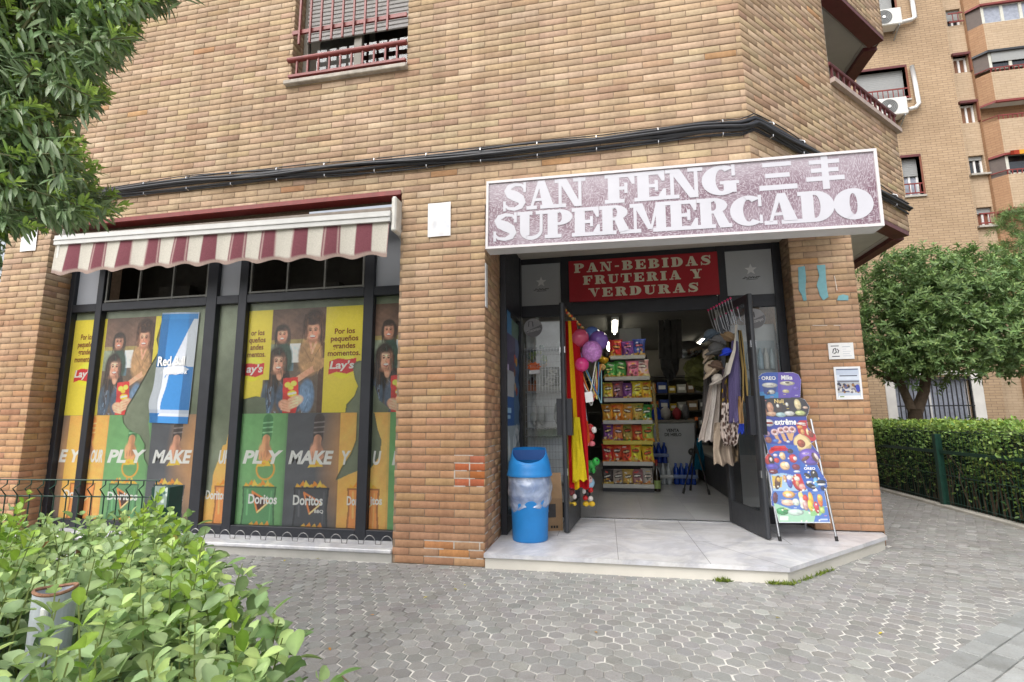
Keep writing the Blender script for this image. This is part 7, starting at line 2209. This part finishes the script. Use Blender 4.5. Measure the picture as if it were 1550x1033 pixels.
# air conditioners on the block
for k, (x, z, lab) in enumerate(((8.62, 9.36, 'lower white air conditioner under the large shuttered window'), (8.78, 12.12, 'upper white air conditioner at the top of the brick wall'))):
    t = thing('air_conditioner', lab, 'air conditioner', (x, CY - .2, z), 'air conditioners on the apartment block')
    w, h = (.74, .52)
    MB().bbox(x, x + w, CY - .38, CY - .06, z, z + h, .02).build('casing', pm('ac_white', (214, 214, 210), .45, .05, 5), t)
    m = MB(); c = np.array([x + .28, CY - .383, z + h / 2])
    for r in (.21, .17, .13, .09): m.tube([c + [r * math.cos(q), 0, r * math.sin(q)] for q in np.linspace(0, 2 * math.pi, 25)], .008, 5, cap=False)
    m.build('fan_grille', pm('ac_grey', (140, 142, 142), .5), t)
    m = MB(); m.prism([(.21 * math.cos(q), .21 * math.sin(q)) for q in np.linspace(0, 2 * math.pi, 25)[:-1]], c + [0, .001, 0], (1, 0, 0), (0, 0, 1), (0, -1, 0), .001); m.build('fan', pm('ac_fan', (96, 98, 98), .5), t)
    m = MB(); m.prism([(.045 * math.cos(q), .045 * math.sin(q)) for q in np.linspace(0, 2 * math.pi, 17)[:-1]], c + [0, -.01, 0], (1, 0, 0), (0, 0, 1), (0, -1, 0), .006); m.build('hub', M_WHITE, t)
    m = MB()
    for q in (x + .08, x + w - .1): m.box(q, q + .03, CY - .36, CY, z - .035, z - .002); m.obox((q, CY - .34, z - .035), (.03, 0, 0), (0, .32, -.22), (0, .02, .0))
    m.build('bracket', M_CHROME, t)
    if k == 0: pts = [at(1375, 166, 1, CY - .1), at(1386, 163, 1, CY - .1), at(1391, 157, 1, CY - .1), at(1386, 130, 1, CY - .1), at(1380, 100, 1, CY - .1)]
    else: pts = [at(1354, 37, 1, CY - .1), at(1380, 30, 1, CY - .1), at(1385, 27, 1, CY - .1), at(1382, 10, 1, CY - .1), at(1379, -10, 1, CY - .1)]
    MB().tube(pts, .055, 8).build('pipe_cover', M_WHITE, t, smooth=True)

# ------------------------------------------------------------------ vegetation
M_LEAFN = vm('hedge_leaf', .5, .1, 60, bump=.1, spec=.45, trans=.38)
M_LEAFT = vm('tree_leaf', .42, .1, 60, bump=.1, spec=.5, trans=.3)
M_LEAFF = vm('far_leaf', .5, .15, 20, spec=.4, trans=.22)
M_BARK = pm('grey_brown_bark', (92, 78, 64), .9, .3, 14, bump=.6)
M_TWIG = pm('green_twig', (112, 124, 66), .7, .2, 30)


def pick(cols, n, jit=5.0):
    c = np.array(cols, float)[rng.integers(len(cols), size=n)] + rng.normal(0, jit, (n, 3)) * .5 + rng.normal(0, jit, (n, 1))
    return lin(np.clip(c, 5, 250))


def join(parts):
    V, F, C, o = [], [], [], 0
    for v, f, c in parts: V.append(v); F.append(f + o); C.append(c); o += len(v)
    return np.concatenate(V), np.concatenate(F), np.concatenate(C)


def shoots(B, D, n_pairs, length, leafL, leafW, tip_cols, base_cols, lift=.35, opposite=True, curl=.12, prof=None):
    """leafy shoots: B bases, D directions; leaves in pairs up the shoot, paler to the tip"""
    n = len(B); parts = []
    D = D / np.linalg.norm(D, axis=1, keepdims=True)
    a0 = rng.uniform(0, 6.28, n)
    ref = np.where(np.abs(D[:, 2:3]) < .9, np.array([[0, 0, 1.0]]), np.array([[1.0, 0, 0]]))
    X = np.cross(D, ref); X /= np.linalg.norm(X, axis=1, keepdims=True); Yv = np.cross(D, X)
    for k in range(n_pairs):
        f = (k + .4) / n_pairs
        for s in ((0, math.pi) if opposite else (0,)):
            an = a0 + k * (1.57 if opposite else 2.4) + s + rng.normal(0, .25, n)
            rad = np.cos(an)[:, None] * X + np.sin(an)[:, None] * Yv
            li = lift + f * .9 + rng.normal(0, .28, n)
            dd = rad + D * li[:, None]
            P = B + D * (length * f)[:, None]
            L = leafL * (1.05 - .55 * f ** 2) * rng.uniform(.55, 1.2, n); W = leafW * (1.05 - .45 * f ** 2) * rng.uniform(.8, 1.15, n)
            c = pick(base_cols, n) * (1 - f) + pick(tip_cols, n) * f
            nrm = D + rng.normal(0, .3, (n, 3)) - rad * .3
            kw = {} if prof is None else {'prof': prof}
            parts.append(leaf_mesh(P, dd, nrm, L, W, c, curl=curl, **kw))
    return parts


def scale_(n, v): return np.full(n, v)


# --- near hedge by the camera
HP = np.array([(-2.6, -2.95), (-.95, -2.58), (-.62, -2.43), (-.10, -2.78), (.21, -3.06), (.41, -3.17), (.58, -3.29), (.70, -3.39), (.80, -3.56), (.82, -3.95), (-2.6, -3.95)])


def in_poly(X, P):
    ins = np.zeros(len(X), bool)
    for i in range(len(P)):
        a, b = P[i], P[(i + 1) % len(P)]
        if a[1] == b[1]: continue
        c = (X[:, 1] >= min(a[1], b[1])) & (X[:, 1] < max(a[1], b[1]))
        xi = a[0] + (X[:, 1] - a[1]) / (b[1] - a[1]) * (b[0] - a[0])
        ins ^= c & (X[:, 0] < xi)
    return ins


def hedge_top(x, y):
    return .825 + .035 * np.sin(x * 3.1 + 1) + .03 * np.sin(y * 5 + x * 2) - .05 * np.clip(x, 0, 1) + .02 * np.clip(-x, 0, 1.5) + .05 * np.clip((y + 2.95) / .35, 0, 1)


def near_hedge():
    t = thing('hedge', 'leafy light green hedge in the front corner with a grey tube poking out', 'hedge', (-.6, -3.2, 0))
    def samp(n, x0=-2.6):
        X = np.stack([rng.uniform(x0, .84, n * 3), rng.uniform(-3.95, -2.4, n * 3)], 1)
        return X[in_poly(X, HP)][:n]
    parts = []
    gap = lambda X: np.hypot((X[:, 0] - .105) / .085, (X[:, 1] + 3.285) / .07) > 1
    X = samp(2300); X = X[gap(X)]; n = len(X)
    dcam = np.hypot(X[:, 0] - CP[0], X[:, 1] - CP[1]); X = X[dcam > .42]; n = len(X)
    z = hedge_top(X[:, 0], X[:, 1]) + rng.normal(0, .018, n)
    B = np.column_stack([X, z - .11])
    D = np.column_stack([rng.normal(0, .35, n), rng.normal(-.05, .35, n), np.ones(n)])
    ln = rng.uniform(.08, .15, n)
    PR = (0.0, .55, .95, 1.0, .78, .0)
    T1 = [(164, 188, 122), (156, 180, 122), (172, 194, 116), (150, 174, 126)]; B1 = [(142, 166, 120), (132, 158, 114), (148, 170, 122), (126, 152, 114)]
    parts += shoots(B, D, 4, ln, .041, .026, T1, B1, lift=.2, curl=.14, prof=PR)
    # sparse taller young shoots
    X = samp(110); X = X[gap(X)]; X = X[np.hypot(X[:, 0] - CP[0], X[:, 1] - CP[1]) > .7]; n = len(X)
    B2 = np.column_stack([X, hedge_top(X[:, 0], X[:, 1]) - .05]); D2 = np.column_stack([rng.normal(0, .3, n), rng.normal(0, .3, n), np.ones(n)])
    parts += shoots(B2, D2, 6, rng.uniform(.11, .17, n), .040, .021, [(150, 182, 66), (160, 186, 76)], [(110, 146, 62), (120, 152, 70)], lift=.5, curl=.1, prof=PR)
    X = samp(70); n = len(X)
    parts.append(leaf_mesh(np.column_stack([X, hedge_top(X[:, 0], X[:, 1]) - rng.uniform(.0, .05, n)]), rand_dirs(n, .1), rand_dirs(n, 1.0), rng.uniform(.02, .04, n), rng.uniform(.012, .024, n), pick([(150, 140, 66), (128, 96, 58), (168, 160, 80), (104, 84, 56)], n), curl=.3, prof=PR))
    # darker layers inside and down the street side
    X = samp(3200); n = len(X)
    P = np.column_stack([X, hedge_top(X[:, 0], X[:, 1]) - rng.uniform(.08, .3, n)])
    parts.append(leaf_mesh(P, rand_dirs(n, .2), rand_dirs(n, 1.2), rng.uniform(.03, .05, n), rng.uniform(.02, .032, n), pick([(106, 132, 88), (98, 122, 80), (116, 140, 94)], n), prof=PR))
    seg = HP[1:9]
    for a, b in zip(seg[:-1], seg[1:]):
        n = int(np.linalg.norm(b - a) * 900)
        f = rng.uniform(0, 1, n)[:, None]; Q = a + (b - a) * f; nr = np.array([-(b - a)[1], (b - a)[0]]); nr = nr / np.linalg.norm(nr)
        Q = Q + nr * rng.normal(0, .025, n)[:, None]
        z = rng.uniform(.05, 1, n) * hedge_top(Q[:, 0], Q[:, 1])
        d = np.column_stack([np.tile(nr, (n, 1)) + rng.normal(0, .5, (n, 2)), rng.normal(.2, .5, n)])
        parts.append(leaf_mesh(np.column_stack([Q, z]), d, rand_dirs(n, 1.5), rng.uniform(.03, .048, n), rng.uniform(.02, .03, n), pick([(118, 146, 90), (108, 134, 84), (130, 156, 92)], n), prof=PR))
    V, F, C = join(parts)
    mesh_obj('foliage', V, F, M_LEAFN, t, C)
    m = MB()
    for i in range(0, len(B), 2):
        m.tube([B[i] + [0, 0, -.12], B[i] + D[i] / np.linalg.norm(D[i]) * ln[i]], [.0022, .0012], 4, cap=False)
    for i in range(len(B2)): m.tube([B2[i] + [0, 0, -.1], B2[i] + D2[i] / np.linalg.norm(D2[i]) * .14], [.0022, .001], 4, cap=False)
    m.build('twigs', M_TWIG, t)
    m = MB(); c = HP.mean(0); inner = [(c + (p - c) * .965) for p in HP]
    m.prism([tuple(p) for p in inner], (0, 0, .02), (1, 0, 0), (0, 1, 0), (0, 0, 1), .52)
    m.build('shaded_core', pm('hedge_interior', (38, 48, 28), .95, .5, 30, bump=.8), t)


near_hedge()
gt = thing('grey_tube', 'cut grey metal tube with rusty rim sticking up through the near hedge', 'tube', (.077, -3.262, 0))
m = MB(); m.lathe([(.029, 0), (.029, .862), (.0265, .862), (.0265, .5), (0, .5)], (.077, -3.262, 0), 28); m.build('tube_body', pm('galvanised_grey', (176, 182, 190), .55, .16, 22), gt, smooth=False)
m = MB(); m.tube([(.077 + .0278 * math.cos(q), -3.262 + .0278 * math.sin(q), .863 + .002 * math.sin(q * 2)) for q in np.linspace(0, 2 * math.pi, 29)], .0028, 6, cap=False); m.build('rusty_rim', pm('rust', (140, 104, 82), .9, .35, 60, bump=.4), gt)
m = MB().bbox(.09, .102, -3.294, -3.287, .826, .845, .002); m.build('clip', M_WHITE, gt)

# --- fence round the near hedge
fc = thing('wire_fence', 'dark green bent wire mesh fence along the back of the near hedge', 'fence', (-1.2, -2.42, 0))
fa, fb = np.array([-2.9, -2.56]), np.array([-.64, -2.37]); fu = (fb - fa) / np.linalg.norm(fb - fa); fn = np.array([fu[1], -fu[0]])
FL = np.linalg.norm(fb - fa); F3 = lambda u, z, d=0.: (fa[0] + fu[0] * u + fn[0] * d, fa[1] + fu[1] * u + fn[1] * d, z)
m = MB()
for z in (.925, .865, .60, .54, .2, .1): m.tube([F3(0, z), F3(FL, z)], .0028, 6)
for u in np.arange(.02, FL, .052):
    m.tube([F3(u, .925), F3(u, .908, .0), F3(u + .004, .895, .024), F3(u + .002, .868, .002), F3(u, .6), F3(u, .57, .024), F3(u, .54), F3(u, .05)], .0024, 5)
m.build('mesh_panel', M_GREENMETAL, fc)
m = MB(); m.box(fb[0], fb[0] + .075, fb[1] - .03, fb[1] + .03, 0, .905); m.build('post', M_GREENMETAL, fc)
pz = at(224, 740, 1, fb[1] - .0325)
p = Pic(.055, .075, 16, 22, (138, 152, 146)); r9 = random.Random(2); p.speck(0, .055, 0, .075, [(28, 62, 52), (60, 96, 86), (196, 206, 202)], 12, .008, r9)
p.build('faded_label', M_PAPER, (fb[0] + .014, fb[1] - .0312, .835), (1, 0, 0), (0, 0, 1), fc)
ra = [HP[3], HP[4], HP[5], HP[6]]
fc2 = thing('wire_fence', 'dark green tubular fence rail along the path side of the near hedge', 'fence', (.3, -3.05, 0))
m = MB(); pts = [(fb[0] + .06, fb[1] - .03, .70), (-.06, -2.78, .69), (.26, -3.05, .69), (.45, -3.175, .69), (.64, -3.33, .68), (.80, -3.52, .67)]
m.tube(pts, .011, 8); m.tube([(x, y, z - .05) for x, y, z in pts], .006, 8); m.build('top_rail', M_GREENMETAL, fc2)
for x, y, z in pts[1:4]: MB().tube([(x, y, 0), (x, y, z)], .012, 8).build('post', M_GREENMETAL, fc2)
m = MB()
for a, b in zip(pts[:-1], pts[1:]):
    a, b = np.array(a), np.array(b)
    for f in np.arange(0, 1, .12): q = a + (b - a) * f; m.tube([q, (q[0], q[1], .03)], .0024, 5)
m.build('mesh_panel', M_GREENMETAL, fc2)
m = MB()
for k in range(3):
    x, y = .40 + .035 * k, -3.08 - .04 * k
    q = np.array([x, y, .5]); m.tube([q, q + [.05, .03, .12], q + [.10 + .02 * (k % 2), .02, .17], q + [.14, -.03 * (k % 2), .16 + .02 * k]], [.003, .0025, .002, .001], 5)
tag(m.build('bare_twigs', pm('dry_twig', (120, 104, 82), .9, .2, 30), None), 'bare brown twigs poking out of the near hedge by the rail', 'twigs')

# --- tree at the upper left
def near_tree():
    t = thing('tree', 'broadleaf tree with long dark leaves and pale tips hanging in at the upper corner', 'tree', (-2.7, -2.9, 0))
    out = np.array([(-400, -300), (330, -300), (300, -60), (262, 0), (212, 12), (206, 50), (192, 80), (150, 100), (128, 122), (150, 138), (158, 152), (130, 168), (104, 186), (112, 220), (124, 248), (150, 280), (172, 296), (170, 318), (150, 330), (110, 340), (60, 338), (34, 356), (-60, 366), (-400, 380)], float)
    n = 8200
    px = np.column_stack([rng.uniform(-330, 330, n), rng.uniform(-260, 375, n)]); px = px[in_poly(px, out)]
    n = len(px); dep = rng.uniform(1.75, 2.75, n)
    d = AX_R * ((px[:, :1] - PW / 2) / CF) + AX_U * (-(px[:, 1:] - PH / 2) / CF) + AX_F
    P = CP + d * dep[:, None]
    keep = rng.random(n) < .42
    P = P[keep]; n = len(P)
    c0 = np.array([-2.3, -2.9, 2.7])
    rad = P - c0; rad /= np.linalg.norm(rad, axis=1, keepdims=True)
    D = rad * .8 + np.array([.35, .1, .35]) + rng.normal(0, .35, (n, 3)); D /= np.linalg.norm(D, axis=1, keepdims=True)
    PR = (0.0, .5, .85, 1.0, .7, 0.0)
    parts = []
    # old leaves: long, dark, swept back and hanging
    for k in range(19):
        a = rng.uniform(0, 6.28, n); ref = np.array([0, 0, 1.0]); X = np.cross(D, ref); X /= np.linalg.norm(X, axis=1, keepdims=True); Yv = np.cross(D, X)
        rd = np.cos(a)[:, None] * X + np.sin(a)[:, None] * Yv
        dd = rd * .8 + D * rng.uniform(-.1, .7, n)[:, None] + np.array([.25, 0, -.55])
        B = P - D * rng.uniform(.0, .12, n)[:, None]
        cc = pick([(118, 142, 100), (126, 150, 106), (134, 156, 116), (108, 132, 94), (146, 164, 132)], n, 4)
        parts.append(leaf_mesh(B, dd, rd * .2 + np.array([.1, -.2, 1.0]) + rng.normal(0, .3, (n, 3)), rng.uniform(.05, .088, n), rng.uniform(.010, .016, n), cc, curl=.22, prof=PR))
    yes = rng.random(n) < .9
    Q = P[yes]; DQ = D[yes]; nq = len(Q)
    parts += shoots(Q - DQ * .005, DQ + np.array([.1, -.1, .45]), 9, scale_(nq, .055), .050, .016, [(164, 192, 84), (154, 182, 80), (172, 198, 98)], [(122, 152, 76), (130, 158, 80)], lift=.5, opposite=False, curl=.02, prof=PR)
    V, F, C = join(parts)
    mesh_obj('crown', V, F, M_LEAFT, t, C)
    m = MB()
    m.tube([(-2.7, -2.9, 0), (-2.68, -2.92, .8), (-2.6, -2.9, 1.5), (-2.5, -2.86, 2.2)], [.10, .085, .075, .06], 10)
    m.build('trunk', M_BARK, t, smooth=True)
    m = MB()
    hubs = [np.array(h) for h in ((-2.0, -2.7, 2.7), (-1.7, -2.75, 2.4), (-1.5, -2.65, 2.9), (-1.6, -2.6, 2.1), (-1.3, -2.6, 2.5))]
    for h in hubs:
        a = np.array([-2.5, -2.86, 2.1]); mid = (a + h) / 2 + np.array([0, 0, .08]); m.tube([a, mid, h], [.035, .025, .014], 7)
    for i in range(0, n, 3):
        h = hubs[int(np.argmin([np.linalg.norm(P[i] - q) for q in hubs]))]
        q = P[i] - D[i] * .1
        m.tube([h, (h + q) / 2 + rng.normal(0, .03, 3), q, P[i] + D[i] * .04], [.008, .006, .004, .002], 4, cap=False)
    m.build('branch', pm('olive_branch', (96, 98, 66), .85, .2, 24), t)


near_tree()


def crown_cloud(c, r, n, shell=.55, low=-1.0):
    d = rand_dirs(n); d = d[d[:, 2] > low]
    rr_ = shell + (1 - shell) * rng.random(len(d)) ** .6
    b = 1 + .14 * np.sin(d[:, 0] * 5 + d[:, 2] * 4 + c[0]) + .12 * np.sin(d[:, 1] * 7 + d[:, 2] * 6 + c[1]) + .08 * np.sin(d[:, 2] * 11 + d[:, 0] * 9)
    return np.asarray(c) + d * np.asarray(r) * (rr_ * b)[:, None], d


def far_tree(name, label, base, parts_def, trunk, leafL, leafW, tip, old, cat='tree', n_leaf=9, spread=.9, group=None):
    t = thing(name, label, cat, base, group)
    parts = []
    for c, r, n in parts_def:
        P, d = crown_cloud(c, r, n, .38)
        D = d * .8 + np.array([0, 0, .5]) + rng.normal(0, .4, d.shape)
        parts += shoots(P, D, n_leaf, scale_(len(P), leafL * .9), leafL, leafW, tip, old, lift=spread * .3, opposite=False, curl=.12, prof=(0, .9, .7, 0))
    V, F, C = join(parts)
    mesh_obj('crown', V, F, M_LEAFF, t, C)
    if trunk:
        m = MB()
        for pts, rad in trunk: m.tube(pts, rad, 9)
        m.build('trunk', M_BARK, t, smooth=True)
    return t


TIPS, OLDS = [(130, 158, 94), (140, 166, 98), (122, 148, 90)], [(88, 114, 70), (80, 106, 66), (96, 122, 76)]
lobes = [((7.3, 7.0, 3.05), (1.55, 1.4, 1.25), 1000), ((6.35, 6.9, 2.6), (.8, .9, .8), 440), ((8.3, 7.1, 2.9), (1.2, 1.1, 1.1), 620), ((7.0, 7.0, 3.72), (.95, .9, .66), 380), ((7.9, 7, 3.68), (.9, .8, .66), 300), ((6.7, 6.6, 3.3), (.75, .7, .8), 300), ((7.6, 6.2, 2.4), (1.3, .7, .6), 460), ((6.5, 6.5, 2.2), (.65, .6, .42), 190)]
far_tree('tree', 'rounded evergreen tree on a forked trunk behind the clipped hedge', (6.68, 7, 0), lobes,
         [([(6.66, 7, 0), (6.68, 7, .9), (6.70, 7, 1.25)], [.13, .12, .12]), ([(6.68, 7, 1.15), (6.58, 7, 1.5), (6.5, 7, 1.8), (6.3, 7, 2.2)], [.085, .075, .065, .04]), ([(6.71, 7, 1.15), (6.9, 7, 1.6), (6.98, 7, 2.0), (7.2, 7, 2.8)], [.10, .09, .08, .05]), ([(6.5, 7, 1.75), (6.1, 6.95, 1.95), (5.9, 6.9, 2.2)], [.04, .03, .02]), ([(6.95, 7, 1.9), (7.6, 6.9, 2.2), (8.1, 6.9, 2.5)], [.05, .04, .025])],
         .13, .046, TIPS, OLDS)
m = MB()
for k in range(12):
    c = at(rng.uniform(1300, 1500), rng.uniform(480, 560), 1, 6.1 + rng.uniform(-.1, .3)); m.ell(c, (.025, .025, .012), 6, 4)
far_tree('tree', 'dark bushy tree glimpsed beyond the end pier of the shop', (-6.8, 1.2, 0), [((-6.6, .9, 2.2), (1.1, 1.0, 2.1), 330)], [([(-6.8, 1.2, 0), (-6.7, 1.1, 2)], [.1, .06])], .12, .04, [(80, 106, 60)], [(46, 66, 40)])
far_tree('pine_tree', 'pale green pine rising at the right border in front of the balcony tower', (10.75, 9.6, 0), [((10.75, 9.55, 5.55), (.5, .5, .55), 130), ((10.5, 9.5, 4.85), (.45, .4, .3), 80), ((11.2, 9.6, 5.1), (.6, .5, .5), 100), ((10.9, 9.6, 4.4), (.7, .5, .3), 70)], [([(10.85, 9.7, 0), (10.85, 9.65, 3), (10.8, 9.6, 5.4)], [.12, .09, .03])], .16, .014, [(120, 146, 84), (110, 138, 80)], [(84, 110, 66)], n_leaf=22)
far_tree('shrub', 'dark green shrub below the corner of the apartment block', (11.3, 9.9, 0), [((11.6, 9.8, .9), (.9, .7, 1.1), 160)], None, .12, .04, [(88, 116, 66)], [(56, 78, 46)], cat='shrub')
far_tree('shrub', 'low dark shrub under the barred window behind the hedge', (8.6, 9.5, 0), [((8.9, 9.6, .55), (1.6, .4, .5), 200)], None, .09, .035, [(80, 106, 62)], [(50, 70, 42)], cat='shrub')


# --- clipped hedge along the path
def path_hedge():
    t = thing('hedge', 'clipped hedge growing behind the dark green fence beside the paved path', 'hedge', (5.6, 5, 0))
    parts = []
    n = 12500
    y = rng.uniform(-1.5, 9.3, n); z = .06 + 1.0 * rng.random(n) ** .62
    x = 5.17 + .05 * np.sin(y * 2.3) + .04 * np.sin(z * 7 + y * 5) + rng.normal(0, .045, n) + .10 * (z < .45) * rng.random(n)
    P = np.column_stack([x, y, z])
    d = np.column_stack([-np.abs(rng.normal(.7, .4, n)), rng.normal(0, .7, n), rng.normal(.25, .6, n)])
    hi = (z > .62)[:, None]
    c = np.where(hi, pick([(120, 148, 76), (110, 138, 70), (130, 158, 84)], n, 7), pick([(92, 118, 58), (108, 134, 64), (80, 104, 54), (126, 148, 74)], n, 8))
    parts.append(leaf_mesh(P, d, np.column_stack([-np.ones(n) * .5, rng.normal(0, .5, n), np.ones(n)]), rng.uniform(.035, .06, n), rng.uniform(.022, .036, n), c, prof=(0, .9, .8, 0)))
    n = 6900
    x = rng.uniform(5.12, 6.3, n); y = rng.uniform(-1.5, 9.4, n)
    P = np.column_stack([x, y, 1.0 + .025 * np.sin(y * 3) + .02 * np.sin(x * 7 + y) + rng.normal(0, .022, n)])
    parts.append(leaf_mesh(P, rand_dirs(n, .7), rand_dirs(n, 1.4), rng.uniform(.035, .06, n), rng.uniform(.022, .036, n), pick([(152, 178, 80), (142, 168, 74), (164, 186, 92), (124, 154, 70)], n, 7), prof=(0, .9, .8, 0)))
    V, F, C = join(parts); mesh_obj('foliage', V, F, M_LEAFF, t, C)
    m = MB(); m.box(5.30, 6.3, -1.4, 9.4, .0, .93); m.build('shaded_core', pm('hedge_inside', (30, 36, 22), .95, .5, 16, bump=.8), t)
    m = MB()
    for k in range(150):
        yy = rng.uniform(-1.4, 9); q = np.array([5.2 + rng.uniform(0, .08), yy, .02]); m.tube([q, q + [rng.normal(0, .04), rng.normal(0, .08), .35], q + [rng.normal(0, .06), rng.normal(0, .16), .7]], [.009, .007, .004], 5, cap=False)
    m.build('stems', M_BARK, t)


path_hedge()
fr_ = thing('path_fence', 'dark green wire fence with square posts between the path and the clipped hedge', 'fence', (5.05, 5, 0))
m = MB()
for z in (.93, .69, .40, .08): m.tube([(5.055, -1.5, z), (5.055, 9.4, z)], .004, 6)
m.box(5.045, 5.06, -1.5, 9.4, .66, .70)
for y in np.arange(-1.45, 9.4, .055): m.tube([(5.055, y, .04), (5.055, y, .93)], .0024, 5)
m.build('mesh_panel', M_GREENMETAL, fr_)
for y in (-1.4, 1.0, 3.43, 5.85, 8.3):
    MB().bbox(5.02, 5.09, y - .035, y + .035, -.02, .90, .004).build('post', M_GREENMETAL, fr_)
MB().bbox(5.0, 5.10, -1.6, 12, -.05, .035, .01).build('path_kerb', pm('pale_kerb', (176, 174, 166), .9, .15, 5, bump=.3), kind='structure')
MB().poly([(5.1, -2, -.012), (12, -2, -.012), (12, 12, -.012), (5.1, 12, -.012)]).build('planting_bed', pm('dark_soil', (74, 62, 48), .95, .35, 8, bump=.6), kind='structure')
MB().poly([(-5, -5, -.0005), (.7, -5, -.0005), (.7, -3.5, -.0005), (.3, -3.02, -.0005), (-.62, -2.42, -.0005), (-5, -2.75, -.0005)]).build('hedge_soil', pm('hedge_soil', (80, 66, 50), .95, .35, 8, bump=.6), kind='structure')

# --- weeds in the joint at the foot of the step, fallen leaves
n = 420
f = rng.random(n)
k = rng.integers(0, 3, n)
sx_ = np.where(k == 0, 2.16 + f * .42, np.where(k == 1, 2.02 + f * .16, 1.68 + f * .1)); sy_w = np.where(k == 0, -.045 + f * .42, -.055 + rng.normal(0, .008, n))
P = np.column_stack([sx_ + rng.normal(0, .008, n) + .012 * (k == 0), sy_w - .014 * (k == 0) - .0, np.zeros(n)])
V, F, C = leaf_mesh(P, np.column_stack([rng.normal(.2, .6, n), rng.normal(-.3, .6, n), np.ones(n)]), rand_dirs(n), rng.uniform(.012, .04, n), rng.uniform(.004, .01, n), pick([(104, 122, 44), (120, 136, 52), (86, 106, 40)], n), prof=(.4, 1, .6, 0))
tag(mesh_obj('weeds', V, F, M_LEAFF, None, C, kind='stuff'), 'green moss and weeds in the joint at the foot of the marble step', 'weeds')
for k, (x, y) in enumerate(((705, 885), (692, 893), (560, 931), (500, 985), (900, 956), (430, 850), (478, 846), (640, 905), (1330, 960), (1180, 935))):
    c = at(x, y, 2, .003); an = rng.uniform(0, 6.28)
    v, f_, cc = leaf_mesh(np.array([c]), np.array([[math.cos(an), math.sin(an), .05]]), np.array([[0, 0, 1.0]]), np.array([.03]), np.array([.014]), pick([(190, 176, 50), (176, 130, 60), (160, 150, 60)], 1), curl=-.1)
    tag(mesh_obj('fallen_leaf', v, f_, M_LEAFF, None, cc), 'small yellowing leaf fallen on the grey paving', 'leaf', 'fallen leaves on the paving')
